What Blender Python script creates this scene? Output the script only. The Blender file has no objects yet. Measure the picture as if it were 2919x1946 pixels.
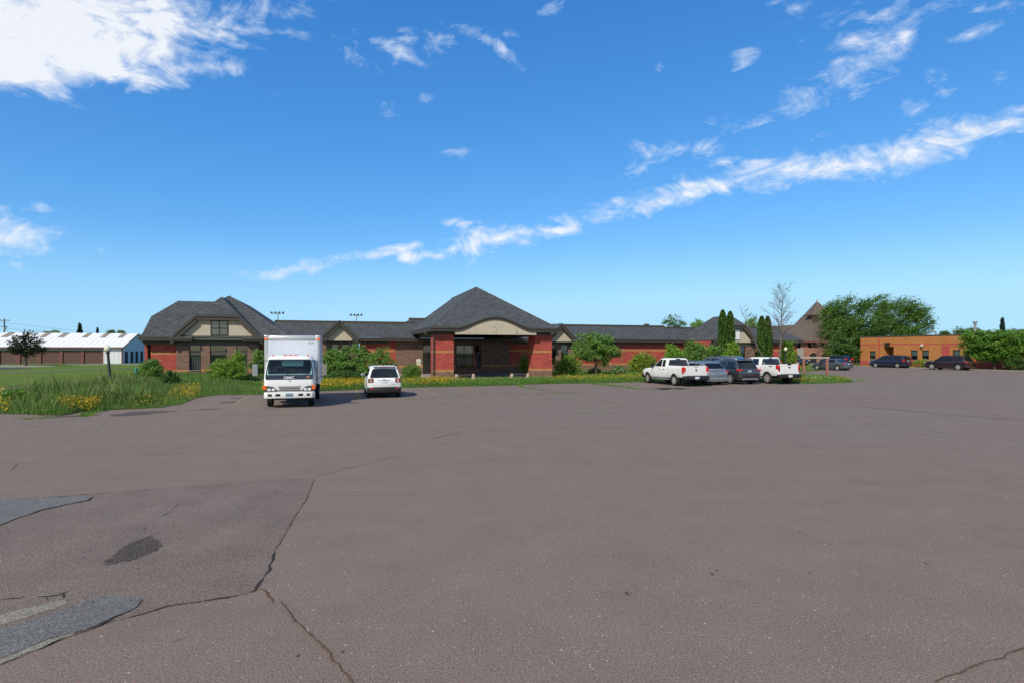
import bpy, bmesh, math, random
import numpy as np
from mathutils import Vector, Matrix

R = math.radians
rng = np.random.default_rng(7)
random.seed(7)
scn = bpy.context.scene
COL = scn.collection

# ------------------------------------------------------------------ camera
CAMZ = 2.5
cam_d = bpy.data.cameras.new("camera")
cam = bpy.data.objects.new("camera", cam_d)
COL.objects.link(cam)
cam.location = (0, 0, CAMZ)
cam.rotation_euler = (R(90), 0, 0)
cam_d.sensor_fit = 'HORIZONTAL'
cam_d.sensor_width = 36
cam_d.lens = 36 * 1620 / 2919
cam_d.shift_y = 24 / 2919
cam_d.clip_end = 6000
scn.camera = cam

# ------------------------------------------------------------------ sun, exposure
SUN_EL, SUN_AZ = 43.0, 210.0            # azimuth clockwise from +Y
sd = bpy.data.lights.new("sun", 'SUN')
sd.energy = 4.7
sd.angle = R(0.55)
sd.color = (1.0, 0.93, 0.82)
sun = bpy.data.objects.new("sun", sd)
COL.objects.link(sun)
_d = Vector((math.sin(R(SUN_AZ)) * math.cos(R(SUN_EL)), math.cos(R(SUN_AZ)) * math.cos(R(SUN_EL)), math.sin(R(SUN_EL))))
sun.rotation_euler = _d.to_track_quat('Z', 'Y').to_euler()
sun.location = (0, 0, 60)
scn.view_settings.view_transform = 'Standard'
scn.view_settings.look = 'None'
scn.view_settings.gamma = 1
scn.view_settings.use_curve_mapping = False
scn.view_settings.exposure = -0.12
scn.cycles.max_bounces = 6
scn.cycles.transparent_max_bounces = 12


# ------------------------------------------------------------------ node expression helper
class E:
    def __init__(s, nt, sock): s.nt, s.k = nt, sock
    def _m(s, op, b=None, c=None, clamp=False):
        n = s.nt.nodes.new('ShaderNodeMath'); n.operation = op; n.use_clamp = clamp
        for i, q in enumerate((s, b, c)):
            if q is None: continue
            if isinstance(q, E): s.nt.links.new(q.k, n.inputs[i])
            else: n.inputs[i].default_value = q
        return E(s.nt, n.outputs[0])
    def __add__(s, o): return s._m('ADD', o)
    __radd__ = __add__
    def __sub__(s, o): return s._m('SUBTRACT', o)
    def __rsub__(s, o): return (s * -1) + o
    def __mul__(s, o): return s._m('MULTIPLY', o)
    __rmul__ = __mul__
    def __truediv__(s, o): return s._m('DIVIDE', o)
    def max(s, o): return s._m('MAXIMUM', o)
    def min(s, o): return s._m('MINIMUM', o)
    def pow(s, o): return s._m('POWER', o)
    def sqrt(s): return s._m('SQRT')
    def gt(s, o): return s._m('GREATER_THAN', o)
    def lt(s, o): return s._m('LESS_THAN', o)
    def fract(s): return s._m('FRACT')
    def sstep(s, a, b):
        n = s.nt.nodes.new('ShaderNodeMapRange'); n.interpolation_type = 'SMOOTHSTEP'
        s.nt.links.new(s.k, n.inputs[0])
        n.inputs[1].default_value = a; n.inputs[2].default_value = b
        return E(s.nt, n.outputs[0])
    def lstep(s, a, b):
        n = s.nt.nodes.new('ShaderNodeMapRange')
        s.nt.links.new(s.k, n.inputs[0])
        n.inputs[1].default_value = a; n.inputs[2].default_value = b
        return E(s.nt, n.outputs[0])


def mixc(nt, f, a, b, mode='MIX'):
    n = nt.nodes.new('ShaderNodeMix'); n.data_type = 'RGBA'; n.blend_type = mode
    for idx, q in ((0, f), (6, a), (7, b)):
        if isinstance(q, E): nt.links.new(q.k, n.inputs[idx])
        elif hasattr(q, 'is_output'): nt.links.new(q, n.inputs[idx])
        elif isinstance(q, (int, float)): n.inputs[idx].default_value = q
        else: n.inputs[idx].default_value = (*q, 1)
    return n.outputs[2]


def noise(nt, vec, scale, detail=3, rough=.55, dist=0):
    n = nt.nodes.new('ShaderNodeTexNoise')
    n.inputs['Scale'].default_value = scale; n.inputs['Detail'].default_value = detail
    n.inputs['Roughness'].default_value = rough; n.inputs['Distortion'].default_value = dist
    if vec is not None: nt.links.new(vec, n.inputs['Vector'])
    return E(nt, n.outputs[0])


def combine(nt, x, y, z):
    n = nt.nodes.new('ShaderNodeCombineXYZ')
    for i, q in enumerate((x, y, z)):
        if isinstance(q, E): nt.links.new(q.k, n.inputs[i])
        else: n.inputs[i].default_value = q
    return n.outputs[0]


# ------------------------------------------------------------------ world: Nishita sky with clouds by direction
wld = bpy.data.worlds.new("World")
scn.world = wld
wld.use_nodes = True
nt = wld.node_tree
bg = nt.nodes['Background']
sky = nt.nodes.new('ShaderNodeTexSky')
sky.sky_type = 'NISHITA'
sky.sun_disc = False
sky.sun_elevation = R(SUN_EL)
sky.sun_rotation = R(SUN_AZ)
sky.air_density = 1.0; sky.dust_density = 0.1; sky.ozone_density = 1.6
# the camera's rendering of blue: per-channel response on the physical sky
UNIT = 0.1046
sc3 = nt.nodes.new('ShaderNodeSeparateColor'); nt.links.new(sky.outputs[0], sc3.inputs[0])
sr, sg_, sb_ = (E(nt, sc3.outputs[i]) * UNIT for i in range(3))
tc = nt.nodes.new('ShaderNodeTexCoord')
sp = nt.nodes.new('ShaderNodeSeparateXYZ')
nt.links.new(tc.outputs['Generated'], sp.inputs[0])
dx, dy, dz = (E(nt, sp.outputs[i]) for i in range(3))
front = dy.sstep(.02, .15)
dyc = dy.max(.05)
ca = dx / dyc                     # tan azimuth
ce = dz / dyc                     # tan elevation
nvec = combine(nt, dx, dy, dz * 1.9)
wob = noise(nt, nvec, 9, 4, .6)
wob2 = noise(nt, combine(nt, dx + 3.1, dy, dz * 1.9), 9, 4, .6)
fbm = noise(nt, nvec, 13, 10, .64, .9)
fine = noise(nt, nvec, 42, 6, .6)
cc3 = nt.nodes.new('ShaderNodeCombineColor')
rear = 1 - front
sr, sg_, sb_ = sr * .88, sg_.pow(.86) * 1.13, sb_.pow(.62) * 1.20
for i, q in enumerate((sr.pow(1.24) * .94, sg_ * .905, sb_ * 1.09)):
    lim = (.47, .80, 1.06)[i]
    q = (q - q * q * ((.16, .10, .03)[i])).min(rear * 4 + lim).max(0.0)
    nt.links.new((q * (1 / UNIT)).k, cc3.inputs[i])
_sdir = _d
toward = dx * _sdir.x + dy * _sdir.y + dz * _sdir.z          # the sky is whiter round the sun, deeper blue away from it
hz = (1 - dz.sstep(-.02, .20)) * .85
hcol = mixc(nt, ca.lstep(-.9, .9), (.36 / UNIT, .70 / UNIT, .985 / UNIT), (.46 / UNIT, .785 / UNIT, 1.0 / UNIT))
sky_graded = mixc(nt, 1 - toward.sstep(-.10, .55), sky.outputs[0], mixc(nt, hz, cc3.outputs[0], hcol))
cw = ca + (wob - .5) * .07
ew = ce + (wob2 - .5) * .045


def PXA(x): return (x - 1460) / 1620
def PXE(y): return (997 - y) / 1620


mask = None
#        x     y    rx   ry  amp  tilt
for (x, y, rx, ry, am, tl) in [
    (120, 90, 620, 190, 1.38, .08), (330, 20, 360, 140, 1.0, .05), (60, 185, 420, 85, 1.28, -.03), (600, 40, 360, 130, .62, .0), (330, 215, 230, 50, 1.0, -.12),
    (600, 190, 210, 40, .76, .05), (330, 215, 180, 45, .80, -.1),
    (1010, 100, 75, 60, .58, -.5), (1040, 175, 75, 45, .64, -.5), (1120, 130, 190, 80, .50, 0),
    (1262, 114, 55, 30, .66, -.4), (1350, 85, 160, 60, .50, -.3), (1430, 150, 110, 34, .74, -.75), (1588, 25, 55, 40, .58, 0), (2010, 38, 40, 30, .45, .6), (2290, 15, 120, 40, .52, 0),
    (800, 268, 90, 26, .55, -.2), (860, 158, 70, 26, .48, 0), (1110, 300, 40, 40, .5, 0), (1185, 285, 60, 24, .48, .2), (1310, 440, 60, 26, .52, 0), (1890, 175, 32, 34, .5, .5),
    (2480, 130, 200, 120, .78, .45), (2440, 210, 170, 80, .74, .45), (2560, 100, 90, 80, .74, 0), (2290, 268, 120, 60, .70, .25), (2560, 95, 75, 62, .6, 0), (2390, 70, 210, 110, .44, 0),
    (2120, 180, 60, 55, .62, 0), (2600, 292, 58, 38, .70, 0), (2680, 240, 55, 45, .58, -.3), (2760, 95, 110, 26, .58, .4), (2840, 240, 45, 45, .52, 0), (2780, 20, 200, 40, .40, 0),
    (1930, 425, 170, 50, .76, .05), (1880, 440, 260, 70, .50, .2), (2120, 368, 130, 50, .56, .25), (2010, 345, 80, 26, .48, .3), (2080, 455, 90, 26, .60, .3), (2590, 372, 40, 16, .6, 0), (2300, 410, 140, 30, .60, .35),
    (20, 660, 160, 70, .95, .0), (110, 595, 60, 20, .62, -.1), (20, 755, 60, 22, .58, 0), (297, 718, 36, 22, .74, 0), (10, 590, 60, 20, .5, 0),
    (830, 768, 200, 34, .84, .14), (1080, 722, 260, 22, .84, .10), (1310, 640, 60, 22, .72, .1), (760, 745, 60, 10, .5, .1),
]:
    a0, e0 = PXA(x), PXE(y)
    ua = (cw - a0) * (1620 / rx)
    ue = ((ew - e0) - (cw - a0) * tl) * (1620 / ry)
    d = (ua * ua + ue * ue).sqrt()
    b = (1 - d.sstep(.0, 1.55)) * (am * 1.12 if am > .9 else am * 1.0)
    mask = b if mask is None else mask.max(b)
# the long diagonal band
pts = [(1150, 740), (1320, 705), (1500, 672), (1640, 622), (1800, 592), (1960, 545), (2130, 505), (2320, 480), (2520, 445), (2720, 390), (2940, 335), (3200, 270)]
wid = [24, 40, 40, 38, 40, 44, 52, 56, 58, 62, 62, 62]
for (p, q, w0) in zip(pts[:-1], pts[1:], wid[:-1]):
    pa, pe, qa, qe = PXA(p[0]), PXE(p[1]), PXA(q[0]), PXE(q[1])
    la, le = qa - pa, qe - pe
    h = (((cw - pa) * la + (ew - pe) * le) * (1 / (la * la + le * le)))._m('MULTIPLY', 1.0, clamp=True)
    da = cw - pa - h * la
    de = ew - pe - h * le
    d = (da * da + de * de).sqrt() * (1620 / w0)
    mask = mask.max((1 - d.sstep(.0, 1.8)) * .90)
# unseen rear sky: added cloud, thickened to make the ambient light less blue
gen = noise(nt, nvec, 1.7, 3, .5).sstep(.38, .66) * .95
mask = mask * front + gen * (1 - front) * dz.sstep(.03, .2)
dens = (mask * 1.12 + (fbm - .5) * 2.7 + (fine - .5) * .9 - .46)._m('MULTIPLY', 1.15, clamp=True)
dens = dens * mask.sstep(.05, .34)
dens = dens.pow(1.2)._m('MULTIPLY', .94, clamp=True)
cl = mixc(nt, dens.sstep(.1, .9), (6.6, 7.9, 9.6), (8.7, 9.0, 9.5))
skyc = mixc(nt, dens, sky_graded, cl)
nt.links.new(skyc, bg.inputs[0])
bg.inputs[1].default_value = UNIT / 2 ** scn.view_settings.exposure

# ------------------------------------------------------------------ frames of the place
TH = math.atan2(0.2922, 0.9563)
CU, SU = math.cos(TH), math.sin(TH)


def W(s, t, z=0.0):               # building frame (s along the facade, t away from the camera) -> world
    return Vector((CU * s - SU * t, SU * s + CU * t, z))


def G(px, py, z=0.0):             # ground point seen at a place in the picture
    Y = (CAMZ - z) * 1620 / (py - 997)
    return Vector(((px - 1460) / 1620 * Y, Y, z))


def ST(v):
    return (CU * v.x + SU * v.y, -SU * v.x + CU * v.y)


def SP(px, t):                    # s on the plane t
    r = (px - 1460) / 1620
    Y = t / (CU - SU * r)
    return (CU * r + SU) * Y


def ZP(px, py, t):                # z on the plane t
    r = (px - 1460) / 1620
    return CAMZ + (997 - py) / 1620 * t / (CU - SU * r)


def TQ(px, s):                    # t on the plane s
    r = (px - 1460) / 1620
    Y = s / (CU * r + SU)
    return (CU - SU * r) * Y


def ZQ(px, py, s):
    r = (px - 1460) / 1620
    return CAMZ + (997 - py) / 1620 * s / (CU * r + SU)


# ------------------------------------------------------------------ mesh builder
class MB:
    def __init__(s): s.v, s.f, s.mi = [], [], []
    def add(s, vs, fs, mi=0):
        b = len(s.v); s.v += [tuple(q) for q in vs]
        for f in fs: s.f.append(tuple(b + i for i in f)); s.mi.append(mi)
        return s
    def box(s, x0, x1, y0, y1, z0, z1, mi=0):
        return s.add([(x0, y0, z0), (x1, y0, z0), (x1, y1, z0), (x0, y1, z0), (x0, y0, z1), (x1, y0, z1), (x1, y1, z1), (x0, y1, z1)],
                     [(3, 2, 1, 0), (4, 5, 6, 7), (0, 1, 5, 4), (1, 2, 6, 5), (2, 3, 7, 6), (3, 0, 4, 7)], mi)
    def poly(s, pts, mi=0): return s.add(pts, [tuple(range(len(pts)))], mi)
    def slab(s, pts, d, mi=0):    # polygon given thickness along vector d
        n = len(pts); d = Vector(d); a = [Vector(p) for p in pts]; b = [p + d for p in a]
        fs = [tuple(range(n))[::-1], tuple(range(n, 2 * n))] + [(i, (i + 1) % n, n + (i + 1) % n, n + i) for i in range(n)]
        return s.add(a + b, fs, mi)
    def prism(s, poly, ax, a, b, mi=0):
        if ax == 'x': P = [(a, p[0], p[1]) for p in poly]; D = (b - a, 0, 0)
        elif ax == 'y': P = [(p[0], a, p[1]) for p in poly]; D = (0, b - a, 0)
        else: P = [(p[0], p[1], a) for p in poly]; D = (0, 0, b - a)
        return s.slab(P, D, mi)
    def loft(s, rings, cap=True, mi=0, close=True):
        n = len(rings[0]); b = len(s.v)
        for r in rings: s.v += [tuple(p) for p in r]
        for i in range(len(rings) - 1):
            for j in range(n if close else n - 1):
                k = (j + 1) % n
                s.f.append((b + i * n + j, b + i * n + k, b + (i + 1) * n + k, b + (i + 1) * n + j)); s.mi.append(mi)
        if cap:
            s.f.append(tuple(b + j for j in range(n))[::-1]); s.mi.append(mi)
            e = b + (len(rings) - 1) * n
            s.f.append(tuple(e + j for j in range(n))); s.mi.append(mi)
        return s
    def tube(s, pts, rad, n=8, mi=0, cap=True):
        pts = [Vector(p) for p in pts]
        if not hasattr(rad, '__len__'): rad = [rad] * len(pts)
        rings = []
        for i, p in enumerate(pts):
            t = (pts[min(i + 1, len(pts) - 1)] - pts[max(i - 1, 0)]).normalized()
            a = t.cross(Vector((0, 0, 1)) if abs(t.z) < .9 else Vector((1, 0, 0))).normalized(); b2 = t.cross(a)
            rings.append([p + (a * math.cos(2 * math.pi * k / n) + b2 * math.sin(2 * math.pi * k / n)) * rad[i] for k in range(n)])
        return s.loft(rings, cap, mi)
    def lathe(s, prof, c=(0, 0, 0), n=16, ax='z', mi=0):
        rings = []
        for r, h in prof:
            ring = []
            for k in range(n):
                a = 2 * math.pi * k / n; u, v = max(r, .0005) * math.cos(a), max(r, .0005) * math.sin(a)
                ring.append((c[0] + u, c[1] + v, c[2] + h) if ax == 'z' else ((c[0] + h, c[1] + u, c[2] + v) if ax == 'x' else (c[0] + u, c[1] + h, c[2] + v)))
            rings.append(ring)
        return s.loft(rings, True, mi)
    def build(s, name, mats, parent=None, org=(0, 0, 0), smooth=None, bevel=0, uv=False, recalc=True, seg=2):
        if not isinstance(mats, (list, tuple)): mats = [mats]
        me = bpy.data.meshes.new(name)
        o3 = Vector(org)
        me.from_pydata([(p[0] - o3.x, p[1] - o3.y, p[2] - o3.z) for p in s.v], [], s.f)
        for m in mats: me.materials.append(m)
        if len(mats) > 1: me.polygons.foreach_set('material_index', s.mi)
        if recalc or bevel:
            bm = bmesh.new(); bm.from_mesh(me)
            if recalc: bmesh.ops.recalc_face_normals(bm, faces=bm.faces)
            if bevel:
                es = [e for e in bm.edges if len(e.link_faces) == 2 and e.calc_face_angle(0) > .5]
                bmesh.ops.bevel(bm, geom=es, offset=bevel, segments=seg, profile=.5, affect='EDGES', clamp_overlap=True)
            bm.to_mesh(me); bm.free()
        if uv: auto_uv(me)
        if smooth is not None:
            me.shade_smooth(); me.set_sharp_from_angle(angle=R(smooth))
        me.update()
        o = bpy.data.objects.new(name, me)
        COL.objects.link(o)
        if parent is not None: o.parent = parent
        return o


def auto_uv(me):
    l = me.uv_layers.new(name='UVMap'); vs = me.vertices
    for p in me.polygons:
        n = p.normal
        h = Vector((0, 0, 1)).cross(n)
        if h.length < .05: h = Vector((1, 0, 0))
        h.normalize(); u = n.cross(h)
        if u.z < 0: u = -u
        for li in p.loop_indices:
            c = vs[me.loops[li].vertex_index].co
            l.data[li].uv = (c.dot(h), c.dot(u))


def tag(o, label=None, cat=None, group=None, kind=None):
    if label: o['label'] = label
    if cat: o['category'] = cat
    if group: o['group'] = group
    if kind: o['kind'] = kind
    return o


def empty(name, loc, rz=0.0, label=None, cat=None, group=None):
    o = bpy.data.objects.new(name, None)
    COL.objects.link(o); o.location = loc; o.rotation_euler = (0, 0, rz); o.empty_display_size = .3
    return tag(o, label, cat, group)


def raw_mesh(name, V, F, mats, parent=None, attrs=None, mi=None, smooth=False):
    """numpy quads/tris straight into a mesh"""
    me = bpy.data.meshes.new(name)
    V = np.asarray(V, dtype=np.float32); F = np.asarray(F, dtype=np.int32)
    k = F.shape[1]
    me.vertices.add(len(V)); me.vertices.foreach_set('co', V.ravel())
    me.loops.add(F.size); me.loops.foreach_set('vertex_index', F.ravel())
    me.polygons.add(len(F)); me.polygons.foreach_set('loop_start', np.arange(0, F.size, k, dtype=np.int32))
    me.polygons.foreach_set('loop_total', np.full(len(F), k, dtype=np.int32))
    for m in (mats if isinstance(mats, (list, tuple)) else [mats]): me.materials.append(m)
    if mi is not None: me.polygons.foreach_set('material_index', np.asarray(mi, dtype=np.int32))
    if attrs is not None:
        at = me.attributes.new('var', 'FLOAT', 'POINT'); at.data.foreach_set('value', np.asarray(attrs, dtype=np.float32))
    me.update(calc_edges=True); me.validate()
    o = bpy.data.objects.new(name, me)
    COL.objects.link(o)
    if parent is not None: o.parent = parent
    return o


def text_mesh(txt, size, extrude=.004, shear=0, bold=0.0):
    cu = bpy.data.curves.new('lettering', 'FONT')
    cu.body = txt; cu.size = size; cu.extrude = extrude; cu.align_x = 'CENTER'; cu.shear = shear; cu.offset = bold
    o = bpy.data.objects.new('lettering', cu); COL.objects.link(o)
    dg = bpy.context.evaluated_depsgraph_get()
    me = bpy.data.meshes.new_from_object(o.evaluated_get(dg))
    bpy.data.objects.remove(o); bpy.data.curves.remove(cu)
    return me


def put_text(name, txt, size, mat, parent, loc, rot, extrude=.004, shear=0, bold=0.0, sx=1.0):
    me = text_mesh(txt, size, extrude, shear, bold); me.materials.clear(); me.materials.append(mat)
    o = bpy.data.objects.new(name, me); COL.objects.link(o)
    o.parent = parent; o.location = loc; o.rotation_euler = rot; o.scale = (sx, 1, 1)
    return o


# ------------------------------------------------------------------ materials
def newmat(name):
    m = bpy.data.materials.new(name); m.use_nodes = True
    nt = m.node_tree; bs = nt.nodes['Principled BSDF']
    tc = nt.nodes.new('ShaderNodeTexCoord')
    return m, nt, bs, tc


def bump(nt, bs, h, dist, strength=1.0):
    b = nt.nodes.new('ShaderNodeBump'); b.inputs['Distance'].default_value = dist; b.inputs['Strength'].default_value = strength
    nt.links.new(h.k if isinstance(h, E) else h, b.inputs['Height']); nt.links.new(b.outputs[0], bs.inputs['Normal'])


def mat(name, col, rough=.65, var=.18, scale=3.0, metal=0.0, coat=0.0, bmp=0.0, bscale=40.0, spec=.5, island=0.0, dirt=None):
    m, nt, bs, tc = newmat(name)
    ob = tc.outputs['Object']
    n = noise(nt, ob, scale, 4)
    c = mixc(nt, (n - .5) * 2 * var + .5, tuple(q * (1 - var) for q in col), tuple(min(1, q * (1 + var)) for q in col))
    if island:
        g = nt.nodes.new('ShaderNodeNewGeometry'); oi = nt.nodes.new('ShaderNodeObjectInfo')
        r = (E(nt, g.outputs['Random Per Island']) + E(nt, oi.outputs['Random'])).fract()
        v = 1 + (r - .5) * 2 * island
        c = mixc(nt, 1.0, c, combine(nt, v, v, v), 'MULTIPLY')
    if dirt:
        dn = noise(nt, ob, dirt[1], 5, .65).sstep(.5, .75)
        c = mixc(nt, dn * dirt[2], c, dirt[0])
    nt.links.new(c, bs.inputs['Base Color'])
    bs.inputs['Roughness'].default_value = rough; bs.inputs['Metallic'].default_value = metal
    bs.inputs['Coat Weight'].default_value = coat; bs.inputs['Coat Roughness'].default_value = .05
    bs.inputs['Specular IOR Level'].default_value = spec
    if bmp: bump(nt, bs, noise(nt, ob, bscale, 4), bmp)
    return m


def asphalt_mat(name, base, tint, fleck=1.0, rough=.88, contrast=1.0):
    m, nt, bs, tc = newmat(name)
    ob = tc.outputs['Object']
    big = noise(nt, ob, .13, 4, .55, .4); med = noise(nt, ob, 1.1, 4, .6); fin = noise(nt, ob, 55, 3, .6); fi2 = noise(nt, ob, 170, 2, .6)
    f = (big - .5) * 1.0 + (med - .5) * .7 + .5
    c = mixc(nt, f._m('MULTIPLY', 1.0, clamp=True), base, tint)
    v = 1 + ((fin - .5) * 2.1 + (fi2 - .5) * 1.9 + (med - .5) * .30) * contrast
    c = mixc(nt, 1.0, c, combine(nt, v, v, v), 'MULTIPLY')

    def specks(scale, lo, size, col, amt):
        vo = nt.nodes.new('ShaderNodeTexVoronoi'); vo.inputs['Scale'].default_value = scale
        nt.links.new(ob, vo.inputs['Vector'])
        sc = nt.nodes.new('ShaderNodeSeparateColor'); nt.links.new(vo.outputs['Color'], sc.inputs[0])
        sel = E(nt, sc.outputs[0]).gt(lo); sm = E(nt, vo.outputs['Distance']).lt(E(nt, sc.outputs[1]) * size + .12)
        return mixc(nt, sel * sm * amt, c, col)
    c = specks(60, .86, .42, (.05, .052, .06), .62 * fleck)
    c = specks(50, .90, .38, (.32, .15, .105), .65 * fleck)
    c = specks(52, .955, .30, (.50, .46, .41), .75 * fleck)
    c = specks(34, .985, .26, (.58, .54, .49), .75 * fleck)
    mp = nt.nodes.new('ShaderNodeMapping'); mp.inputs['Rotation'].default_value = (0, 0, -.25); mp.inputs['Scale'].default_value = (.16, 1.3, 1)
    nt.links.new(ob, mp.inputs[0])
    lane = noise(nt, mp.outputs[0], .8, 4, .6).sstep(.50, .70)      # faint long wheel-worn bands
    c = mixc(nt, lane * .16, c, (.105, .086, .078))
    st = noise(nt, ob, .55, 5, .7, .6).sstep(.60, .78)
    c = mixc(nt, st * .14, c, (.07, .062, .058))
    nt.links.new(c, bs.inputs['Base Color'])
    bs.inputs['Roughness'].default_value = rough; bs.inputs['Specular IOR Level'].default_value = .22
    bump(nt, bs, fin * .6 + fi2 * .3 + noise(nt, ob, 20, 3) * .4, .012, .55)
    return m


def brick_mat(name, col, mortar, bw, bh, gap, rough=.85, var=.2, bdist=.006, roof=False):
    m, nt, bs, tc = newmat(name)
    uv = tc.outputs['UV']
    b = nt.nodes.new('ShaderNodeTexBrick'); nt.links.new(uv, b.inputs['Vector'])
    b.inputs['Scale'].default_value = 1; b.inputs['Brick Width'].default_value = bw; b.inputs['Row Height'].default_value = bh
    b.inputs['Mortar Size'].default_value = gap; b.inputs['Mortar Smooth'].default_value = .3; b.inputs['Bias'].default_value = 0
    b.inputs['Color1'].default_value = (*[q * (1 - var) for q in col], 1); b.inputs['Color2'].default_value = (*[q * (1 + var) for q in col], 1)
    b.inputs['Mortar'].default_value = (*mortar, 1)
    n = noise(nt, uv, 30 if roof else 18, 3); n2 = noise(nt, uv, .7, 4, .6)
    v = 1 + (n - .5) * .5 + (n2 - .5) * .35
    c = mixc(nt, 1.0, b.outputs[0], combine(nt, v, v, v), 'MULTIPLY')
    nt.links.new(c, bs.inputs['Base Color']); bs.inputs['Roughness'].default_value = rough
    bs.inputs['Specular IOR Level'].default_value = .25
    bump(nt, bs, (1 - E(nt, b.outputs[1])) + n * .4, bdist)
    return m


def leaf_mat(name, dark, light, trans=.28, accent=None, afrac=.0):
    m, nt, bs, tc = newmat(name)
    at = nt.nodes.new('ShaderNodeAttribute'); at.attribute_name = 'var'
    v = E(nt, at.outputs['Fac'])
    c = mixc(nt, v, dark, light)
    if accent: c = mixc(nt, v.gt(1 - afrac), c, accent)
    nt.links.new(c, bs.inputs['Base Color']); bs.inputs['Roughness'].default_value = .55; bs.inputs['Specular IOR Level'].default_value = .3
    tr = nt.nodes.new('ShaderNodeBsdfTranslucent'); nt.links.new(mixc(nt, 1.0, c, (1.25, 1.35, .6), 'MULTIPLY'), tr.inputs[0])
    mx = nt.nodes.new('ShaderNodeMixShader'); mx.inputs[0].default_value = trans
    nt.links.new(bs.outputs[0], mx.inputs[1]); nt.links.new(tr.outputs[0], mx.inputs[2])
    nt.links.new(mx.outputs[0], nt.nodes['Material Output'].inputs[0])
    return m


def glass_mat(name, tint, clear=.6, refl=.22, rough=.02):
    m, nt, bs, tc = newmat(name)
    nt.nodes.remove(bs)
    tr = nt.nodes.new('ShaderNodeBsdfTransparent'); tr.inputs[0].default_value = (*tint, 1)
    gl = nt.nodes.new('ShaderNodeBsdfGlossy'); gl.inputs[0].default_value = (.9, .95, 1, 1); gl.inputs[1].default_value = rough
    df = nt.nodes.new('ShaderNodeBsdfDiffuse'); df.inputs[0].default_value = (.012, .015, .018, 1)
    m1 = nt.nodes.new('ShaderNodeMixShader'); m1.inputs[0].default_value = clear
    nt.links.new(df.outputs[0], m1.inputs[1]); nt.links.new(tr.outputs[0], m1.inputs[2])
    lw = nt.nodes.new('ShaderNodeLayerWeight'); lw.inputs[0].default_value = .35
    fr = E(nt, lw.outputs['Facing']).pow(3.0) * .6 + refl
    m2 = nt.nodes.new('ShaderNodeMixShader'); nt.links.new(fr._m('MULTIPLY', 1.0, clamp=True).k, m2.inputs[0])
    nt.links.new(m1.outputs[0], m2.inputs[1]); nt.links.new(gl.outputs[0], m2.inputs[2])
    nt.links.new(m2.outputs[0], nt.nodes['Material Output'].inputs[0])
    return m


def grass_mat(name, a, b, c2=None):
    m, nt, bs, tc = newmat(name)
    ob = tc.outputs['Object']
    f = (noise(nt, ob, .11, 4, .6) - .5) * 1.6 + (noise(nt, ob, 1.7, 4, .65) - .5) * 1.0 + (noise(nt, ob, 14, 3, .7) - .5) * 1.1 + .5
    c = mixc(nt, f._m('MULTIPLY', 1.0, clamp=True), a, b)
    if c2: c = mixc(nt, noise(nt, ob, .6, 5, .7).sstep(.56, .72) * .55, c, c2)
    nt.links.new(c, bs.inputs['Base Color']); bs.inputs['Roughness'].default_value = .9; bs.inputs['Specular IOR Level'].default_value = .1
    bump(nt, bs, noise(nt, ob, 22, 4, .7), .06)
    return m


m_asph = asphalt_mat('asphalt', (.186, .138, .117), (.190, .160, .133), .85)
m_asph_old = asphalt_mat('asphalt_old', (.146, .114, .098), (.186, .150, .130), .5, contrast=1.35)
m_asph_far = asphalt_mat('asphalt_lane', (.135, .113, .105), (.165, .14, .13), .4)
m_tar = asphalt_mat('tar_patch', (.118, .118, .116), (.160, .160, .158), .5, contrast=1.3)
m_conc_strip = asphalt_mat('cement_patch', (.19, .172, .138), (.27, .25, .205), .5, contrast=1.5)
m_dark_asph = asphalt_mat('dark_asphalt', (.055, .055, .06), (.075, .075, .08), .2)
m_darker_asph = asphalt_mat('darker_asphalt', (.075, .062, .060), (.095, .08, .075), .3)
m_crack = mat('crack_dirt', (.035, .026, .02), .95, .5, 30)
m_crackb = mat('crack_dirt_brown', (.10, .06, .035), .95, .6, 25)
m_conc = mat('concrete', (.27, .245, .215), .85, .2, 2.5, bmp=.004, bscale=60)
m_soil = mat('soil', (.075, .058, .035), .95, .4, 3, bmp=.03, bscale=12)
m_lawn = grass_mat('lawn', (.075, .130, .018), (.145, .215, .036), (.20, .205, .065))
m_rough = grass_mat('rough_ground', (.05, .095, .02), (.09, .15, .03), (.11, .10, .04))
m_yline = mat('worn_yellow_paint', (.30, .19, .07), .85, .5, 14)
m_puddle = mat('puddle_water', (.012, .011, .010), .03, .2, 3)
m_roof = brick_mat('roof_shingles', (.074, .083, .090), (.034, .037, .040), .30, .145, .012, .9, .32, .012, True)
m_roof_br = brick_mat('brown_shingles', (.132, .110, .092), (.10, .07, .05), .30, .16, .012, .9, .2, .01, True)
m_fascia = mat('dark_brown_trim', (.060, .049, .038), .55, .15, 3)
m_soffit = mat('soffit', (.065, .054, .044), .7, .15, 3)
m_frieze = mat('frieze_board', (.075, .064, .052), .6, .15, 3)
m_cream = mat('cream_stucco', (.49, .42, .32), .85, .12, 1.2, bmp=.003, bscale=50, dirt=((.34, .26, .19), 1.4, .35))
m_red = mat('red_block', (.40, .070, .050), .85, .18, 6, bmp=.012, bscale=14, island=.16)
m_brown = mat('brown_block', (.200, .118, .086), .85, .2, 6, bmp=.012, bscale=14, island=.18)
m_buff = mat('buff_block', (.44, .205, .075), .85, .15, 6, bmp=.006, bscale=20, island=.12)
m_mortar = mat('mortar', (.15, .085, .065), .95, .2, 5)
m_mortar_red = mat('mortar_red', (.28, .060, .045), .95, .2, 5)
m_frame = mat('window_frame', (.018, .016, .014), .45, .1)
m_glass = glass_mat('window_glass', (.75, .80, .82), .80, .075)
m_cglass = glass_mat('car_glass', (.20, .23, .25), .30, .06)
m_wglass = glass_mat('windshield_glass', (.66, .88, .87), .94, .06)
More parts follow.
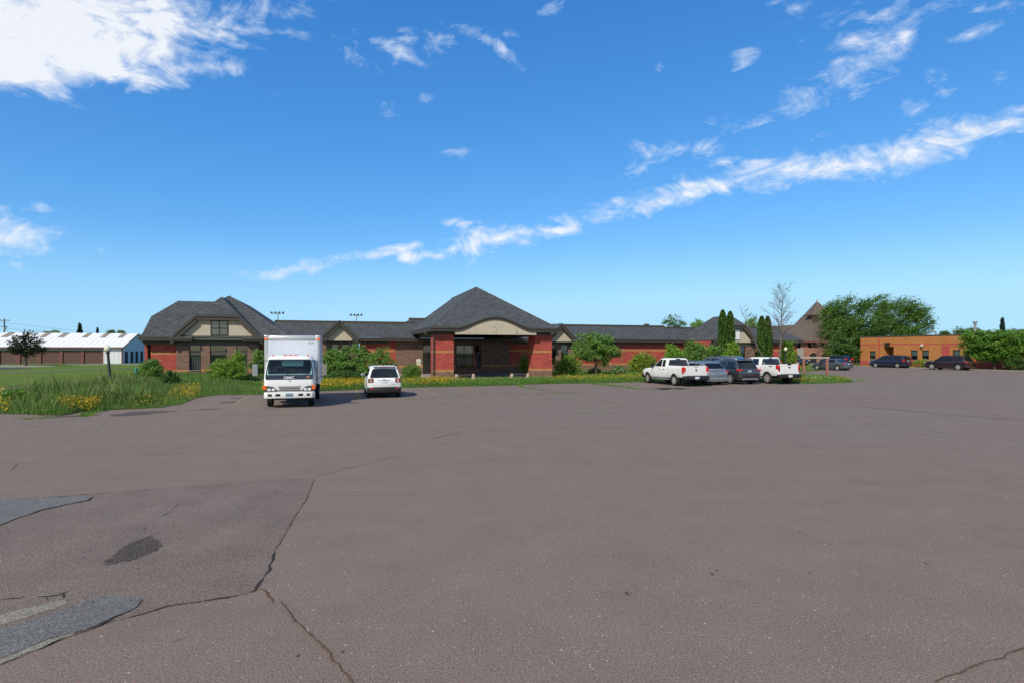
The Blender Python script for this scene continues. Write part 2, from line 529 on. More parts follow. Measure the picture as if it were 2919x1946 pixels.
m_inside = mat('dark_interior', (.02, .019, .018), .9)
m_blind = mat('blinds', (.62, .63, .62), .7, .08)
m_black = mat('black_plastic', (.014, .014, .015), .5, .2, 8)
m_under = mat('underbody', (.010, .010, .010), .9)
m_rubber = mat('tyre_rubber', (.014, .0135, .013), .85, .3, 9)
m_rim = mat('alloy', (.60, .60, .61), .32, .1, 5, metal=.35)
m_steelrim = mat('steel_rim', (.52, .51, .49), .4, .15, 5, metal=.6)
m_chrome = mat('chrome', (.75, .76, .78), .1, .05, metal=1.0)
m_redlamp = mat('red_lamp', (.55, .012, .010), .18, .1, coat=.8)
m_darkred = mat('dark_red_lamp', (.07, .005, .006), .15, .1, coat=.8)
m_clearlamp = mat('clear_lamp', (.75, .75, .76), .15, .1, coat=.7)
m_amber = mat('amber_lamp', (.75, .13, .015), .25, .1, coat=.6)
m_plate = mat('plate_white', (.66, .68, .74), .5, .2, 22)
m_plateb = mat('plate_blue', (.22, .33, .40), .5, .3, 22)
m_white_paint = mat('white_paint', (.76, .76, .75), .28, .03, 1.5, coat=.6)
m_white_dirty = mat('white_dirty_paint', (.74, .74, .72), .30, .03, 1.5, coat=.5, dirt=((.55, .51, .46), 2.2, .25))
m_boxwhite = mat('box_white', (.60, .65, .72), .42, .06, 1.0, dirt=((.52, .54, .57), 1.1, .4))
m_alu = mat('aluminium', (.66, .66, .66), .34, .08, 4, metal=.75)
m_silver = mat('silver_paint', (.28, .31, .34), .25, .05, metal=.6, coat=.8)
m_gray = mat('grey_blue_paint', (.055, .066, .080), .25, .05, metal=.5, coat=.9)
m_graylt = mat('slate_grey_paint', (.11, .13, .155), .25, .05, metal=.5, coat=.9)
m_navy = mat('navy_paint', (.012, .016, .034), .22, .05, coat=1.0)
m_bluepaint = mat('dark_blue_paint', (.015, .026, .07), .22, .05, coat=1.0)
m_maroon = mat('black_cherry_paint', (.020, .010, .014), .22, .05, coat=1.0)
m_blackpaint = mat('black_paint', (.012, .012, .015), .22, .05, coat=1.0)
m_letter_w = mat('white_lettering', (.8, .8, .8), .5, .02)
m_letter_d = mat('dark_lettering', (.06, .06, .065), .5, .05)
m_bluemir = mat('mirror_glass', (.35, .6, .65), .05, .02, metal=1)
m_bark = mat('bark', (.10, .075, .055), .95, .35, 9, bmp=.02, bscale=18)
m_barkgrey = mat('grey_bark', (.135, .115, .10), .95, .3, 9, bmp=.01, bscale=18)
m_wood = mat('weathered_red_wood', (.26, .115, .075), .85, .2, 8)
m_woodgrey = mat('weathered_grey_wood', (.36, .30, .25), .85, .2, 8)
m_pole = mat('utility_pole_wood', (.10, .09, .08), .9, .2, 4)
m_lampglobe = mat('lamp_globe', (.62, .60, .42), .35, .1, 5)
m_lamppost = mat('black_lamp_post', (.015, .02, .017), .45, .1)
m_hydrant = mat('teal_hydrant_paint', (.02, .26, .22), .4, .1)
m_steel = mat('galvanised_steel', (.30, .32, .34), .5, .1, metal=.5)
m_sidingw = mat('white_siding', (.72, .75, .78), .55, .05, 2)
m_siding_shaded = mat('siding_gable_shaded', (.42, .50, .58), .6, .05, 2)  # white siding with the gable's bluish shade put into the colour
m_metalroof = mat('white_metal_roof', (.80, .82, .83), .5, .04, 1)
m_skylight = mat('skylight_panel', (.26, .22, .17), .6, .12, 2)
m_gdoor = mat('brown_garage_door', (.115, .058, .044), .6, .12, 3)
m_gtrim = mat('maroon_trim', (.17, .060, .050), .6, .12, 3)
m_orange = brick_mat('orange_brick', (.43, .172, .056), (.46, .20, .06), .30, .10, .010, .85, .08, .003)
m_orange_red = mat('red_painted_base', (.42, .07, .055), .85, .12, 2)
m_chbrick = brick_mat('church_brick', (.34, .15, .105), (.28, .15, .11), .24, .08, .01, .85, .15, .003)
m_sign = mat('sign_white', (.75, .76, .75), .5, .04)
m_signy = mat('sign_pale_yellow', (.62, .60, .36), .5, .06)
m_lf_maple = leaf_mat('maple_leaves', (0.036, 0.096, 0.020), (0.138, 0.252, 0.038))
m_lf_round = leaf_mat('ash_leaves', (0.071, 0.170, 0.032), (0.203, 0.374, 0.059))
m_lf_shrub = leaf_mat('shrub_leaves', (0.076, 0.162, 0.037), (0.217, 0.378, 0.078))
m_lf_light = leaf_mat('light_leaves', (0.100, 0.209, 0.024), (0.267, 0.434, 0.057))
m_lf_rust = leaf_mat('rust_tipped_leaves', (0.122, 0.209, 0.024), (0.278, 0.401, 0.057), .28, (0.574, 0.227, 0.060), .16)
m_lf_dark = leaf_mat('dark_leaves', (0.034, 0.098, 0.024), (0.104, 0.203, 0.041))
m_lf_purple = leaf_mat('dark_plum_leaves', (.012, .020, .010), (.040, .056, .024))
m_lf_cedar = leaf_mat('cedar_leaves', (0.020, 0.062, 0.013), (0.100, 0.192, 0.028), .15)
m_lf_spruce = leaf_mat('spruce_needles', (.018, .038, .030), (.045, .078, .060), .1)
m_lf_juniper = leaf_mat('juniper_sprays', (0.096, 0.200, 0.026), (0.295, 0.451, 0.065), .25)
m_lf_grass = leaf_mat('grass_blades', (0.073, 0.158, 0.029), (0.196, 0.339, 0.084), .35, (0.314, 0.332, 0.189), .10)
m_lf_weed = leaf_mat('weed_leaves', (0.066, 0.161, 0.026), (0.198, 0.339, 0.056), .3)
m_seed = leaf_mat('seed_heads', (.13, .17, .05), (.25, .27, .11), .35)
m_flower_y = leaf_mat('yellow_petals', (.36, .25, .010), (.58, .41, .018), .2)
m_flower_w = leaf_mat('white_petals', (.6, .6, .55), (.85, .85, .82), .2)

# ------------------------------------------------------------------ ground
def sheet(name, pts, z, m, jit=0.0, step=.25, kind='structure', thick=0):
    P = [Vector((p[0], p[1], 0)) for p in pts]
    if jit:
        Q = []
        for a, b in zip(P, P[1:] + P[:1]):
            k = max(1, int((b - a).length / step)); nrm = Vector((-(b - a).y, (b - a).x, 0)).normalized()
            for i in range(k):
                Q.append(a.lerp(b, i / k) + nrm * random.gauss(0, jit))
        P = Q
    mb = MB().poly([(p.x, p.y, z) for p in P])
    o = mb.build(name, m, recalc=False)
    bm = bmesh.new(); bm.from_mesh(o.data)
    bmesh.ops.triangulate(bm, faces=bm.faces)
    for f in bm.faces:
        if f.normal.z < 0: f.normal_flip()
    bm.to_mesh(o.data); bm.free()
    return tag(o, kind=kind)


def gpx(pts): return [G(*p) for p in pts]


def WL(pts): return [W(*p) for p in pts]


sheet('ground', [(-2500, -200), (2500, -200), (2500, 3000), (-2500, 3000)], -.03, m_rough)
sheet('parking_lot', [(-34, -40)] + WL([(76.7, -70), (76.7, 84), (84, 90), (84, 135), (-20, 135)]) + [(-34, 60)], 0.0, m_asph)
sheet('lawn', [(-34.3, -10), (-34.3, 62), (-25.5, 80), (-50, 115), (-190, 110), (-160, -10)], .004, m_lawn)
front = [(745, 1123), (914, 1114), (1040, 1109), (1150, 1104), (1300, 1101), (1450, 1097), (1560, 1093), (1700, 1091), (1835, 1088)]
bedC_front = gpx(front) + WL([(26, 39.7), (31.5, 39.7), (32.9, 39.0), (32.9, 34.6), (34, 34.0), (36.5, 34.2), (38.7, 34.7), (39.9, 36)])
sheet('building_lawn', bedC_front + WL([(40.2, 44), (44, 50), (57.5, 56), (60, 60), (60, 76), (-22, 76), (-19.5, 60)]) + gpx([(400, 1083), (470, 1105), (600, 1108)]), .004, m_rough)
left_bed = gpx([(-60, 1177), (60, 1180), (170, 1184), (240, 1172), (350, 1166), (460, 1161), (520, 1150), (560, 1133), (620, 1125), (745, 1123.5), (745, 1100), (600, 1098), (430, 1090), (300, 1106), (100, 1126), (-60, 1142)])
sheet('planting_bed', left_bed, .009, m_soil, .06)
sheet('building_path', WL([(-6, 45.2), (27, 46.4), (27, 47.6), (-6, 46.6)]), .010, m_conc)
sheet('portico_floor', WL([(5.6, 47.0), (19.2, 47.0), (19.2, 59.9), (5.6, 59.9)]), .013, m_conc)
sheet('side_path', WL([(20.5, 53.5), (37, 53.5), (37, 55.2), (20.5, 55.2)]), .010, m_conc)
sheet('left_path', gpx([(-200, 1066.5), (0, 1062.3), (200, 1054.6), (375, 1048.8), (375, 1047.9), (200, 1053.0), (0, 1060.0), (-200, 1063.5)]), .010, m_asph_far)
sheet('storage_lot', gpx([(-250, 1054), (0, 1053.2), (60, 1050.5), (110, 1047), (-250, 1046.5)]), .010, m_dark_asph)
sheet('storage_apron', gpx([(-250, 1046.3), (95, 1045.4), (150, 1043.5), (165, 1042), (90, 1040.5), (-250, 1040.5)]), .012, m_conc)
sheet('gravel_strip', gpx([(170, 1037.6), (400, 1036.0), (400, 1038.5), (260, 1040)]), .012, mat('gravel', (.24, .20, .15), .95, .3, 6))
sheet('church_lawn', gpx([(2245, 1034), (2300, 1034), (2345, 1040), (2330, 1048.5), (2262, 1050.5), (2240, 1046)]), .006, m_lawn)
kt = [-60, 84]
sheet('verge', WL([(76.9, kt[0]), (76.9, kt[1]), (83.4, kt[1]), (83.4, kt[0])]), .005, m_lawn)
sheet('verge_path', WL([(77.6, 30), (77.6, 46), (79.0, 46), (79.0, 30)]), .010, m_conc)
k = MB()
for t0 in np.arange(-40, 72, 3.0): k.box(76.62, 76.86, t0 + .01, t0 + 2.99, -.05, .11)
k.box(76.62, 76.86, 72.0, 77.9, -.05, .13)
for t0 in (78.2,): k.box(76.62, 76.86, t0, t0 + 3.6, -.05, .13)
kb = k.build('kerb', m_conc, bevel=.02); kb.rotation_euler = (0, 0, TH); tag(kb, kind='structure')


def zp(pts): return [G(x / 2.138, 1300 + y / 2.138) for x, y in pts]


def ribbon(name, pts, w, m, z, jit=.35, kind='structure', wj=.6):
    """an uneven strip along a line on the ground: wandering centre line, swelling and pinching width"""
    P = [Vector((p[0], p[1], 0)) for p in pts]
    Q = []
    st = max(.014, min(w * .9, .12))
    for a, b in zip(P[:-1], P[1:]):
        k = max(2, min(400, int((b - a).length / st)))
        Q += [a.lerp(b, i / k) for i in range(k)]
    Q.append(P[-1])
    mb = MB(); vs = []; n = len(Q)
    f = [(random.uniform(.02, .5), random.random() * 6.28, random.uniform(.4, 1)) for _ in range(6)]
    g = [(random.uniform(.03, .35), random.random() * 6.28, random.uniform(.4, 1)) for _ in range(5)]
    for i, p in enumerate(Q):
        d = (Q[min(i + 1, n - 1)] - Q[max(i - 1, 0)]).normalized(); nn = Vector((-d.y, d.x, 0))
        o_ = sum(math.sin(i * q + r) * s_ for q, r, s_ in f) * w * jit * .9 + random.gauss(0, w * .10)
        v = sum(math.sin(i * q + r) * s_ for q, r, s_ in g) / 2.2
        ww = w * max(.10, .45 + .55 * wj * v) * random.uniform(.75, 1.25) * min(1, .2 + min(i, n - 1 - i) / 8)
        c = p + nn * o_
        vs += [(c.x + nn.x * ww, c.y + nn.y * ww, z), (c.x - nn.x * ww, c.y - nn.y * ww, z)]
    mb.add(vs, [(2 * i, 2 * i + 1, 2 * i + 3, 2 * i + 2) for i in range(n - 1)])
    o = mb.build(name, m, recalc=False)
    return tag(o, kind=kind)


old = zp([(-60, 262), (580, 230), (1060, 190), (1500, 158), (1920, 130), (1870, 260), (1790, 380), (1680, 570), (1595, 760), (1555, 820), (1340, 865), (1030, 910), (780, 985), (560, 1050), (-60, 1250)])
sheet('old_asphalt_patch', old, .003, m_asph_old, .012, .12)
p1 = zp([(-60, 262), (60, 263), (190, 258), (330, 250), (450, 243), (550, 238), (568, 248), (540, 265), (380, 300), (250, 330), (130, 370), (40, 405), (-60, 440)])
p2 = zp([(-60, 1062), (100, 1025), (250, 985), (430, 920), (560, 870), (640, 856), (700, 852), (800, 856), (850, 862), (862, 880), (830, 920), (760, 960), (650, 1005), (560, 1045), (520, 1065), (440, 1080), (300, 1115), (120, 1190), (-60, 1260)])
sheet('cement_patch', zp([(-60, 985), (180, 920), (300, 893), (390, 875), (425, 895), (330, 930), (150, 985), (-60, 1050)]), .006, m_conc_strip, .01, .06)
sheet('cement_patch', zp([(-60, 1262), (100, 1200), (300, 1118), (440, 1076), (445, 1090), (400, 1108), (250, 1165), (100, 1225), (-60, 1288)]), .006, m_conc_strip, .01, .06)
for nm, pp in (('tar_patch', p1), ('tar_patch', p2)):
    o = sheet(nm, pp, .009, m_tar, .010, .08)
rr = mat('crack_shadowed_soil', (.022, .018, .015), .98, .5, 40)
cracks = [
    ([(1920, 130), (1870, 260), (1790, 380), (1745, 460), (1680, 570)], .017, m_crackb), ([(1680, 570), (1640, 690), (1595, 760), (1555, 820), (1480, 845)], .036, rr),
    ([(1480, 845), (1340, 865), (1150, 900), (1030, 910), (910, 950), (780, 985)], .030, m_crackb),
    ([(1480, 847), (1340, 868), (1180, 893)], .020, rr), ([(1030, 908), (910, 948), (780, 985)], .022, rr),
    ([(1580, 810), (1630, 830), (1650, 870), (1662, 905)], .032, m_crackb),
    ([(1715, 885), (1760, 950), (1810, 1010), (1900, 1100), (1990, 1180), (2070, 1290), (2160, 1381), (2230, 1440)], .026, m_crackb),
    ([(1715, 885), (1760, 950), (1810, 1010), (1900, 1100)], .012, rr), ([(1770, 1020), (1815, 1000)], .02, m_crack),
    ([(580, 230), (720, 215)], .05, rr), ([(720, 215), (1060, 190), (1500, 158), (1920, 130)], .018, m_darker_asph), ([(1920, 130), (1970, 112), (2150, 65), (2352, 15), (2420, -5)], .020, m_darker_asph),
    ([(-40, 268), (60, 262), (120, 258), (200, 246)], .06, rr), ([(300, 250), (420, 240), (580, 228)], .045, rr),
    ([(570, 246), (540, 268), (380, 302), (250, 332), (130, 373), (40, 408), (-40, 440)], .055, rr),  # cracked lower edge of the raised tar patch, its shadow painted in
    ([(862, 876), (832, 922), (760, 962), (650, 1008), (560, 1048), (520, 1068)], .035, rr), ([(690, 1000), (600, 1035), (540, 1060), (430, 1085)], .05, m_crack),  # second tar patch: edge crack with the raised edge's shadow painted in
    ([(440, 1090), (300, 1150), (160, 1210), (-40, 1290)], .018, rr),
    ([(-30, 880), (90, 868), (170, 856)], .02, rr), ([(230, 856), (300, 852), (350, 845), (430, 820)], .040, rr), ([(350, 846), (395, 838), (390, 870)], .025, rr), ([(260, 852), (300, 882)], .02, rr),
    ([(1060, 318), (1095, 290)], .018, m_crack), ([(970, 370), (1050, 335)], .012, m_crack), ([(870, 462), (885, 430)], .014, m_crack), ([(60, 90), (110, 45)], .02, m_crack),
    ([(1030, 1140), (1160, 1105)], .012, m_crack), ([(-20, 588), (12, 580)], .03, rr), ([(0, 470), (140, 450), (250, 440)], .015, m_crack),
]
for pts, w, m in cracks: ribbon('pavement_crack', zp(pts), w * .62, m, (.0120 if pts[0][1] > 1000 or pts[0][0] in (570, 862, 690) else .0075) + (.0 if m is rr else .0012))


def crack_grit(pts, w, n_m):
    P = zp(pts)
    for a, b in zip(P[:-1], P[1:]):
        for _ in range(int((b - a).length * n_m * .6)):
            c = a.lerp(b, random.random()); x, y = c.x + random.gauss(0, w), c.y + random.gauss(0, w); r = random.uniform(.002, .007)
            cg.add([(x - r, y - r * .6, .004), (x + r, y - r * .4, .004), (x + r * .2, y + r, .004), (x, y, .005 + r * .7)], [(0, 1, 3), (1, 2, 3), (2, 0, 3)])


cg = MB()
for pts, w, m in cracks[:9]: crack_grit(pts, .030, 70)
tag(cg.build('crack_grit', mat('brown_grit', (.14, .085, .055), .95, .5, 40), recalc=False), 'loose brown grit gathered along the pavement cracks', kind='stuff')
rb = lambda pts, ox, oy, q: [G(ox + x / q, oy + y / q) for x, y in pts]
for pts, w in [([(1490, 1562), (1700, 1480), (1850, 1430), (1960, 1385), (2070, 1340), (2160, 1300)], .017)]:
    ribbon('pavement_crack', rb(pts, 2000, 1250, 2.2525), w, m_crackb, .006)
for pts, w in [([(30, 380), (280, 410), (600, 430), (1020, 450)], .06), ([(640, 515), (900, 535), (1310, 575), (1800, 615), (2352, 655)], .07), ([(1320, 797), (1430, 805)], .12), ([(1380, 745), (1500, 775), (1640, 795)], .05), ([(850, 220), (1140, 236)], .10), ([(1940, 292), (2352, 290)], .06), ([(0, 405), (200, 425)], .05)]:
    ribbon('pavement_crack', rb(pts, 2250, 1010, 3.516), w, m_darker_asph, .005)
for pts, w in [([(735, 493), (800, 490)], .12), ([(2060, 345), (2125, 345)], .16), ([(480, 515), (540, 512)], .07), ([(0, 330), (120, 325)], .06), ([(1470, 605), (1560, 580), (1800, 520)], .03), ([(950, 368), (970, 362)], .10), ([(1000, 470), (1100, 466)], .05)]:
    ribbon('pavement_crack', rb(pts, 740, 1060, 3.095), w, m_darker_asph, .005)
for pts in [[(970, 440), (1160, 415), (1340, 402), (1590, 403), (1340, 430), (1180, 443), (1040, 450)], [(1925, 326), (2040, 320), (2150, 318), (2100, 328), (1960, 332)], [(2035, 290), (2160, 285), (2178, 290), (2060, 296)], [(380, 455), (560, 447), (870, 432), (880, 440), (600, 457), (400, 462)], [(1660, 398), (1800, 388), (1960, 380), (1800, 396)]]:
    sheet('dark_patch', rb(pts, 0, 1040, 3.095), .006, m_darker_asph, .05)  # thin darker patches laid on the asphalt
for pts in [[(1675, 224), (1700, 219), (1780, 217), (1830, 220), (1835, 227), (1760, 230), (1690, 229)], [(1850, 221), (1900, 218), (1960, 222), (1955, 226), (1880, 227)]]:
    sheet('puddle', rb(pts, 1450, 1050, 3.92), .006, m_puddle)
sheet('dark_patch', rb([(1600, 222), (1700, 212), (1900, 212), (2040, 222), (1960, 232), (1700, 234)], 1450, 1050, 3.92), .004, m_darker_asph, .05)  # damp asphalt round the puddles
for a, b in [((850, 157), (880, 243)), ((1262, 172), (1312, 218)), ((1422, 137), (1572, 208)), ((1755, 127), (1870, 166))]:
    q = rb([a, b], 740, 1060, 3.095); d = (q[1] - q[0]).normalized(); n = Vector((-d.y, d.x, 0)) * .055
    sheet('parking_line', [q[0] + n, q[0] - n, q[1] - n, q[1] + n], .0075, m_yline, .006, .12)
q = rb([(2215, 262), (2060, 345)], 0, 1040, 3.095); d = (q[1] - q[0]).normalized(); n = Vector((-d.y, d.x, 0)) * .055
sheet('parking_line', [q[0] + n, q[0] - n, q[1] - n, q[1] + n], .0075, m_yline, .006, .12)
q = zp([(1180, 350), (1300, 325), (1450, 312)])
m_wear = mat('worn_white_paint', (.32, .29, .27), .9, .4, 30)
for a, b, w in [((1180, 352), (1230, 344), .02), ((1270, 328), (1320, 322), .035), ((1370, 320), (1450, 313), .03), ((2160, 212), (2290, 188), .06), ((2110, 205), (2200, 202), .02), ((990, 388), (1080, 378), .03), ((780, 402), (830, 392), .03)]:
    ribbon('worn_paint_scuff', zp([a, b]), w, m_wear, .007, .6)
for x, y, r in [(1636, 2030, 0)] and [(2030, 1635, .028), (2043, 1625, .018), (1788, 1691, .028), (2640, 1605, .022), (2278, 1515, .02), (2308, 1633, .018), (850, 1868, .016), (977, 1857, .015)]:
    c = G(x, y)
    sheet('oil_spot', [(c.x + r * random.uniform(.75, 1.1) * math.cos(a) * .8, c.y + r * random.uniform(.8, 1.2) * math.sin(a) * 1.5) for a in np.linspace(0, 6.28, 17)[:-1]], .0045, m_darker_asph)
# pothole: broken bed and loose stones
ph = zp([(615, 655), (660, 625), (700, 600), (740, 560), (800, 525), (850, 508), (900, 490), (940, 480), (950, 510), (990, 540), (960, 570), (900, 600), (830, 630), (740, 645), (660, 665)])
m_ph = mat('pothole_bed', (.055, .046, .042), .97, .55, 26, bmp=.03, bscale=40)
sheet('pothole', ph, .0065, m_ph, .03, .06)


def inpoly(P, poly):
    x, y = P[:, 0], P[:, 1]; ins = np.zeros(len(P), bool); n = len(poly)
    for i in range(n):
        x1, y1 = poly[i][0], poly[i][1]; x2, y2 = poly[(i + 1) % n][0], poly[(i + 1) % n][1]
        c = ((y1 > y) != (y2 > y)) & (x < (x2 - x1) * (y - y1) / (y2 - y1 + 1e-12) + x1)
        ins ^= c
    return ins


def scatter(poly, n):
    a = np.array([(p[0], p[1]) for p in poly]); lo, hi = a.min(0), a.max(0); out = []
    tot = 0
    while tot < n:
        P = lo + rng.random((n * 2 + 50, 2)) * (hi - lo); P = P[inpoly(P, a)]; out.append(P); tot += len(P)
    return np.concatenate(out)[:n]


P = scatter(ph, 520)
st = MB()
for x, y in P:
    r = random.uniform(.004, .020); rings = []
    a0 = random.random() * 6
    vs = [(x + r * random.uniform(.7, 1.2) * math.cos(a0 + a), y + r * random.uniform(.7, 1.3) * math.sin(a0 + a), .005) for a in (0, 1.26, 2.5, 3.8, 5)]
    st.add(vs + [(x + random.gauss(0, r * .3), y, .006 + r * random.uniform(.25, .7))], [(0, 1, 5), (1, 2, 5), (2, 3, 5), (3, 4, 5), (4, 0, 5)])
tag(st.build('loose_stones', mat('loose_stone', (.080, .066, .060), .95, .5, 20), recalc=False), 'loose broken asphalt stones lying in the pothole', kind='stuff')
# grit on the near lot
P = scatter([G(-100, 1960), G(3050, 1960), G(2700, 1420), G(300, 1420)], 900)
st = MB()
for x, y in P:
    r = random.uniform(.002, .005)
    st.add([(x - r, y - r * .6, .004), (x + r, y - r * .4, .004), (x + r * .2, y + r, .004), (x, y, .004 + r)], [(0, 1, 3), (1, 2, 3), (2, 0, 3)])
tag(st.build('grit', mat('pale_grit', (.42, .38, .34), .9, .5, 60), recalc=False), 'pale grit scattered over the near asphalt', kind='stuff')

# ------------------------------------------------------------------ main building
BO = (13.0, 60.0, 0.0)
bld = empty('clinic_building', W(13, 60), TH, 'long single storey red block building with dark shingle roofs and arched entrance portico', 'building')
UB = {}


def unit_block(m):
    if m.name not in UB:
        mb = MB().box(-.5, .5, 0, .05, 0, 1)
        me = bpy.data.meshes.new('block'); me.from_pydata(mb.v, [], mb.f); me.materials.append(m); UB[m.name] = me
    return UB[m.name]


nblk = [0]


def block_wall(name, u0, u1, at, zs, ztop, kmat, openings=(), axis='s', inward=1, single=False, thick=.25, mort=None):
    """a wall of split-face blocks; u runs along the wall, 'at' is its face, inward is the way into the building"""
    d0, d1 = at + inward * .014, at + inward * thick
    us = sorted({u0, u1, *[min(max(o[i], u0), u1) for o in openings for i in (0, 1)]})
    zz = sorted({min(zs, 0) - .1, ztop, *[min(o[i], ztop) for o in openings for i in (2, 3)]})
    back = MB()

    def bx(mb, a, b, e, f, z0, z1, mi=0):
        e, f = min(e, f), max(e, f)
        (mb.box(a, b, e, f, z0, z1, mi) if axis == 's' else mb.box(e, f, a, b, z0, z1, mi))
    for a, b in zip(us[:-1], us[1:]):
        for z0, z1 in zip(zz[:-1], zz[1:]):
            if b - a < 1e-4 or z1 - z0 < 1e-4: continue
            if any(o[0] - 1e-4 <= a and b <= o[1] + 1e-4 and o[2] - 1e-4 <= z0 and z1 <= o[3] + 1e-4 for o in openings): continue
            bx(back, a, b, d0, d1, z0, z1)
    wall = back.build(name, mort or m_mortar, bld, BO, recalc=True)
    stuff = MB(); keys = []
    k = 0; z = zs
    while z < ztop - .02:
        zt = min(z + .2, ztop)
        m = kmat(k); iv = [(u0, u1)]
        for o in openings:
            if o[2] < zt - .03 and o[3] > z + .03:
                nv = []
                for a, b in iv:
                    if o[1] <= a or o[0] >= b: nv.append((a, b)); continue
                    if o[0] > a: nv.append((a, o[0]))
                    if o[1] < b: nv.append((o[1], b))
                iv = nv
        for a, b in iv:
            x = a - (0.2 if k % 2 else 0)
            while x < b - .01:
                c0, c1 = max(x, a), min(x + .4, b)
                if c1 - c0 > .03 and zt > 0:
                    pr = random.gauss(0, .004)
                    if single and nblk[0] < 300:
                        o = bpy.data.objects.new('block', unit_block(m)); COL.objects.link(o); o.parent = wall
                        cu, wd = (c0 + c1) / 2, c1 - c0 - .012
                        if axis == 's': o.location = (cu - BO[0], at - inward * pr - BO[1], z + .006); o.scale = (wd, .3 * inward, zt - z - .012)
                        else:
                            o.location = (at - inward * pr - BO[0], cu - BO[1], z + .006); o.rotation_euler = (0, 0, R(-90) if inward > 0 else R(90)); o.scale = (wd, .3, zt - z - .012)
                        nblk[0] += 1
                    else:
                        if m not in keys: keys.append(m)
                        bx(stuff, c0 + .006, c1 - .006, at - inward * (pr + .002), at + inward * .02, z + .006, zt - .006, keys.index(m))
                x += .4
        z = zt; k += 1
    if stuff.f:
        o = stuff.build('block_facing', keys, wall, BO); o['kind'] = 'stuff'
    return wall


def band(k):                      # red walls with buff bands
    return m_buff if k in (4, 12) else (m_brown if k < 4 else m_red)


def pier(k): return m_buff if k == 4 else m_brown


def window(u0, u1, z0, z1, t, mull=(), tran=(), blind=None, fr=.055, parent=None, solid=(), org=BO, root=None, fm=None, axis='s', inward=1, name='window'):
    root = root or bld

    def X(mb, a, b, e, f, c, d):
        if axis == 's': mb.box(a, b, min(e, f), max(e, f), c, d)
        else: mb.box(min(e, f), max(e, f), a, b, c, d)
    us = [u0] + list(mull) + [u1]; zs = [z0] + list(tran) + [z1]
    f = MB(); i = inward
    X(f, u0, u0 + fr, t, t + .09 * i, z0, z1); X(f, u1 - fr, u1, t, t + .09 * i, z0, z1)
    X(f, u0 + fr, u1 - fr, t, t + .09 * i, z0, z0 + fr); X(f, u0 + fr, u1 - fr, t, t + .09 * i, z1 - fr, z1)
    for m in mull: X(f, m - fr / 2, m + fr / 2, t + .005 * i, t + .085 * i, z0 + fr, z1 - fr)
    for q in tran:
        for a, b in zip(us[:-1], us[1:]): X(f, a + fr * .9, b - fr * .9, t + .008 * i, t + .08 * i, q - fr / 2, q + fr / 2)
    w = f.build(name, fm or m_frame, root, org)
    for a, b in zip(us[:-1], us[1:]):
        for c, d in zip(zs[:-1], zs[1:]):
            g = MB(); X(g, a + fr * .4, b - fr * .4, t + .035 * i, t + .045 * i, c + fr * .4, d - fr * .4)
            g.build('pane', m_glass, w, org)
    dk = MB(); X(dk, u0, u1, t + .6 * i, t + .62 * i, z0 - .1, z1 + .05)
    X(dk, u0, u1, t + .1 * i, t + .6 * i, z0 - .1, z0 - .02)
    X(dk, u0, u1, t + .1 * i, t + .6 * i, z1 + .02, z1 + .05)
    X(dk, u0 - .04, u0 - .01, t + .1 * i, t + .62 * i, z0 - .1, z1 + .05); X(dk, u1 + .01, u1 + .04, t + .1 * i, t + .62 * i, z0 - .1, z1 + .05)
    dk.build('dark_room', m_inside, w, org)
    if blind:
        b0, b1, zb0, zb1, style = blind
        b = MB()
        if style == 'v':
            x = b0
            while x < b1:
                X(b, x, x + .062, t + .12 * i, t + .135 * i, zb0, zb1); x += .135
        else: X(b, b0, b1, t + .075 * i, t + .085 * i, zb0, zb1)
        b.build('blind', m_blind, w, org)
    return w


def fascia_run(mb, s0, s1, te, ze, h=.34, lip=.12):
    mb.box(s0, s1, te, te + .10, ze - lip, ze - .012); mb.box(s0 + .03, s1 - .03, te + .045, te + .14, ze - h, ze - lip)


def mansard(s0, s1, te, tr, ze, zr, right_hip=0.0, left_hip=0.0, deep=14, cap=True):
    r = MB()
    L0, R0 = s0 + left_hip, s1 - right_hip
    r.poly([(s0, te, ze), (s1, te, ze), (R0, tr, zr), (L0, tr, zr)])
    if right_hip or True:
        r.poly([(s1, te, ze), (s1, tr + deep, ze), (R0, tr + deep, zr), (R0, tr, zr)])
    r.poly([(s0, te, ze), (L0, tr, zr), (L0, tr + deep, zr), (s0, tr + deep, ze)])
    r.poly([(L0, tr + .1, zr - .01), (R0, tr + .1, zr - .01), (R0, tr + deep, zr - .01), (L0, tr + deep, zr - .01)])
    o = r.build('roof', m_roof, bld, BO, uv=True)
    if cap:
        c = MB(); c.box(L0 - .1, R0 + .1, tr - .06, tr + .3, zr - .02, zr + .22)
        c.build('ridge_cap', m_fascia, o, BO)
    f = MB(); fascia_run(f, s0, s1, te, ze)
    f.box(s1 - .12, s1 - .01, te + .14, tr + deep, ze - .34, ze - .013); f.box(s0 + .01, s0 + .12, te + .14, tr + deep, ze - .34, ze - .013)
    f.build('fascia', m_fascia, bld, BO)
    s = MB(); s.poly([(s0 + .1, te + .12, ze - .33), (s1 - .1, te + .12, ze - .33), (s1 - .1, tr + 2, ze - .33), (s0 + .1, tr + 2, ze - .33)])
    s.build('soffit', m_soffit, bld, BO, recalc=False)
    return o


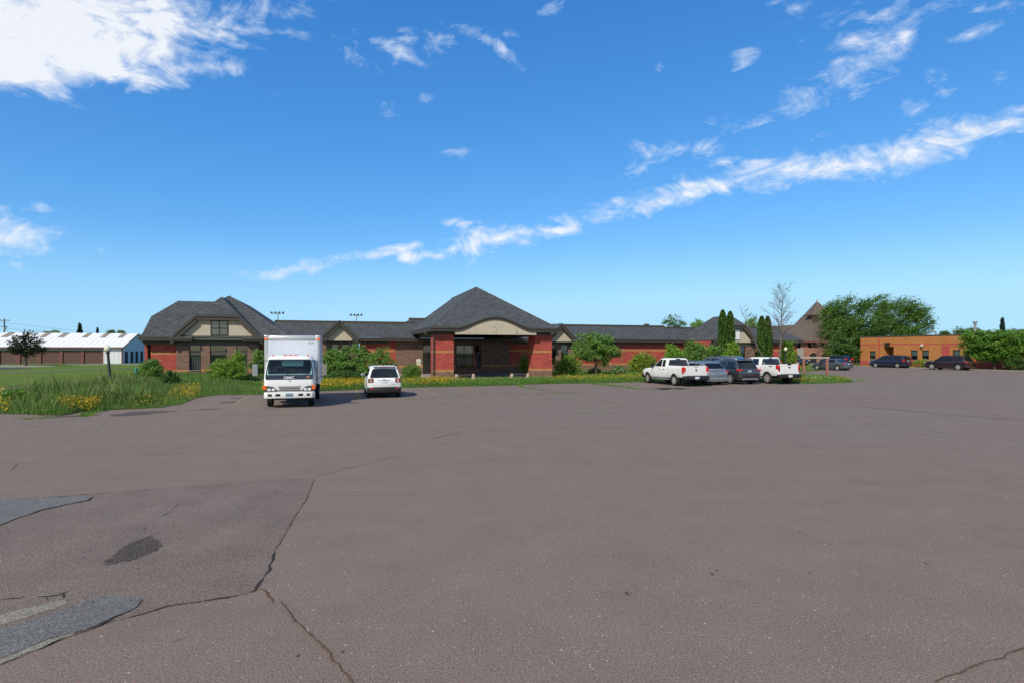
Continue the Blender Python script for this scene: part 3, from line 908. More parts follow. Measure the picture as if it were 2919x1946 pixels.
def gable(sc, hw, tf, ze, zcut, zap, tap, tback, wall_t, zbot, returns=.75, over=.14, slope_to=None, trim=.30):
    """front gable with a clipped (jerkinhead) peak when zcut < zap; roof runs back to tback"""
    r = MB()
    k = (zap - ze) / hw
    hc = (zap - zcut) / k
    A, B = (sc - hw, tf, ze), (sc + hw, tf, ze)
    C, D = (sc - hc, tf, zcut), (sc + hc, tf, zcut)
    P, Q = (sc, tap, zap), (sc, tback, zap)
    th = (0, 0, -.07)
    r.slab([A, C, P, Q, (sc - hw, tback, ze)], th); r.slab([B, (sc + hw, tback, ze), Q, P, D], th)
    if hc > .05: r.slab([C, D, P], th)
    o = r.build('roof', m_roof, bld, BO, uv=True)
    f = MB()

    def rake(a, b, dn, y0, y1, off):
        pa = Vector(a) + Vector((0, 0, off)); pb = Vector(b) + Vector((0, 0, off))
        f.add([(pa.x, y0, pa.z), (pb.x, y0, pb.z), (pb.x, y0, pb.z - dn), (pa.x, y0, pa.z - dn), (pa.x, y1, pa.z), (pb.x, y1, pb.z), (pb.x, y1, pb.z - dn), (pa.x, y1, pa.z - dn)],
              [(0, 1, 2, 3), (4, 5, 6, 7), (0, 1, 5, 4), (1, 2, 6, 5), (2, 3, 7, 6), (3, 0, 4, 7)])
    dn = trim * math.sqrt(1 + k * k)
    rake(A, C, dn * .42, tf - .05, tf + .05, -.075); rake(A, C, dn, tf + .012, wall_t - .01, -.078 - dn * .3)
    rake(B, D, dn * .42, tf - .05, tf + .05, -.075); rake(B, D, dn, tf + .012, wall_t - .01, -.078 - dn * .3)
    if hc > .05:
        f.box(C[0] + .01, D[0] - .01, tf - .055, tf + .045, zcut - .075 - trim * .42, zcut - .074); f.box(C[0] + .012, D[0] - .012, tf + .014, wall_t - .012, zcut - .075 - trim * 1.25, zcut - .09)
    for sg, X in ((1, A), (-1, B)):                      # boxed cornice returns
        a, b = X[0] - sg * .02, X[0] + sg * returns
        f.box(min(a, b), max(a, b), tf - .03, wall_t + .02, ze - .36, ze - .085)
        a2, b2 = X[0] - sg * .04, X[0] + sg * (returns + .05)
        f.box(min(a2, b2), max(a2, b2), tf - .09, wall_t + .02, ze - .20, ze - .082)
        r2 = MB().slab([(min(a2, b2), tf - .09, ze - .08), (max(a2, b2), tf - .09, ze - .08), (max(a2, b2), wall_t, ze + .16), (min(a2, b2), wall_t, ze + .16)], (0, 0, -.02))
        r2.build('return_roof', m_roof, o, BO, uv=True)
    f.build('rake_trim', m_fascia, bld, BO)
    g = MB()
    pts = [(sc - hw + .12, wall_t, zbot), (sc + hw - .12, wall_t, zbot), (sc + hw - .12, wall_t, ze - .05), (sc + hc, wall_t, zcut - .12), (sc - hc, wall_t, zcut - .12), (sc - hw + .12, wall_t, ze - .05)]
    if hc <= .05: pts = [pts[0], pts[1], pts[2], (sc, wall_t, zap - .12), pts[5]]
    g.slab(pts, (0, .15, 0))
    return o, g.build('gable_wall', m_cream, bld, BO)


m_hipcap = mat('hip_shingles', (.095, .097, .103), .9, .25, 5)
# ---- left pavilion
LZ = -.30
lw = [(SP(539.7, 59), SP(573, 59)), (SP(599, 59), SP(647.8, 59)), (SP(674.6, 59), SP(705, 59))]
zb, zt_ = ZP(620, 1053.4, 59), ZP(620, 982.6, 59)
zr1, zr2 = ZP(620, 1010, 59), ZP(620, 1001.5, 59)
sL, sR = SP(503, 59), SP(738.6, 59)
opn = [(a, b, zb, zt_) for a, b in lw]
block_wall('wall', sL, sR, 59.0, LZ, zt_, pier, opn, single=True)
block_wall('wall', SP(431, 59.5), sL, 59.4, LZ, 3.55, band, single=True, mort=m_mortar_red)
MB().box(-17.0, -16.75, 59.66, 70, -.4, 3.36).build('side_wall', m_red, bld, BO)
block_wall('side_wall', 59.3, 62, sR, LZ, 3.55, pier, axis='t', inward=-1)
for i, (a, b) in enumerate(lw):
    w = window(a, b, zb, zt_, 59.09, tran=(zr1 - .03, zr2 + .03), blind=(a + .08, b - .08, zb + .05, zb + (1.25 if i != 1 else .8), 'v'))
    pm = MB().box(a + .03, b - .03, 59.11, 59.125, zr1 - .02, zr2 + .02).build('spandrel_panel', m_frieze, w, BO)
    MB().box(a - .02, b + .02, 58.93, 59.09, zb - .06, zb - .002).build('sill', m_conc, w, BO)
fz = MB(); fz.box(sL - .1, sR + .05, 58.93, 59.30, zt_ + .004, 3.40); fz.box(-17.05, sL - .105, 59.36, 59.55, 3.0, 3.40)
fz.build('frieze', m_frieze, bld, BO)
# hipped roof of the pavilion
HA, HB, HT, HZ = -17.2, -4.5, 58.55, 3.68
ap = (-10.8, 65.0, 8.07)
r = MB()
r.poly([(HA, HT, HZ), (HB, HT, HZ), ap]); r.poly([(HB, HT, HZ), (HB, 80, HZ), (ap[0], 80, ap[2]), ap]); r.poly([(HA, HT, HZ), ap, (ap[0], 80, ap[2]), (HA, 80, HZ)])
hip = r.build('roof', m_roof, bld, BO, uv=True)
hc = MB(); hc.tube([(HA, HT, HZ), (ap[0], ap[1], ap[2])], .045, 6); hc.tube([(HB, HT, HZ), (ap[0], ap[1], ap[2])], .045, 6)
hc.build('hip_cap', m_hipcap, hip, BO)
f = MB(); fascia_run(f, HA, -14.2, HT, HZ); f.box(HA + .01, HA + .14, HT + .1, 80, HZ - .34, HZ - .02)
fascia_run(f, -7.0, HB, HT, HZ); f.box(HB - .14, HB - .01, HT + .1, 66, HZ - .34, HZ - .02)
f.build('fascia', m_fascia, bld, BO)
MB().poly([(HA + .1, HT + .1, HZ - .33), (HB - .1, HT + .1, HZ - .33), (HB - .1, 62, HZ - .33), (HA + .1, 62, HZ - .33)]).build('soffit', m_soffit, bld, BO, recalc=False)
# roof behind, clipped gable end to the left
r = MB(); s0, zr_, tr_ = -19.4, 8.07, 73.2
r.poly([(s0, 66.7, 3.68), (-10.9, 66.7, 3.68), (-10.9, tr_, zr_), (-17.5, tr_, zr_), (s0, 70.3, 6.1)])
r.poly([(s0, 70.3, 6.1), (-17.5, tr_, zr_), (s0, 76.1, 6.1)]); r.poly([(s0, 76.1, 6.1), (-17.5, tr_, zr_), (-10.9, tr_, zr_), (-10.9, 79.7, 3.68), (s0, 79.7, 3.68)])
rb_ = r.build('roof', m_roof, bld, BO, uv=True)
f = MB(); f.slab([(s0, 66.7, 3.67), (s0, 70.3, 6.09), (s0, 70.3, 5.8), (s0, 66.7, 3.38)], (.08, 0, 0)); fascia_run(f, s0, -17.3, 66.7, 3.68)
f.build('fascia', m_fascia, bld, BO)
MB().box(-19.1, -17, 67.2, 79, -.3, 3.4).build('wall', m_red, bld, BO)
o, gw = gable(-10.72, 3.88, 58.4, 3.66, 5.75, 7.56, 60.25, 66, 58.75, 3.41, 1.75, trim=.34)
ux0, ux1 = SP(600.5, 58.7), SP(650.5, 58.7)
window(ux0, ux1, ZP(625, 956, 58.7), ZP(625, 914, 58.7), 58.69, mull=((ux0 + ux1) / 2,), tran=(ZP(625, 935.3, 58.7),), fr=.07)

# ---- straight wings, left and right of the portico
TF = 60.0
mansard(-6.2, 8.2, 59.4, 63.2, 3.74, 5.34)
mansard(4.95, 20.5, 59.2, 64.2, 3.72, 5.84, left_hip=2.7)
mansard(19.5, 39.4, 59.4, 63.2, 3.74, 5.34, right_hip=0.0)
mansard(38.5, 46.5, 63.0, 66.8, 3.74, 5.34)
mansard(47.6, 57.7, 59.4, 63.2, 3.74, 5.34, right_hip=.6)
v = MB(); v.box(36.9, 37.4, 63.3, 63.8, 5.3, 5.75); v.build('roof_vent', m_fascia, bld, BO)
fz = MB(); fz.box(-7, 5, 59.9, 60.1, 3.14, 3.41); fz.box(18.5, 39.2, 59.9, 60.1, 3.14, 3.41); fz.box(38.9, 46, 63.5, 63.7, 3.14, 3.41); fz.box(48.5, 57.3, 59.9, 60.1, 3.14, 3.41)
fz.build('frieze', m_frieze, bld, BO)
x1 = SP(1129, TF); xd0, xd1 = SP(1206, TF), SP(1229, TF)
block_wall('wall', sR + .1, -1.75, TF, -.1, 3.62, band, mort=m_mortar_red)
block_wall('wall', 2.1, x1, TF, -.1, 3.62, band, mort=m_mortar_red)
block_wall('wall', x1, xd0, TF - .12, -.1, 3.62, pier)
# glazed entrance and walls beneath the portico
door_top = ZP(1214, 983, TF)
e0, e1 = SP(1300, TF), SP(1371, TF)
eb, et = ZP(1335, 1046, TF), ZP(1335, 983, TF)
block_wall('wall', xd1, e0, TF - .1, -.1, 3.7, pier)
block_wall('wall', e0, SP(1451, TF), TF - .1, -.1, 3.7, pier, [(e0 + .02, e1, eb, et)])
block_wall('wall', SP(1451, TF), 21.9, TF, -.05, 3.62, band, mort=m_mortar_red)
w = window(xd0, xd1, 0.0, 3.0, TF, tran=(2.25,), name='door')
dl = MB().box(xd0 + .1, xd1 - .1, 59.93, 59.99, .08, 2.2); dl.build('door_leaf', m_frame, w, BO)
MB().box(xd0 + .45, xd1 - .14, 59.915, 59.93, 1.05, 1.85).build('door_pane', m_glass, w, BO)
MB().box(xd0, xd1, TF, TF + .2, 3.0, 3.7).build('door_header', m_frieze, bld, BO)
window(e0 + .02, e1, eb, et, TF, mull=((e0 * 2 + e1) / 3, (e0 + 2 * e1) / 3), tran=(eb + (et - eb) * .62,), blind=(e1 - .5, e1 - .1, eb + .1, et - .7, 'h'))
# ---- bays under the small dormers
for sc, in_px in ((.12, (944, 967, 974, 998)), (23.72, (1576.5, 1590.5, 1599.5, 1614.5))):
    a, b, c, d = [SP(p, 59.6) for p in in_px]
    if sc > 1: a, b, c, d = sc - 1.25, sc - .35, sc + .30, sc + 1.15
    zw0, zw1 = .9, 3.10
    block_wall('wall', sc - 1.86, sc + 1.86, 59.6, -.05 if sc > 1 else -.15, 3.12, pier, [(a, b, zw0, zw1), (c, d, zw0, zw1)], thick=.6)
    for p, q in ((a, b), (c, d)):
        window(p, q, zw0, zw1, 59.68, tran=(2.35,), blind=(p + .06, p + .4, 2.4, 3.0, 'h'))
    MB().box(sc - 1.9, sc + 1.9, 59.53, 59.9, 3.124, 3.40).build('frieze', m_frieze, bld, BO)
    gable(sc, 1.85, 58.6, 3.66, 5.42, 5.44, 58.6, 63, 59.0, 3.41, .62, trim=.26)
block_wall('wall', 25.6, 39.0, TF, -.05, 3.62, band, mort=m_mortar_red)
block_wall('wall', 39.0, 47.5, 63.6, -.05, 3.62, band, mort=m_mortar_red)
block_wall('side_wall', 60.3, 66, 39.0, -.05, 3.62, band, axis='t', inward=-1, mort=m_mortar_red)
# ---- right pavilion
RC = 46.6
block_wall('wall', 43.4, 49.7, 59.0, -.05, 3.0, pier, [(44.2, 45.3, .4, 3.0), (46.0, 47.2, .4, 3.0), (47.6, 48.3, .4, 3.0)])
for a, b in ((44.2, 45.3), (46.0, 47.2), (47.6, 48.3)):
    window(a, b, .4, 3.0, 59.09, tran=(2.1,))
block_wall('side_wall', 59.3, 63.5, 43.4, -.05, 3.6, band, axis='t', inward=1, mort=m_mortar_red)
MB().box(43.3, 49.8, 58.93, 59.3, 3.004, 3.40).build('frieze', m_frieze, bld, BO)
o, gw = gable(RC, 3.1, 58.4, 3.70, 5.60, 6.75, 59.5, 63, 58.75, 3.41, .8, trim=.34)
r = MB(); r.poly([(RC, 63, 6.75), (RC - 3.4, 66.5, 3.7), (RC + 3.4, 66.5, 3.7)]); r.poly([(RC, 63, 6.75), (RC - 3.1, 63, 3.7), (RC - 3.4, 66.5, 3.7)]); r.poly([(RC, 63, 6.75), (RC + 3.1, 63, 3.7), (RC + 3.4, 66.5, 3.7)])
r.build('roof', m_roof, bld, BO, uv=True)
block_wall('wall', 49.7, 57.2, TF, -.05, 3.62, band, [(50.6, 51.7, 0, 2.2)], mort=m_mortar_red)
dw = window(50.6, 51.7, 0.0, 2.2, TF + .02, name='door'); MB().box(50.7, 51.6, 60.0, 60.05, .05, 2.1).build('door_leaf', m_frame, dw, BO)
block_wall('side_wall', 60.3, 74, 57.2, -.05, 3.62, band, axis='t', inward=-1, mort=m_mortar_red)
MB().box(49.9, 50.35, 59.7, 59.98, 2.55, 2.72).build('wall_lamp', m_amber, bld, BO)
# sign board on the cream gable
q0, q1 = SP(2091.5, 58.7), SP(2108.5, 58.7)
sg = empty('gable_sign', W(q0 + (q1 - q0) / 2, 58.72, ZP(2100, 967, 58.7)), TH, 'white rectangular notice board high on the cream right gable', 'sign')
hgt = ZP(2100, 941, 58.7) - ZP(2100, 967, 58.7)
MB().box(-(q1 - q0) / 2, (q1 - q0) / 2, -.03, .02, 0, hgt).build('board', m_sign, sg)
fr = MB(); ww = (q1 - q0) / 2
fr.box(-ww - .05, -ww, -.045, .02, -.05, hgt + .05); fr.box(ww, ww + .05, -.045, .02, -.05, hgt + .05); fr.box(-ww, ww, -.045, .02, hgt, hgt + .05); fr.box(-ww, ww, -.045, .02, -.05, 0)
fr.build('board_frame', mat('sign_frame_blue', (.35, .50, .56), .5), sg)

# ---- portico
PT = 48.0
pl = [(7.76, 9.46), (16.78, 18.44)]
for (a, b) in pl:
    block_wall('pillar', a, b, PT, -.15, 3.78, band, single=True, thick=1.8, mort=m_mortar_red)
    block_wall('pillar_side', PT + .03, PT + 1.8, a, -.15, 3.78, band, axis='t', inward=1, thick=.3, mort=m_mortar_red)
    block_wall('pillar_side', PT + .03, PT + 1.8, b, -.15, 3.78, band, axis='t', inward=-1, thick=.3, mort=m_mortar_red)
es0, es1, et0, ez = 7.36, 18.80, 47.35, 4.42
aps, apt, apz = 13.0, 54.4, 8.62
sa, sb = SP(1303, et0), SP(1519, et0)


def arch(s):
    if s <= sa or s >= sb: return 0.0
    q = (s - sa) / (sb - sa)
    return .92 * (0.5 - .5 * math.cos(2 * math.pi * q)) ** .85


NU, NV = 64, 22
vs, fs = [], []
for j in range(NV + 1):
    v_ = (j / NV) ** 1.25
    l, r_ = es0 + (aps - es0) * v_, es1 + (aps - es1) * v_
    t = et0 + (apt - et0) * v_; zp_ = ez + (apz - ez) * v_
    for i in range(NU + 1):
        s = l + (r_ - l) * i / NU
        za = ez + arch(s) * (1 if j == 0 else 1) + .16 * (t - et0)
        a_ = arch(s)
        z = zp_
        if a_ > 1e-4:
            k_ = .10; hh = max(k_ - abs(za - zp_), 0) / k_
            z = max(za, zp_) + hh * hh * k_ * .25 * (0 if j == 0 else 1)
            if j == 0: z = ez + a_
        vs.append((s, t, z))
for j in range(NV):
    for i in range(NU):
        b0 = j * (NU + 1) + i
        fs.append((b0, b0 + 1, b0 + NU + 2, b0 + NU + 1))
pr = MB().add(vs, fs).build('portico_roof', m_roof, bld, BO, smooth=30, uv=True, recalc=False)
r = MB()
r.poly([(es0, et0, ez), (aps, apt, apz), (aps, 67.4, apz), (es0 + .6, 68.5, ez + .4), (es0, 62.5, ez)])
r.poly([(es1, et0, ez), (es1, 62.5, ez), (es1 - .6, 68.5, ez + .4), (aps, 67.4, apz), (aps, apt, apz)])
r.poly([(aps, 67.4, apz), (es0 + .6, 68.5, ez + .4), (es0 + 1, 74, ez), (es1 - 1, 74, ez), (es1 - .6, 68.5, ez + .4)])
r.build('roof', m_roof, bld, BO, uv=True)
hcap = MB()
hcap.tube([(es0, et0, ez - .01), (aps, apt, apz)], .045, 6); hcap.tube([(es1, et0, ez - .01), (aps, apt, apz)], .045, 6); hcap.tube([(aps, apt, apz + .02), (aps, 67.4, apz + .02)], .06, 6)
hcap.build('hip_cap', m_hipcap, pr, BO)
f = MB()
n = 72
top = [(es0 + (es1 - es0) * i / n) for i in range(n + 1)]
for lay, (y0, y1, o0, o1) in enumerate(((et0 - .03, et0 + .08, -.012, -.15), (et0 + .03, et0 + .14, -.15, -.36))):
    vs, fs = [], []
    for s in top:
        z = ez + arch(s)
        tp = 1 - .34 * min(1, arch(s) / .5); p0, p1 = o0 * tp, o1 * tp
        vs += [(s, y0, z + p0), (s, y0, z + p1), (s, y1, z + p1), (s, y1, z + p0)]
    for i in range(n):
        b0 = 4 * i
        for k_ in range(4): fs.append((b0 + k_, b0 + (k_ + 1) % 4, b0 + 4 + (k_ + 1) % 4, b0 + 4 + k_))
    fs += [(0, 1, 2, 3), (4 * n, 4 * n + 1, 4 * n + 2, 4 * n + 3)]
    f.add(vs, fs)
f.box(es0 + .01, es0 + .13, et0 + .15, 62.4, ez - .36, ez - .02); f.box(es1 - .13, es1 - .01, et0 + .15, 62.4, ez - .36, ez - .02)
f.build('portico_fascia', m_fascia, bld, BO)
# cream arch panel
tz = 3.80
TP = 47.46
pts = [(pl[0][1] + .02, TP, tz), (pl[1][0] - .02, TP, tz)]
ss = [pl[1][0] - .02 + (pl[0][1] + .02 - pl[1][0] + .02) * i / 40 for i in range(41)]
pts += [(s, TP, max(tz + .02, ez + arch(s) - .20)) for s in ss]
tym = MB().slab(pts, (0, .3, 0)).build('arch_panel', m_cream, bld, BO)
se = MB()
for q in (.25, .5, .75): 
    s = pl[0][1] + (pl[1][0] - pl[0][1]) * q; se.box(s - .008, s + .008, TP - .008, TP - .001, tz + .02, tz + .6)
se.build('panel_joint', m_soffit, tym, BO)
fl = MB()
for x, y in ((1336, 934), (1408.5, 932), (1408.5, 948), (1484, 932), (1338.5, 948), (1475, 949.5)):
    fl.lathe([(.0, -.0), (.035, .0), (.03, -.05), (0, -.06)], (SP(x, 47.45), TP - .001, ZP(x, y, 47.45)), 8, 'y')
fl.build('panel_light', m_frame, tym, BO)
b = MB()
b.box(pl[0][0] + .05, pl[0][1] - .02, 48.05, 49.75, 3.782, 4.07); b.box(pl[1][0] + .02, pl[1][1] - .05, 48.05, 49.75, 3.782, 4.07)
b.box(pl[0][0] + .25, pl[0][1] - .1, 49.76, 59.8, 3.80, 4.2); b.box(pl[1][0] + .1, pl[1][1] - .25, 49.76, 59.8, 3.80, 4.2)
b.build('beam', m_frieze, bld, BO)
MB().poly([(es0 + .1, et0 + .12, 4.07), (es1 - .1, et0 + .12, 4.07), (es1 - .1, 62, 4.07), (es0 + .1, 62, 4.07)]).build('portico_ceiling', m_soffit, bld, BO, recalc=False)
ds = MB()
ds.tube([(es0 + .25, et0 + .05, 4.1), (es0 + .3, et0 + .25, 3.9), (7.70, 47.9, 3.70), (7.70, 47.92, .1)], .055, 8)
ds.build('downspout', m_fascia, bld, BO)
ds = MB(); ds.tube([(es1 - .15, et0 + .2, 4.1), (es1 - .12, et0 + .35, 3.85), (18.55, 48.4, 3.6), (18.52, 48.6, 3.4), (18.52, 48.6, .1)], .055, 8)
ds.build('downspout', m_fascia, bld, BO)
el = MB().box(7.55, 7.75, 51.9, 52.3, 3.94, 4.06); el.build('emergency_light', m_sign, bld, BO)


def wall_sign(px0, px1, py0, py1, t, m, label, bars):
    s0, s1 = SP(px0, t), SP(px1, t); z0, z1 = ZP(px0, py1, t), ZP(px0, py0, t)
    e = empty('wall_sign', W((s0 + s1) / 2, t, z0), TH, label, 'sign', 'small notices by the side door')
    hw = (s1 - s0) / 2
    MB().box(-hw, hw, -.03, 0, 0, z1 - z0).build('sign_plate', m, e, bevel=.006)
    for (a, b_, c, d) in bars:
        MB().box(-hw + 2 * hw * a, -hw + 2 * hw * b_, -.034, -.03, (z1 - z0) * c, (z1 - z0) * d).build('print_line', mat('sign_print', (.33, .34, .30), .7), e)
    return e


wall_sign(1187.6, 1200, 1022.6, 1030.6, 59.86, m_sign, 'small white notice above the yellowish one beside the side door', [(.2, .9, .38, .58)])
wall_sign(1187.8, 1200, 1031.4, 1041, 59.86, m_signy, 'small pale yellow notice below the white one beside the side door', [(.25, .75, .60, .72), (.25, .75, .3, .42)])

# ------------------------------------------------------------------ white storage building far left
gx, gy = -72.7, 106.0
gs, gt = ST(Vector((gx, gy, 0)))
sto = empty('storage_building', W(gs, gt), TH, 'long white metal storage building with brown roll-up doors behind the left lawn', 'building')
SO = (gs, gt, 0)
Lb = 62; D = 16.0; ze, zr = 3.05, 5.75
doors = []
for a, b in ((224, 294), (164, 233), (103, 172), (42, 112), (-18, 51)):
    pass
dpx = [(239.5, 292), (179, 231), (118, 170), (58, 111), (0, 47), (-62, -14), (-125, -76), (-190, -140)]
dsx = [(SP(a, gt), SP(b, gt)) for a, b in dpx]
f = MB(); f.box(dsx[0][1] + .15, gs, gt, gt + .2, 0, ze - .05); 
f.box(gs - Lb, gs, gt + .28, gt + .3, 0, ze - .05)
f.build('front_wall', m_sidingw, sto, SO)
rb2 = MB(); x = dsx[0][1] + .3
while x < gs - .1: rb2.box(x, x + .05, gt - .03, gt - .001, .05, 2.5); x += .75
rb2.build('siding_rib', m_sidingw, sto, SO)
hd = MB(); hd.box(gs - Lb, dsx[0][1] + .15, gt - .02, gt + .27, 2.42, ze - .05); hd.build('door_header', mat('header_blue_grey', (.30, .34, .40), .6, .08), sto, SO)
for (a, b), (c, d) in zip(dsx[1:], dsx[:-1]): MB().box(b, c, gt - .05, gt + .25, 0, 2.419).build('door_post', m_gtrim, sto, SO)
MB().box(dsx[0][1], dsx[0][1] + .149, gt - .05, gt + .25, 0, 2.419).build('door_post', m_gtrim, sto, SO)
tr = MB(); tr.box(gs - .12, gs + .03, gt - .06, gt - .031, 0, ze); tr.box(gs + .001, gs + .05, gt - .03, gt + .25, 0, ze)
tr.build('corner_trim', m_gtrim, sto, SO)
for (a, b) in dsx:
    d_ = MB().box(a, b, gt + .20, gt + .27, .0, .10).build('garage_door', m_sidingw, sto, SO)
    for kk in range(4):
        z0 = .10 + kk * .58
        MB().box(a + .005, b - .005, gt + .10, gt + .2, z0 + .012, z0 + .568).build('door_panel', m_gdoor, d_, SO, bevel=.02, seg=1)
    MB().box(b - .25, b - .15, gt + .07, gt + .1, 1.0, 1.12).build('handle', m_chrome, d_, SO)
g = MB().slab([(gs, gt + .26, 0), (gs, gt + D, 0), (gs, gt + D, ze - .1), (gs, gt + D / 2, zr - .12), (gs, gt + .26, ze - .1)], (-.2, 0, 0))
g.build('gable_wall', m_siding_shaded, sto, SO)
r = MB(); r.slab([(gs - Lb, gt - .35, ze), (gs + .25, gt - .35, ze), (gs + .25, gt + D / 2, zr), (gs - Lb, gt + D / 2, zr)], (0, 0, -.1))
r.slab([(gs - Lb, gt + D / 2, zr), (gs + .25, gt + D / 2, zr), (gs + .25, gt + D + .35, ze), (gs - Lb, gt + D + .35, ze)], (0, 0, -.1))
rr_ = r.build('roof', m_metalroof, sto, SO)
rbz = MB(); x = gs - Lb + .5
k_ = (zr - ze) / (D / 2 + .35)
while x < gs: rbz.slab([(x, gt - .33, ze + .005), (x + .05, gt - .33, ze + .005), (x + .05, gt + D / 2, zr + .005), (x, gt + D / 2, zr + .005)], (0, 0, .035)); x += .9
rbz.build('roof_seam', m_metalroof, rr_, SO)
f = MB(); f.box(gs - Lb, gs + .28, gt - .47, gt - .36, ze - .22, ze - .02)
f.slab([(gs + .26, gt - .35, ze + .01), (gs + .26, gt + D / 2, zr + .01), (gs + .26, gt + D / 2, zr - .17), (gs + .26, gt - .35, ze - .2)], (.05, 0, 0)); f.slab([(gs + .26, gt + D + .35, ze + .01), (gs + .26, gt + D / 2, zr + .01), (gs + .26, gt + D / 2, zr - .17), (gs + .26, gt + D + .35, ze - .2)], (.05, 0, 0))
f.build('gutter', m_gtrim, sto, SO)
dn = MB().tube([(gs + .1, gt - .4, ze - .2), (gs + .1, gt - .12, ze - .5), (gs + .1, gt - .12, 0)], .06, 6); dn.build('downspout', m_gtrim, sto, SO)
for x0, x1_ in ((18, 38), (75, 92), (127, 143), (178, 195), (246, 262), (298, 313), (347, 362)):
    tt = gt + D / 2 - 1.6
    a, b = SP(x0 - 5, tt), SP(x1_ - 6, tt)
    sl = lambda t: ze + k_ * (t - gt + .35)
    o = MB().slab([(a, tt - 1.3, sl(tt - 1.3) + .045), (b, tt - 1.3, sl(tt - 1.3) + .045), (b, tt + 1.5, sl(tt + 1.5) + .045), (a, tt + 1.5, sl(tt + 1.5) + .045)], (0, 0, .02)).build('skylight', m_skylight, rr_, SO)
for tt in (1.4, 4.4, 7.2, 10.2, 13.2):
    MB().box(gs + .004, gs + .03, gt + tt, gt + tt + 1.5, .05, 2.25).build('gable_door', m_inside, sto, SO)

# ------------------------------------------------------------------ orange brick building on the right
OS = 83.4
OT0, OT1 = 38.0, TQ(2453, OS)
org_b = empty('orange_brick_building', W(OS, OT1), TH, 'flat roofed orange brick building with red base along the right edge', 'building')
OO = (OS, OT1, 0)
ztop = 4.55
wins = [(2479.4, 2496.5, 1000, 1023), (2596.4, 2616.2, 997.6, 1025), (2628.4, 2648.2, 997.6, 1025), (2715.5, 2737.6, 996.5, 1022)]
ops = []
for a, b, y0, y1 in wins:
    tA, tB = TQ(b, OS), TQ(a, OS); ops.append((tA, tB, ZQ((a + b) / 2, y1, OS), ZQ((a + b) / 2, y0, OS)))
ops.append((53.0, 54.4, .95, 2.5)); ops.append((44.0, 45.4, .95, 2.5))
dt0, dt1 = TQ(2548, OS), TQ(2521, OS)
ops.append((dt0, dt1, .0, ZQ(2535, 987.5, OS)))
ts = sorted({OT0, OT1, *[o[i] for o in ops for i in (0, 1)]}); zs = sorted({.80, ztop, *[o[i] for o in ops for i in (2, 3)]} | {0.0})
w = MB(); rd = MB()
for a, b in zip(ts[:-1], ts[1:]):
    for c, d in zip(zs[:-1], zs[1:]):
        if any(o[0] - 1e-4 <= a and b <= o[1] + 1e-4 and o[2] - 1e-4 <= c and d <= o[3] + 1e-4 for o in ops): continue
        w.box(OS, OS + .35, a, b, c, d)
w.build('brick_wall', m_orange, org_b, OO, uv=True)
for a, b in [(OT0, dt0 - .02), (dt1 + .02, OT1 - .02)]: rd.box(OS - .012, OS - .001, a, b, 0, .78)
pa, pb = TQ(2708, OS), TQ(2684.5, OS)
rd.box(OS - .010, OS - .001, pa, pb, .79, ZQ(2695, 983, OS) - .02)
rd.box(OS - .014, OS - .001, OT0, OT1 - .02, 3.30, 3.46)
rd.build('red_band', m_orange_red, org_b, OO)
MB().box(OS + .3, OS + 25, OT1 - .35, OT1, 0, ztop - .01).build('end_wall', m_orange, org_b, OO, uv=True)
MB().box(OS - .06, OS + 26, OT0, OT1 + .06, ztop, ztop + .14).build('roof_coping', m_frieze, org_b, OO)
for (a, b, c, d) in ops[:-1]:
    window(a, b, c, d, OS + .10, tran=(c + (d - c) * .42,), blind=(a + .08, b - .08, c + (d - c) * (.42 if a < 80 else .1), d - .08, 'h'), org=OO, root=org_b, axis='t', fr=.07)
    MB().box(OS - .05, OS + .09, a - .06, b + .06, c - .1, c - .004).build('sill', m_conc, org_b, OO)
wv = MB(); dd = ops[-1]
wv.box(OS + .34, OS + 1.6, dd[1], dd[1] + .06, 0, dd[3]); wv.box(OS + .34, OS + 1.6, dd[0] - .06, dd[0], 0, dd[3]); wv.box(OS + 1.6, OS + 1.7, dd[0], dd[1], 0, dd[3]); wv.box(OS + .34, OS + 1.7, dd[0], dd[1], dd[3], dd[3] + .05)
wv.build('recess_wall', m_orange, org_b, OO, uv=True)
MB().box(OS + 1.54, OS + 1.598, dd[0] + .15, dd[0] + 1.15, .05, 2.15).build('door', m_frame, org_b, OO)
rbk = MB()
for x0, x1_, y in ((2478, 2497, 990), (2597, 2646, 986), (2713, 2738, 985)):
    for kq in range(10):
        x = x0 + (x1_ - x0) * kq / 9; t = TQ(x, OS); z = ZQ(x, y + 2.5 * (kq % 2 * 2 - 1), OS)
        rbk.box(OS - .018, OS - .002, t - .1, t + .1, z - .05, z + .05)
rbk.build('red_accent_brick', m_orange_red, org_b, OO)
t = TQ(2532, OS); MB().box(OS - .4, OS - .001, t - .35, t + .35, ZQ(2532, 983, OS) - .05, ZQ(2532, 978, OS) + .1).build('wall_lamp', m_frame, org_b, OO, bevel=.05)
t = TQ(2632, OS); z = ZQ(2632, 984, OS)
fl = MB(); fl.box(OS - .35, OS - .001, t - .06, t + .06, z + .05, z + .15); fl.lathe([(.02, 0), (.12, .02), (.22, .3), (.20, .31), (0, .28)], (OS - .3, t, z - .2), 12, 'z')
fl.build('floodlight', m_sign, org_b, OO)
dsq = TQ(2507, OS); MB().box(OS - .10, OS - .016, dsq - .06, dsq + .06, .1, ztop - .1).build('downspout', m_orange_red, org_b, OO)
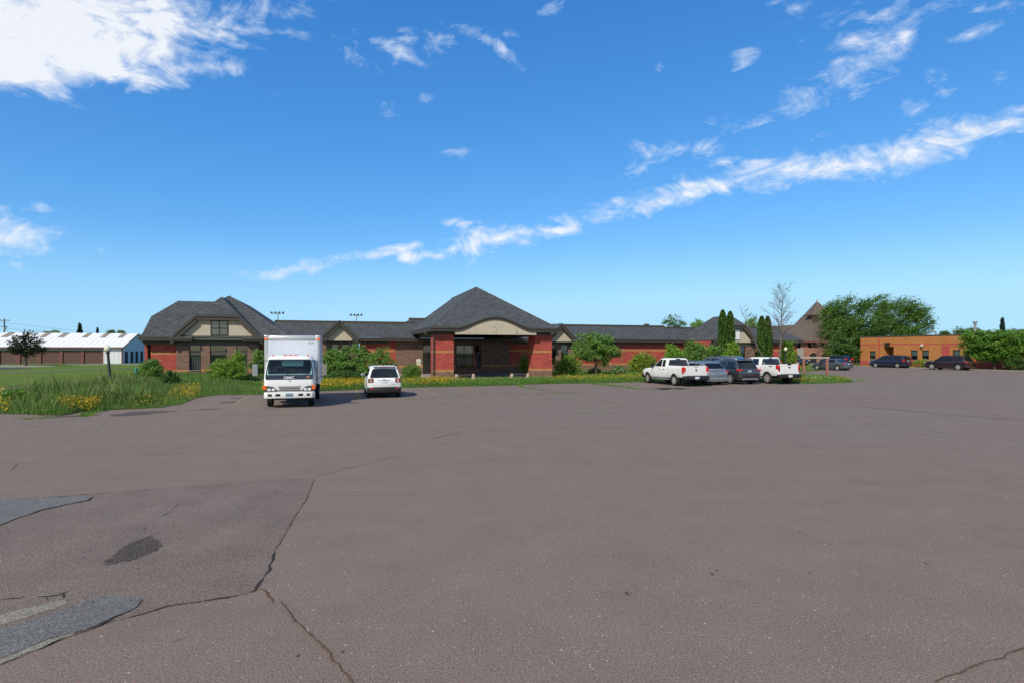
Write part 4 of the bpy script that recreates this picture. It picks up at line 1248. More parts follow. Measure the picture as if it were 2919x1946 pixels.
# rooftop gooseneck vent and chimney pipe
v = MB(); t = TQ(2668, OS + 4); c_ = (OS + 4, t)
zt2 = ZQ(2668, 944, OS + 4)
v.tube([(c_[0], t, ztop), (c_[0], t, zt2 - .1), (c_[0], t + .2, zt2), (c_[0], t + .6, zt2), (c_[0], t + .8, zt2 - .2)], .12, 8)
v.build('roof_vent', m_steel, org_b, OO)
v = MB(); t = TQ(2780, OS + 5); v.lathe([(.15, ztop), (.15, 6.3), (.3, 6.35), (.3, 6.6), (0, 6.62)], (OS + 5, t, 0), 10); v.build('flue_pipe', m_steel, org_b, OO)

# ------------------------------------------------------------------ church behind
CH = 112.0
CX = lambda px, Y=CH: (px - 1460) / 1620 * Y
CZ = lambda py, Y=CH: CAMZ + (997 - py) / 1620 * Y
church = empty('church', (CX(2330), CH, 0), 0, 'brick church with brown shingle roof and pyramid tower behind the parked cars', 'church')
CO = (CX(2330), CH, 0)
x0, x1_ = CX(2258), CX(2480)
zE = CZ(971)
w = MB()
wp = [(CX(2304), CX(2331), CZ(991), CZ(975)), (CX(2343), CX(2368), CZ(991), CZ(975)), (CX(2272), CX(2283), CZ(992), CZ(976)), (CX(2388), CX(2400), CZ(991), CZ(975))]
us = sorted({x0, x1_, *[q[i] for q in wp for i in (0, 1)]}); zz = sorted({0.0, zE, *[q[i] for q in wp for i in (2, 3)]})
for a, b in zip(us[:-1], us[1:]):
    for c, d in zip(zz[:-1], zz[1:]):
        if any(o[0] - 1e-4 <= a and b <= o[1] + 1e-4 and o[2] - 1e-4 <= c and d <= o[3] + 1e-4 for o in wp): continue
        w.box(a, b, CH, CH + .4, c, d)
w.build('brick_wall', m_chbrick, church, CO, uv=True)
for a, b, c, d in wp: window(a, b, c, d, CH + .1, mull=((2 * a + b) / 3, (a + 2 * b) / 3) if b - a > 1.2 else (), org=CO, root=church, fr=.08)
st_ = MB().box(CX(2260), CX(2290), CH - .25, CH - .002, 0, CZ(992)); st_.build('grey_panel', mat('grey_stucco', (.28, .26, .23), .9, .1), church, CO)
for px in (2318, 2353):           # arched openings
    a = MB(); rr0 = 9.5 / 1620 * CH
    pts = [(CX(px) + rr0 * math.cos(q), CH - .01, CZ(1015) + rr0 * math.sin(q)) for q in np.linspace(0, math.pi, 13)]
    a.slab([(CX(px) + rr0, CH - .01, .02)] + pts + [(CX(px) - rr0, CH - .01, .02)], (0, -.02, 0)); ar = a.build('arched_door', m_inside, church, CO)
    b_ = MB(); b_.tube([(CX(px) + rr0 + .12, CH - .05, 0)] + [(p[0] + .12 * math.cos(q), CH - .05, p[2] + .12 * math.sin(q)) for p, q in zip(pts, np.linspace(0, math.pi, 13))] + [(CX(px) - rr0 - .12, CH - .05, 0)], .14, 6)
    b_.build('arch_surround', m_chbrick, church, CO)
ra, rb_ = CX(2218), CX(2470)
zR = CZ(930, CH + 8)
r = MB(); r.slab([(x0 - 1.2, CH - .7, zE), (x1_, CH - .7, zE), (x1_, CH + 9, zR + .9), (ra + 1.5, CH + 9, zR)], (0, 0, -.15))
r.slab([(ra + 1.5, CH + 9, zR), (x1_, CH + 9, zR + .9), (x1_, CH + 18, zE), (ra, CH + 18, zE)], (0, 0, -.15))
r.build('roof', m_roof_br, church, CO, uv=True)
MB().box(x0 - 1.2, x1_, CH - .82, CH - .71, zE - .35, zE - .02).build('gutter', m_gtrim, church, CO)
MB().box(x0 - 1, x1_, CH - .7, CH + .3, zE - .36, zE - .2).build('soffit', m_soffit, church, CO)
# tower
TY = CH + 12
tcx = CX(2329.7, TY); hw = (CX(2383, TY) - CX(2277, TY)) / 2 * .93; zb_ = CZ(932, TY)
za = CZ(860, TY)
MB().box(tcx - hw * .9, tcx + hw * .9, TY - hw * .9, TY + hw * .9, 0, zb_ - .1).build('tower_wall', m_chbrick, church, CO, uv=True)
r = MB(); prof = [(hw * 1.06, zb_ - .3), (hw, zb_), (hw * .50, zb_ + (za - zb_) * .51), (.10, za)]
rings = [[(tcx - q, TY - q, z), (tcx + q, TY - q, z), (tcx + q, TY + q, z), (tcx - q, TY + q, z)] for q, z in prof]
r.loft(rings); r.build('spire', m_roof_br, church, CO, uv=True)
MB().lathe([(.25, za - .3), (.16, za + .2), (.05, za + .6), (.02, CZ(850, TY))], (tcx, TY, 0), 8).build('finial', m_steel, church, CO)
lv = MB(); dq = hw * .62
lx0, lx1 = CX(2309, TY - dq), CX(2326, TY - dq); lz0, lz1 = CZ(917, TY - dq), CZ(901, TY - dq)
lv.box(lx0, lx1, TY - dq - 1.1, TY - dq + 1, lz0 - .5, lz1); lv.box(lx0 - .4, lx1 + .3, TY - dq - 1.3, TY - dq + 1.5, lz1 + .001, lz1 + .2)
lv.build('dormer_vent', m_roof_br, church, CO)
lq = MB()
for kq in range(4): lq.box(lx0 + .15, lx1 - .15, TY - dq - 1.16, TY - dq - 1.101, lz0 + .1 + kq * .22, lz0 + .2 + kq * .22)
lq.build('louvre', m_soffit, church, CO)

# ------------------------------------------------------------------ street furniture
def lamp(px, py, tilt, h, label, Y=None):
    b = G(px, py) if Y is None else Vector((CX(px, Y), Y, 0))
    e = empty('lamp_post', b, 0, label, 'lamp post', 'globe lamp posts by the parking lot')
    e.rotation_euler = (0, tilt, 0)
    MB().lathe([(.17, -.3), (.17, .05), (.13, .1), (.12, .5), (.135, .52), (.085, .62), (.075, h - .42), (.07, h - .40)], n=14).build('post', m_lamppost, e, smooth=35)
    MB().lathe([(.10, .60), (.115, .62), (.115, .70), (.10, .72)], n=14).build('band', m_steel, e, smooth=35)
    MB().lathe([(.075, h - .42), (.12, h - .40), (.12, h - .36), (.07, h - .34)], n=14).build('collar', m_lamppost, e, smooth=35)
    MB().lathe([(.08, h - .35), (.165, h - .25), (.185, h - .15), (.15, h - .03), (.10, h + .02), (.05, h + .04), (.03, h + .10), (.0, h + .11)], n=18).build('globe', m_lampglobe, e, smooth=60)
    return e


lamp(317, 1115, R(-4.6), 2.72, 'black lamp post leaning left in the tall grass with cream globe')
lamp(2240, 0, 0, 2.72, 'upright black lamp post with cream globe behind the rightmost white pickup', 60.0)
b = G(388.5, 1063.5)
hy = empty('fire_hydrant', b, .3, 'small teal fire hydrant on the grass left of the building corner', 'hydrant')
MB().lathe([(.15, -.05), (.15, .04), (.10, .05), (.10, .42), (.14, .44), (.14, .47), (.11, .49), (.10, .56), (.05, .63), (.02, .66), (0, .68)], n=14).build('barrel', m_hydrant, hy, smooth=40)
for sgn in (-1, 1): MB().lathe([(.05, .09 * 1), (.05, .17), (.065, .175), (.065, .20), (0, .21)], (0, 0, .36), 10, 'x').build('nozzle_cap', m_hydrant, hy).scale = (sgn, 1, 1)
MB().lathe([(.065, -.18), (.065, -.10), (.05, -.09)], (0, 0, .36), 10, 'y').build('pumper_cap', m_hydrant, hy)

# wooden frame of a vanished sign, by the right flower island
Yf = 55.5
fr_b = Vector((CX(2291.5, Yf), Yf, 0)); wdt = CX(2358, Yf) - CX(2291.5, Yf)
wf = empty('wooden_sign_frame', fr_b, 0, 'empty wooden frame of two red posts and a grey top rail behind the yellow flowers', 'sign frame')
for x in (0, wdt): MB().box(x - .11, x + .11, -.08, .08, -.2, 1.68).build('post', m_wood, wf, bevel=.012)
MB().box(-.28, wdt + .2, -.10, .10, 1.682, 1.84).build('top_rail', m_woodgrey, wf, bevel=.012)


def barrier(px0, px1, y, h0, lab):
    a = G(px0, y); b = G(px1, y - 1.2)
    e = empty('barrier_rail', a, math.atan2(b.y - a.y, b.x - a.x), lab, 'barrier', 'low barrier rails before the portico')
    L = (b - a).length
    for x in (0, L): MB().lathe([(.15, -.1), (.15, .46), (.13, .54), (.08, .58), (0, .59)], (x, 0, 0), 12).build('post', mat('pale_post', (.40, .31, .24), .85, .15), e, smooth=40)
    MB().tube([(.12, 0, .49), (L - .12, 0, .49)], .06, 8).build('rail', m_soffit, e)


barrier(1302, 1350, 1086, .5, 'low wooden barrier rail nearest the left red pillar')
barrier(1460, 1505, 1084, .5, 'low wooden barrier rail nearest the right red pillar')

# utility pole and its wires
Yp = 150.0
up = empty('utility_pole', (CX(13, Yp), Yp, 0), .15, 'tall wooden utility pole with two crossarms behind the storage building', 'utility pole')
hp = CZ(909, Yp)
MB().lathe([(.19, 0), (.14, hp), (0, hp + .02)], n=10).build('pole', m_pole, up)
MB().box(-1.4, 1.4, -.25, -.14, CZ(914.5, Yp), CZ(914.5, Yp) + .14).build('crossarm', m_pole, up)
MB().box(-1.0, 1.0, -.25, -.14, CZ(931.5, Yp), CZ(931.5, Yp) + .14).build('crossarm', m_pole, up)
for x in (-1.3, -.8, .8, 1.3): MB().lathe([(.06, 0), (.07, .12), (.03, .2), (0, .21)], (x, -.19, CZ(914.5, Yp) + .14), 8).build('insulator', m_steel, up)
MB().lathe([(.18, 0), (.2, .1), (.2, .8), (0, .85)], (.28, 0, CZ(940, Yp)), 10).build('transformer', m_steel, up)
up2 = empty('utility_pole', (CX(71, 175), 175, 0), 0, 'short distant utility pole showing just above the white storage roof', 'utility pole')
MB().lathe([(.18, 0), (.13, CZ(939, 175)), (0, CZ(938.9, 175))], n=8).build('pole', m_pole, up2)
for kq, (dzz, dy_) in enumerate(((0, 0), (-1.6, .6))):
    a = Vector((CX(15 + 10 * kq, Yp), Yp, hp - 1.0 + dzz)); b = Vector((CX(420, 330), 330, CZ(952, 330)))
    pts = [a.lerp(b, q) + Vector((0, 0, -2.0 * 4 * q * (1 - q) * .5)) for q in np.linspace(0, 1, 24)]
    tag(MB().tube(pts, .028, 4).build('power_line', m_steel), ('upper' if kq == 0 else 'lower') + ' power line sagging right from the left utility pole', 'wire', 'power lines')
pts = [Vector((CX(15, Yp), Yp, hp - .9)).lerp(Vector((CX(-160, Yp - 20), Yp - 20, hp)), q) for q in np.linspace(0, 1, 8)]
tag(MB().tube(pts, .028, 4).build('power_line', m_steel), 'power line leaving the utility pole toward the left edge', 'wire', 'power lines')


def stadium(px, ytop, Y, label):
    e = empty('floodlight_mast', (CX(px, Y), Y, 0), .1, label, 'floodlight', 'sports floodlight masts beyond the roof')
    h = CZ(ytop, Y)
    MB().lathe([(.3, 0), (.2, h), (0, h + .02)], n=10).build('mast', m_steel, e)
    MB().box(-2.8, 2.8, -.1, .1, h - .5, h - .3).build('crossarm', m_steel, e)
    for x in (-2.7, -.95, .75, 2.5):
        m = MB(); m.lathe([(.0, .5), (.3, .4), (.42, -.2), (.55, -.4), (.5, -.42), (0, -.3)], (x, -.25, h), 12, 'y'); m.tube([(x, 0, h - .4), (x, -.1, h)], .08, 6)
        l = m.build('lamp_head', mat('dark_lamp_head', (.05, .05, .055), .5), e, smooth=50)
        l.rotation_euler = (0, 0, 0)
    return e


stadium(793, 892, 265, 'four headed sports floodlight mast above the roof left of the truck box')
stadium(1017, 898, 283, 'four headed sports floodlight mast above the roof ridge behind the small left dormer')

# ------------------------------------------------------------------ vehicles: +y forward, +x to the vehicle's right, wheels on z = 0
PROF = [(0, 0), (.80, .0), (.93, .03), (.975, .14), (.998, .42), (1.0, .58), (.985, .78), (.965, .90), (.93, .965), (.86, .995), (.45, 1.012), (0, 1.02)]


def side_fx(fz):
    for (a, b), (c, d) in zip(PROF[2:-1], PROF[3:]):
        if b <= fz <= d: return a + (c - a) * (fz - b) / max(d - b, 1e-6)
    return .9


def boolean_cut(o, cutter):
    cutter.mi = [1] * len(cutter.f)
    c = cutter.build('cutter', [m_under, m_under], o.parent)
    if len(o.data.materials) < 2: o.data.materials.append(m_under)
    md = o.modifiers.new('cut', 'BOOLEAN'); md.operation = 'DIFFERENCE'; md.object = c; md.solver = 'EXACT'
    bpy.context.view_layer.update()
    dg = bpy.context.evaluated_depsgraph_get()
    me = bpy.data.meshes.new_from_object(o.evaluated_get(dg))
    o.modifiers.clear(); old_ = o.data; o.data = me; bpy.data.meshes.remove(old_)
    bpy.data.objects.remove(c)
    return o


class Car:
    def __init__(s, name, label, cat, loc, phi, paint, st, group=None):
        s.root = empty(name, loc, phi, label, cat, group)
        s.paint = paint; s.st = sorted(st)
        s.hw = max(q[3] for q in st)

    def at(s, y):
        S = s.st
        if y <= S[0][0]: return S[0][1:]
        for a, b in zip(S[:-1], S[1:]):
            if a[0] <= y <= b[0]:
                q = (y - a[0]) / max(b[0] - a[0], 1e-6); return tuple(a[i] + (b[i] - a[i]) * q for i in (1, 2, 3))
        return S[-1][1:]

    def sx(s, y, z):
        zb, zt, hw = s.at(y); return hw * side_fx(min(max((z - zb) / (zt - zb), .04), .96))

    def body(s, wheels, cut=None, arch=1.20):
        ys = sorted({q[0] for q in s.st} | set(np.arange(s.st[0][0] + .15, s.st[-1][0] - .1, .22)))
        rings = []
        for y in ys:
            zb, zt, hw = s.at(y)
            half = [(hw * fx, y, zb + (zt - zb) * fz) for fx, fz in PROF]
            rings.append(half[:-1] + [half[-1]] + [(-p[0], p[1], p[2]) for p in half[-2:0:-1]])
        o = MB().loft(rings).build('body', s.paint, s.root)
        c = MB()
        for (y, r) in wheels: c.lathe([(r * arch, -s.hw - .3), (r * arch, s.hw + .3)], (0, y, r), 26, 'x')
        if cut: c.box(*cut)
        o = boolean_cut(o, c)
        o.data.shade_smooth(); o.data.set_sharp_from_angle(angle=R(34))
        u = MB(); y0, y1 = s.st[0][0] + .3, s.st[-1][0] - .3
        zb = min(q[1] for q in s.st)
        u.box(-s.hw * .70, s.hw * .70, y0, y1, zb - .08, zb + .42)
        u.build('underbody', m_under, s.root)
        return o

    def cabin(s, prof, wb, wr, zb, zr, bevel=.05, m=None):
        s.cx = lambda z: wb + (wr - wb) * (z - zb) / (zr - zb)
        mb = MB(); n = len(prof)
        L = [(-s.cx(z), y, z) for y, z in prof]; Rr = [(s.cx(z), y, z) for y, z in prof]
        fs = [(i, (i + 1) % n, n + (i + 1) % n, n + i) for i in range(n)] + [tuple(range(n))[::-1], tuple(range(n, 2 * n))]
        mb.add(L + Rr, fs)
        o = mb.build('cabin', m or s.paint, s.root, bevel=bevel, smooth=40)
        return o

    def side_glass(s, polys, name='side_window', m=None, off=.003, th=.010, sides=(-1, 1)):
        for sg in sides:
            for p in polys:
                s_ = MB()
                cy = sum(q[0] for q in p) / len(p); cz = sum(q[1] for q in p) / len(p)
                a = [(sg * (s.cx(z) + off), y, z) for y, z in p]
                s_.slab(a, (sg * th, 0, 0)); s_.build(name, m or m_cglass, s.root, bevel=.004, seg=1)

    def cross_glass(s, y0, z0, y1, z1, x0, x1, name, m=None, out=1, round_=.0, off=.004):
        """glass between (y0,z0) and (y1,z1) across the car"""
        a, b = Vector((0, y0, z0)), Vector((0, y1, z1)); d = (b - a); n = Vector((0, d.z, -d.y)).normalized()
        if n.y * out < 0: n = -n
        q = round_
        P = [(-x0 + q, 0), (-x0, q), (-x1, 1 - q), (-x1 + q, 1), (x1 - q, 1), (x1, 1 - q), (x0, q), (x0 - q, 0)] if q else [(-x0, 0), (-x1, 1), (x1, 1), (x0, 0)]
        pts = [Vector((x, 0, 0)) + a + d * v + n * off for x, v in P]
        return MB().slab(pts, n * .010).build(name, m or m_cglass, s.root)

    def wheels(s, ax, r, w, xo, rim=m_rim, style='alloy', steer=0.0, dual=False):
        for (y, fr) in ax:
            for sg in (-1, 1):
                t = MB().lathe([(r * .60, -w / 2 + .02), (r * .66, -w / 2), (r * .92, -w / 2), (r * .985, -w * .40), (r, -w * .25), (r, w * .25), (r * .985, w * .40), (r * .92, w / 2), (r * .66, w / 2), (r * .60, w / 2 - .02)], n=28, ax='x')
                o = t.build('wheel', m_rubber, s.root, smooth=35); o.location = (sg * (xo - w / 2), y, r)
                if fr: o.rotation_euler = (0, 0, steer)
                k = MB(); xe = sg * (w / 2 - .012)
                rr_ = r * .64
                if style == 'steel':
                    k.lathe([(rr_, xe + sg * .004), (rr_ * .96, xe - sg * .0), (rr_ * .86, xe - sg * .05), (rr_ * .55, xe - sg * .02), (rr_ * .34, xe + sg * .01), (rr_ * .26, xe + sg * .03), (0, xe + sg * .032)], n=24, ax='x')
                    ri = k.build('rim', rim, o, smooth=40)
                    hb = MB()
                    for q in range(5):
                        a = q * 2 * math.pi / 5 + .3; hb.lathe([(rr_ * .13, xe - sg * .045), (rr_ * .13, xe - sg * .012)], (0, rr_ * .70 * math.cos(a), rr_ * .70 * math.sin(a)), 8, 'x')
                    hb.build('rim_hole', m_under, ri)
                else:
                    k.lathe([(rr_, xe + sg * .006), (rr_ * .90, xe + sg * .006), (rr_ * .88, xe - sg * .05), (0, xe - sg * .052)], n=24, ax='x', mi=1)
                    k.lathe([(rr_ * 1.01, xe - sg * .01), (rr_ * 1.01, xe + sg * .010), (rr_ * .88, xe + sg * .010), (rr_ * .86, xe - sg * .01)], n=24, ax='x')
                    for q in range(5):
                        a = q * 2 * math.pi / 5 + .5
                        for da in (-.16, .16):
                            c0, s0_ = math.cos(a + da * .4), math.sin(a + da * .4); c1, s1_ = math.cos(a + da), math.sin(a + da)
                            nx = Vector((0, -s1_, c1)) * rr_ * .075
                            i_, e_ = Vector((xe + sg * .012, rr_ * .15 * c0, rr_ * .15 * s0_)), Vector((xe + sg * .006, rr_ * .90 * c1, rr_ * .90 * s1_))
                            k.slab([i_ - nx, i_ + nx, e_ + nx, e_ - nx], (-sg * .03, 0, 0))
                    k.lathe([(rr_ * .22, xe - sg * .03), (rr_ * .20, xe + sg * .018), (0, xe + sg * .02)], n=14, ax='x')
                    k.build('rim', [rim, m_under], o, smooth=40)
                if dual and not fr:
                    o2 = o.copy(); COL.objects.link(o2); o2.location.x = sg * (xo - w * 1.6)

    def patch(s, name, y0, y1, z0, z1, m, off=.006, sides=(-1, 1), n=5):
        for sg in sides:
            vs, fs = [], []
            for i in range(n + 1):
                for j in range(n + 1):
                    y = y0 + (y1 - y0) * i / n; z = z0 + (z1 - z0) * j / n
                    vs.append((sg * (s.sx(y, z) + off), y, z))
            k = len(vs)
            edge = [i * (n + 1) for i in range(n + 1)] + [n * (n + 1) + j for j in range(1, n + 1)] + [i * (n + 1) + n for i in range(n - 1, -1, -1)] + [j for j in range(n - 1, 0, -1)]
            for i in range(n):
                for j in range(n): b = i * (n + 1) + j; fs.append((b, b + 1, b + n + 2, b + n + 1))
            inner = [(vs[e][0] - sg * (off + .015), vs[e][1], vs[e][2]) for e in edge]
            vs2 = vs + inner
            for q in range(len(edge)): fs.append((edge[q], edge[(q + 1) % len(edge)], k + (q + 1) % len(edge), k + q))
            MB().add(vs2, fs).build(name, m, s.root, smooth=40)

    def rear_plate(s, name, poly, y, m, th=.02, bevel=.006, mirror=False):
        for sg in ((1, -1) if mirror else (1,)):
            MB().prism([(sg * x, z) for x, z in poly], 'y', y, y + th).build(name, m, s.root, bevel=bevel, seg=1)

    def boxp(s, name, x0, x1, y0, y1, z0, z1, m, bevel=.02, mirror=False):
        for sg in ((1, -1) if mirror else (1,)):
            MB().box(min(sg * x0, sg * x1), max(sg * x0, sg * x1), y0, y1, z0, z1).build(name, m, s.root, bevel=bevel, smooth=40)

    def mirrors(s, y, z, m, x=None, w=.2, h=.16):
        x = x or s.hw
        for sg in (-1, 1):
            mb = MB(); mb.box(min(sg * (x + .02), sg * (x + .02 + w)), max(sg * (x + .02), sg * (x + .02 + w)), y - .05, y + .06, z, z + h)
            o = mb.build('mirror', m, s.root, bevel=.03, smooth=40)
            MB().box(min(sg * (x + .04), sg * (x + w)), max(sg * (x + .04), sg * (x + w)), y - .062, y - .052, z + .02, z + h - .02).build('mirror_glass', m_bluemir, o)
            MB().box(min(sg * (x - .12), sg * (x + .03)), max(sg * (x - .12), sg * (x + .03)), y - .02, y + .04, z + .01, z + .05).build('mirror_arm', m_black, o)

    def handles(s, spots, m, sides=(-1, 1)):
        for sg in sides:
            for y, z in spots:
                x = s.sx(y, z)
                MB().box(min(sg * (x + .005), sg * (x + .035)), max(sg * (x + .005), sg * (x + .035)), y - .10, y + .10, z - .02, z + .02).build('door_handle', m, s.root, bevel=.008)


def place(P, local, phi):           # where the origin goes so that the local point stands on the ground point P
    c, sn = math.cos(phi), math.sin(phi)
    return (P.x - (c * local[0] - sn * local[1]), P.y - (sn * local[0] + c * local[1]), 0)


def GD(px, Y): return Vector(((px - 1460) / 1620 * Y, Y, 0))


PH = TH
# ---- pickups
def pickup(name, label, P, local, phi, paint, L, hw, H, rail, belt, wr_, axles, r, crew, rimstyle, rimm, w_=.26):
    f, b = L / 2, -L / 2
    cb = -.76 if not crew else -1.08            # back of the cab
    st = [(b + .06, .72, rail - .03, hw * .92), (b + .11, .68, rail - .01, hw * .975), (b + .30, .60, rail, hw), (cb - .02, .54, rail, hw), (cb + .04, .52, belt, hw), (.2, .50, belt - .01, hw), (1.12, .50, belt - .04, hw * .995),
          (1.35, .50, belt - .09, hw * .99), (2.0, .50, belt - .13, hw * .985), (f - .45, .50, belt - .18, hw * .95), (f - .18, .52, belt - .26, hw * .88), (f - .04, .60, belt - .42, hw * .78)]
    c = Car(name, label, 'pickup truck', place(P, local, phi), phi, paint, st, 'white pickups parked before the building')
    c.body([(axles[0], r), (axles[1], r)], cut=(-hw * .80, hw * .80, b + .19, cb - .10, rail - .52, rail + .4))
    yw = 1.15
    c.cabin([(cb, belt - .1), (cb + .02, belt + .03), (cb + .10, H - .07), (cb + .24, H - .01), (-.1, H), (.18, H - .025), (.36, H - .09), (yw, belt - .04), (yw, belt - .14)], hw * .94, wr_, belt, H)
    zt = H - .125; zb = belt + .035
    ws = lambda z: .36 + (yw - .36) * (H - .09 - z) / (H - .09 - belt + .04)
    if not crew: wins = [[(ws(zb) - .12, zb), (ws(zt) - .10, zt), (.02, zt + .01), (.02, zb)], [(-.09, zb), (-.09, zt + .01), (-.42, zt), (-.48, zb)]]
    else: wins = [[(ws(zb) - .12, zb), (ws(zt) - .10, zt), (.06, zt + .01), (.06, zb)], [(-.05, zb), (-.05, zt + .01), (-.74, zt), (-.80, zb)]]
    c.side_glass(wins)
    c.cross_glass(cb + .028, belt + .09, cb + .095, H - .12, wr_ * 1.06, wr_ * .90, 'rear_window', out=-1, round_=.05)
    c.cross_glass(yw - .05, belt, .40, H - .12, wr_ * 1.10, wr_ * .90, 'windshield')
    c.wheels([(axles[0], True), (axles[1], False)], r, w_, hw * .985, rimm, rimstyle, steer=-.10)
    # doors
    zd0, zd1 = .60, belt - .015
    dv = .02 if not crew else .0
    c.patch('door', dv + .012, 1.02, zd0, zd1, paint)
    c.patch('door', (cb + .20), dv - .012, zd0, zd1, paint)
    c.boxp('running_board', hw * .86, hw * 1.0, axles[1] + .62, axles[0] - .62, .40, .47, m_steel, .01, True)
    # tailgate and bumper
    c.rear_plate('tailgate', [(-hw * .80, .76), (hw * .80, .76), (hw * .80, rail + .012), (-hw * .80, rail + .012)], b + .028, paint, .06, .012)
    c.rear_plate('tailgate_crease', [(-hw * .76, .93), (hw * .76, .93), (hw * .76, .945), (-hw * .76, .945)], b + .02, paint, .015, .002)
    bm = MB(); bm.prism([(-hw * 1.0, .50), (-hw * .9, .47), (hw * .9, .47), (hw * 1.0, .50), (hw * 1.0, .73), (-hw * 1.0, .73)], 'y', b - .10, b + .16)
    bm.build('rear_bumper', m_black, c.root, bevel=.03, smooth=40)
    c.boxp('license_plate', -.17, .17, b - .115, b - .101, .53, .68, m_plate, .004)
    c.boxp('hitch', -.06, .06, b - .16, b - .02, .40, .46, m_under, .01)
    fb = MB(); fb.prism([(-hw * .94, f - .40), (-hw * .90, f - .06), (-hw * .55, f + .06), (hw * .55, f + .06), (hw * .90, f - .06), (hw * .94, f - .40)], 'z', .42, .70); fb.build('front_bumper', m_black, c.root, bevel=.03, smooth=40)
    c.boxp('grille', -hw * .55, hw * .55, f - .12, f + .0, .72, belt - .34, m_black, .03)
    c.boxp('headlight', hw * .58, hw * .86, f - .26, f - .06, .80, belt - .32, m_clearlamp, .03, True)
    c.mirrors(ws(zb) - .05, belt + .02, paint if crew else m_black, hw * .98, .2, .20)
    return c


Pr = G(1921, 1098.5)
ram = pickup('pickup_truck', 'white quad cab pickup with plain steel wheels, leftmost of the parked row', Pr, (-.99, -1.67), PH, m_white_dirty, 5.80, 1.0, 1.93, 1.42, 1.29, .78, (1.90, -1.67), .395, False, 'steel', m_steelrim)
b = -2.9
ram.rear_plate('taillight', [(.795, .90), (1.015, .90), (1.015, 1.35), (.815, 1.35)], b + .035, m_redlamp, .22, .02, True)
ram.rear_plate('reversing_lamp', [(.82, .91), (.98, .91), (.98, 1.0), (.82, 1.0)], b + .028, m_clearlamp, .01, .003, True)
ram.rear_plate('third_brake_light', [(-.17, 1.835), (.17, 1.835), (.17, 1.885), (-.17, 1.885)], -.76 + .03, m_darkred, .08, .008)
ram.rear_plate('tailgate_handle', [(-.10, 1.345), (.10, 1.345), (.10, 1.385), (-.10, 1.385)], b + .012, m_black, .02, .004)
em = MB(); em.prism([(-.055, 1.22), (.055, 1.22), (.07, 1.13), (.03, 1.05), (0, 1.03), (-.03, 1.05), (-.07, 1.13)], 'y', b + .010, b + .028); em.build('emblem', m_letter_d, ram.root, bevel=.006)
em = MB(); em.prism([(-.03, 1.18), (.03, 1.18), (.035, 1.13), (0, 1.08), (-.035, 1.13)], 'y', b + .004, b + .010); em.build('emblem_center', m_chrome, ram.root)
ram.handles([(.18, 1.13), (-.36, 1.13)], m_black)
put_text('badge', '1500', .10, m_letter_d, ram.root, (-ram.sx(1.25, .98) - .012, 1.25, .93), (R(90), 0, R(-90)), .003)
put_text('badge', '4x4', .07, m_letter_d, ram.root, (.60, b + .024, .985), (R(90), 0, 0), .003)

Pf = G(2186.4, 1092.2)
f150 = pickup('pickup_truck', 'white crew cab pickup with chunky alloy wheels and 4X4 decal beside the flower island', Pf, (-1.0, -1.75), PH, m_white_paint, 5.85, 1.01, 1.965, 1.47, 1.34, .80, (1.92, -1.75), .42, True, 'alloy', m_rim, .29)
b = -2.925
f150.rear_plate('taillight', [(.80, .93), (.92, .93), (1.03, 1.20), (1.03, 1.40), (.80, 1.40)], b + .03, m_redlamp, .24, .02, True)
f150.rear_plate('lamp_lens', [(.83, 1.06), (.93, 1.06), (.98, 1.20), (.83, 1.20)], b + .022, m_darkred, .01, .004, True)
f150.rear_plate('tailgate_handle', [(-.17, 1.40), (.17, 1.40), (.17, 1.50), (-.17, 1.50)], b + .008, m_black, .08, .012)
em = MB(); em.prism([(.105 * math.cos(a), 1.24 + .048 * math.sin(a)) for a in np.linspace(0, 2 * math.pi, 21)[:-1]], 'y', b + .010, b + .03); em.build('emblem', m_bluepaint, f150.root)
f150.rear_plate('third_brake_light', [(-.13, 1.875), (.13, 1.875), (.10, 1.925), (-.10, 1.925)], -1.08 + .03, m_darkred, .08, .008)
f150.handles([(.18, 1.17), (-.66, 1.17)], m_white_paint)
put_text('decal', '4X4', .17, m_letter_d, f150.root, (-f150.sx(-2.15, 1.30) - .010, -2.10, 1.25), (R(90), 0, R(-90)), .002, .25, .004, 1.25)
f150.boxp('sticker', -.68, -.60, -1.062, -1.05, 1.46, 1.55, m_sign, .002)
f150.boxp('bed_rail_cap', .82, 1.0, -2.86, -1.14, 1.468, 1.485, m_black, .006, True)


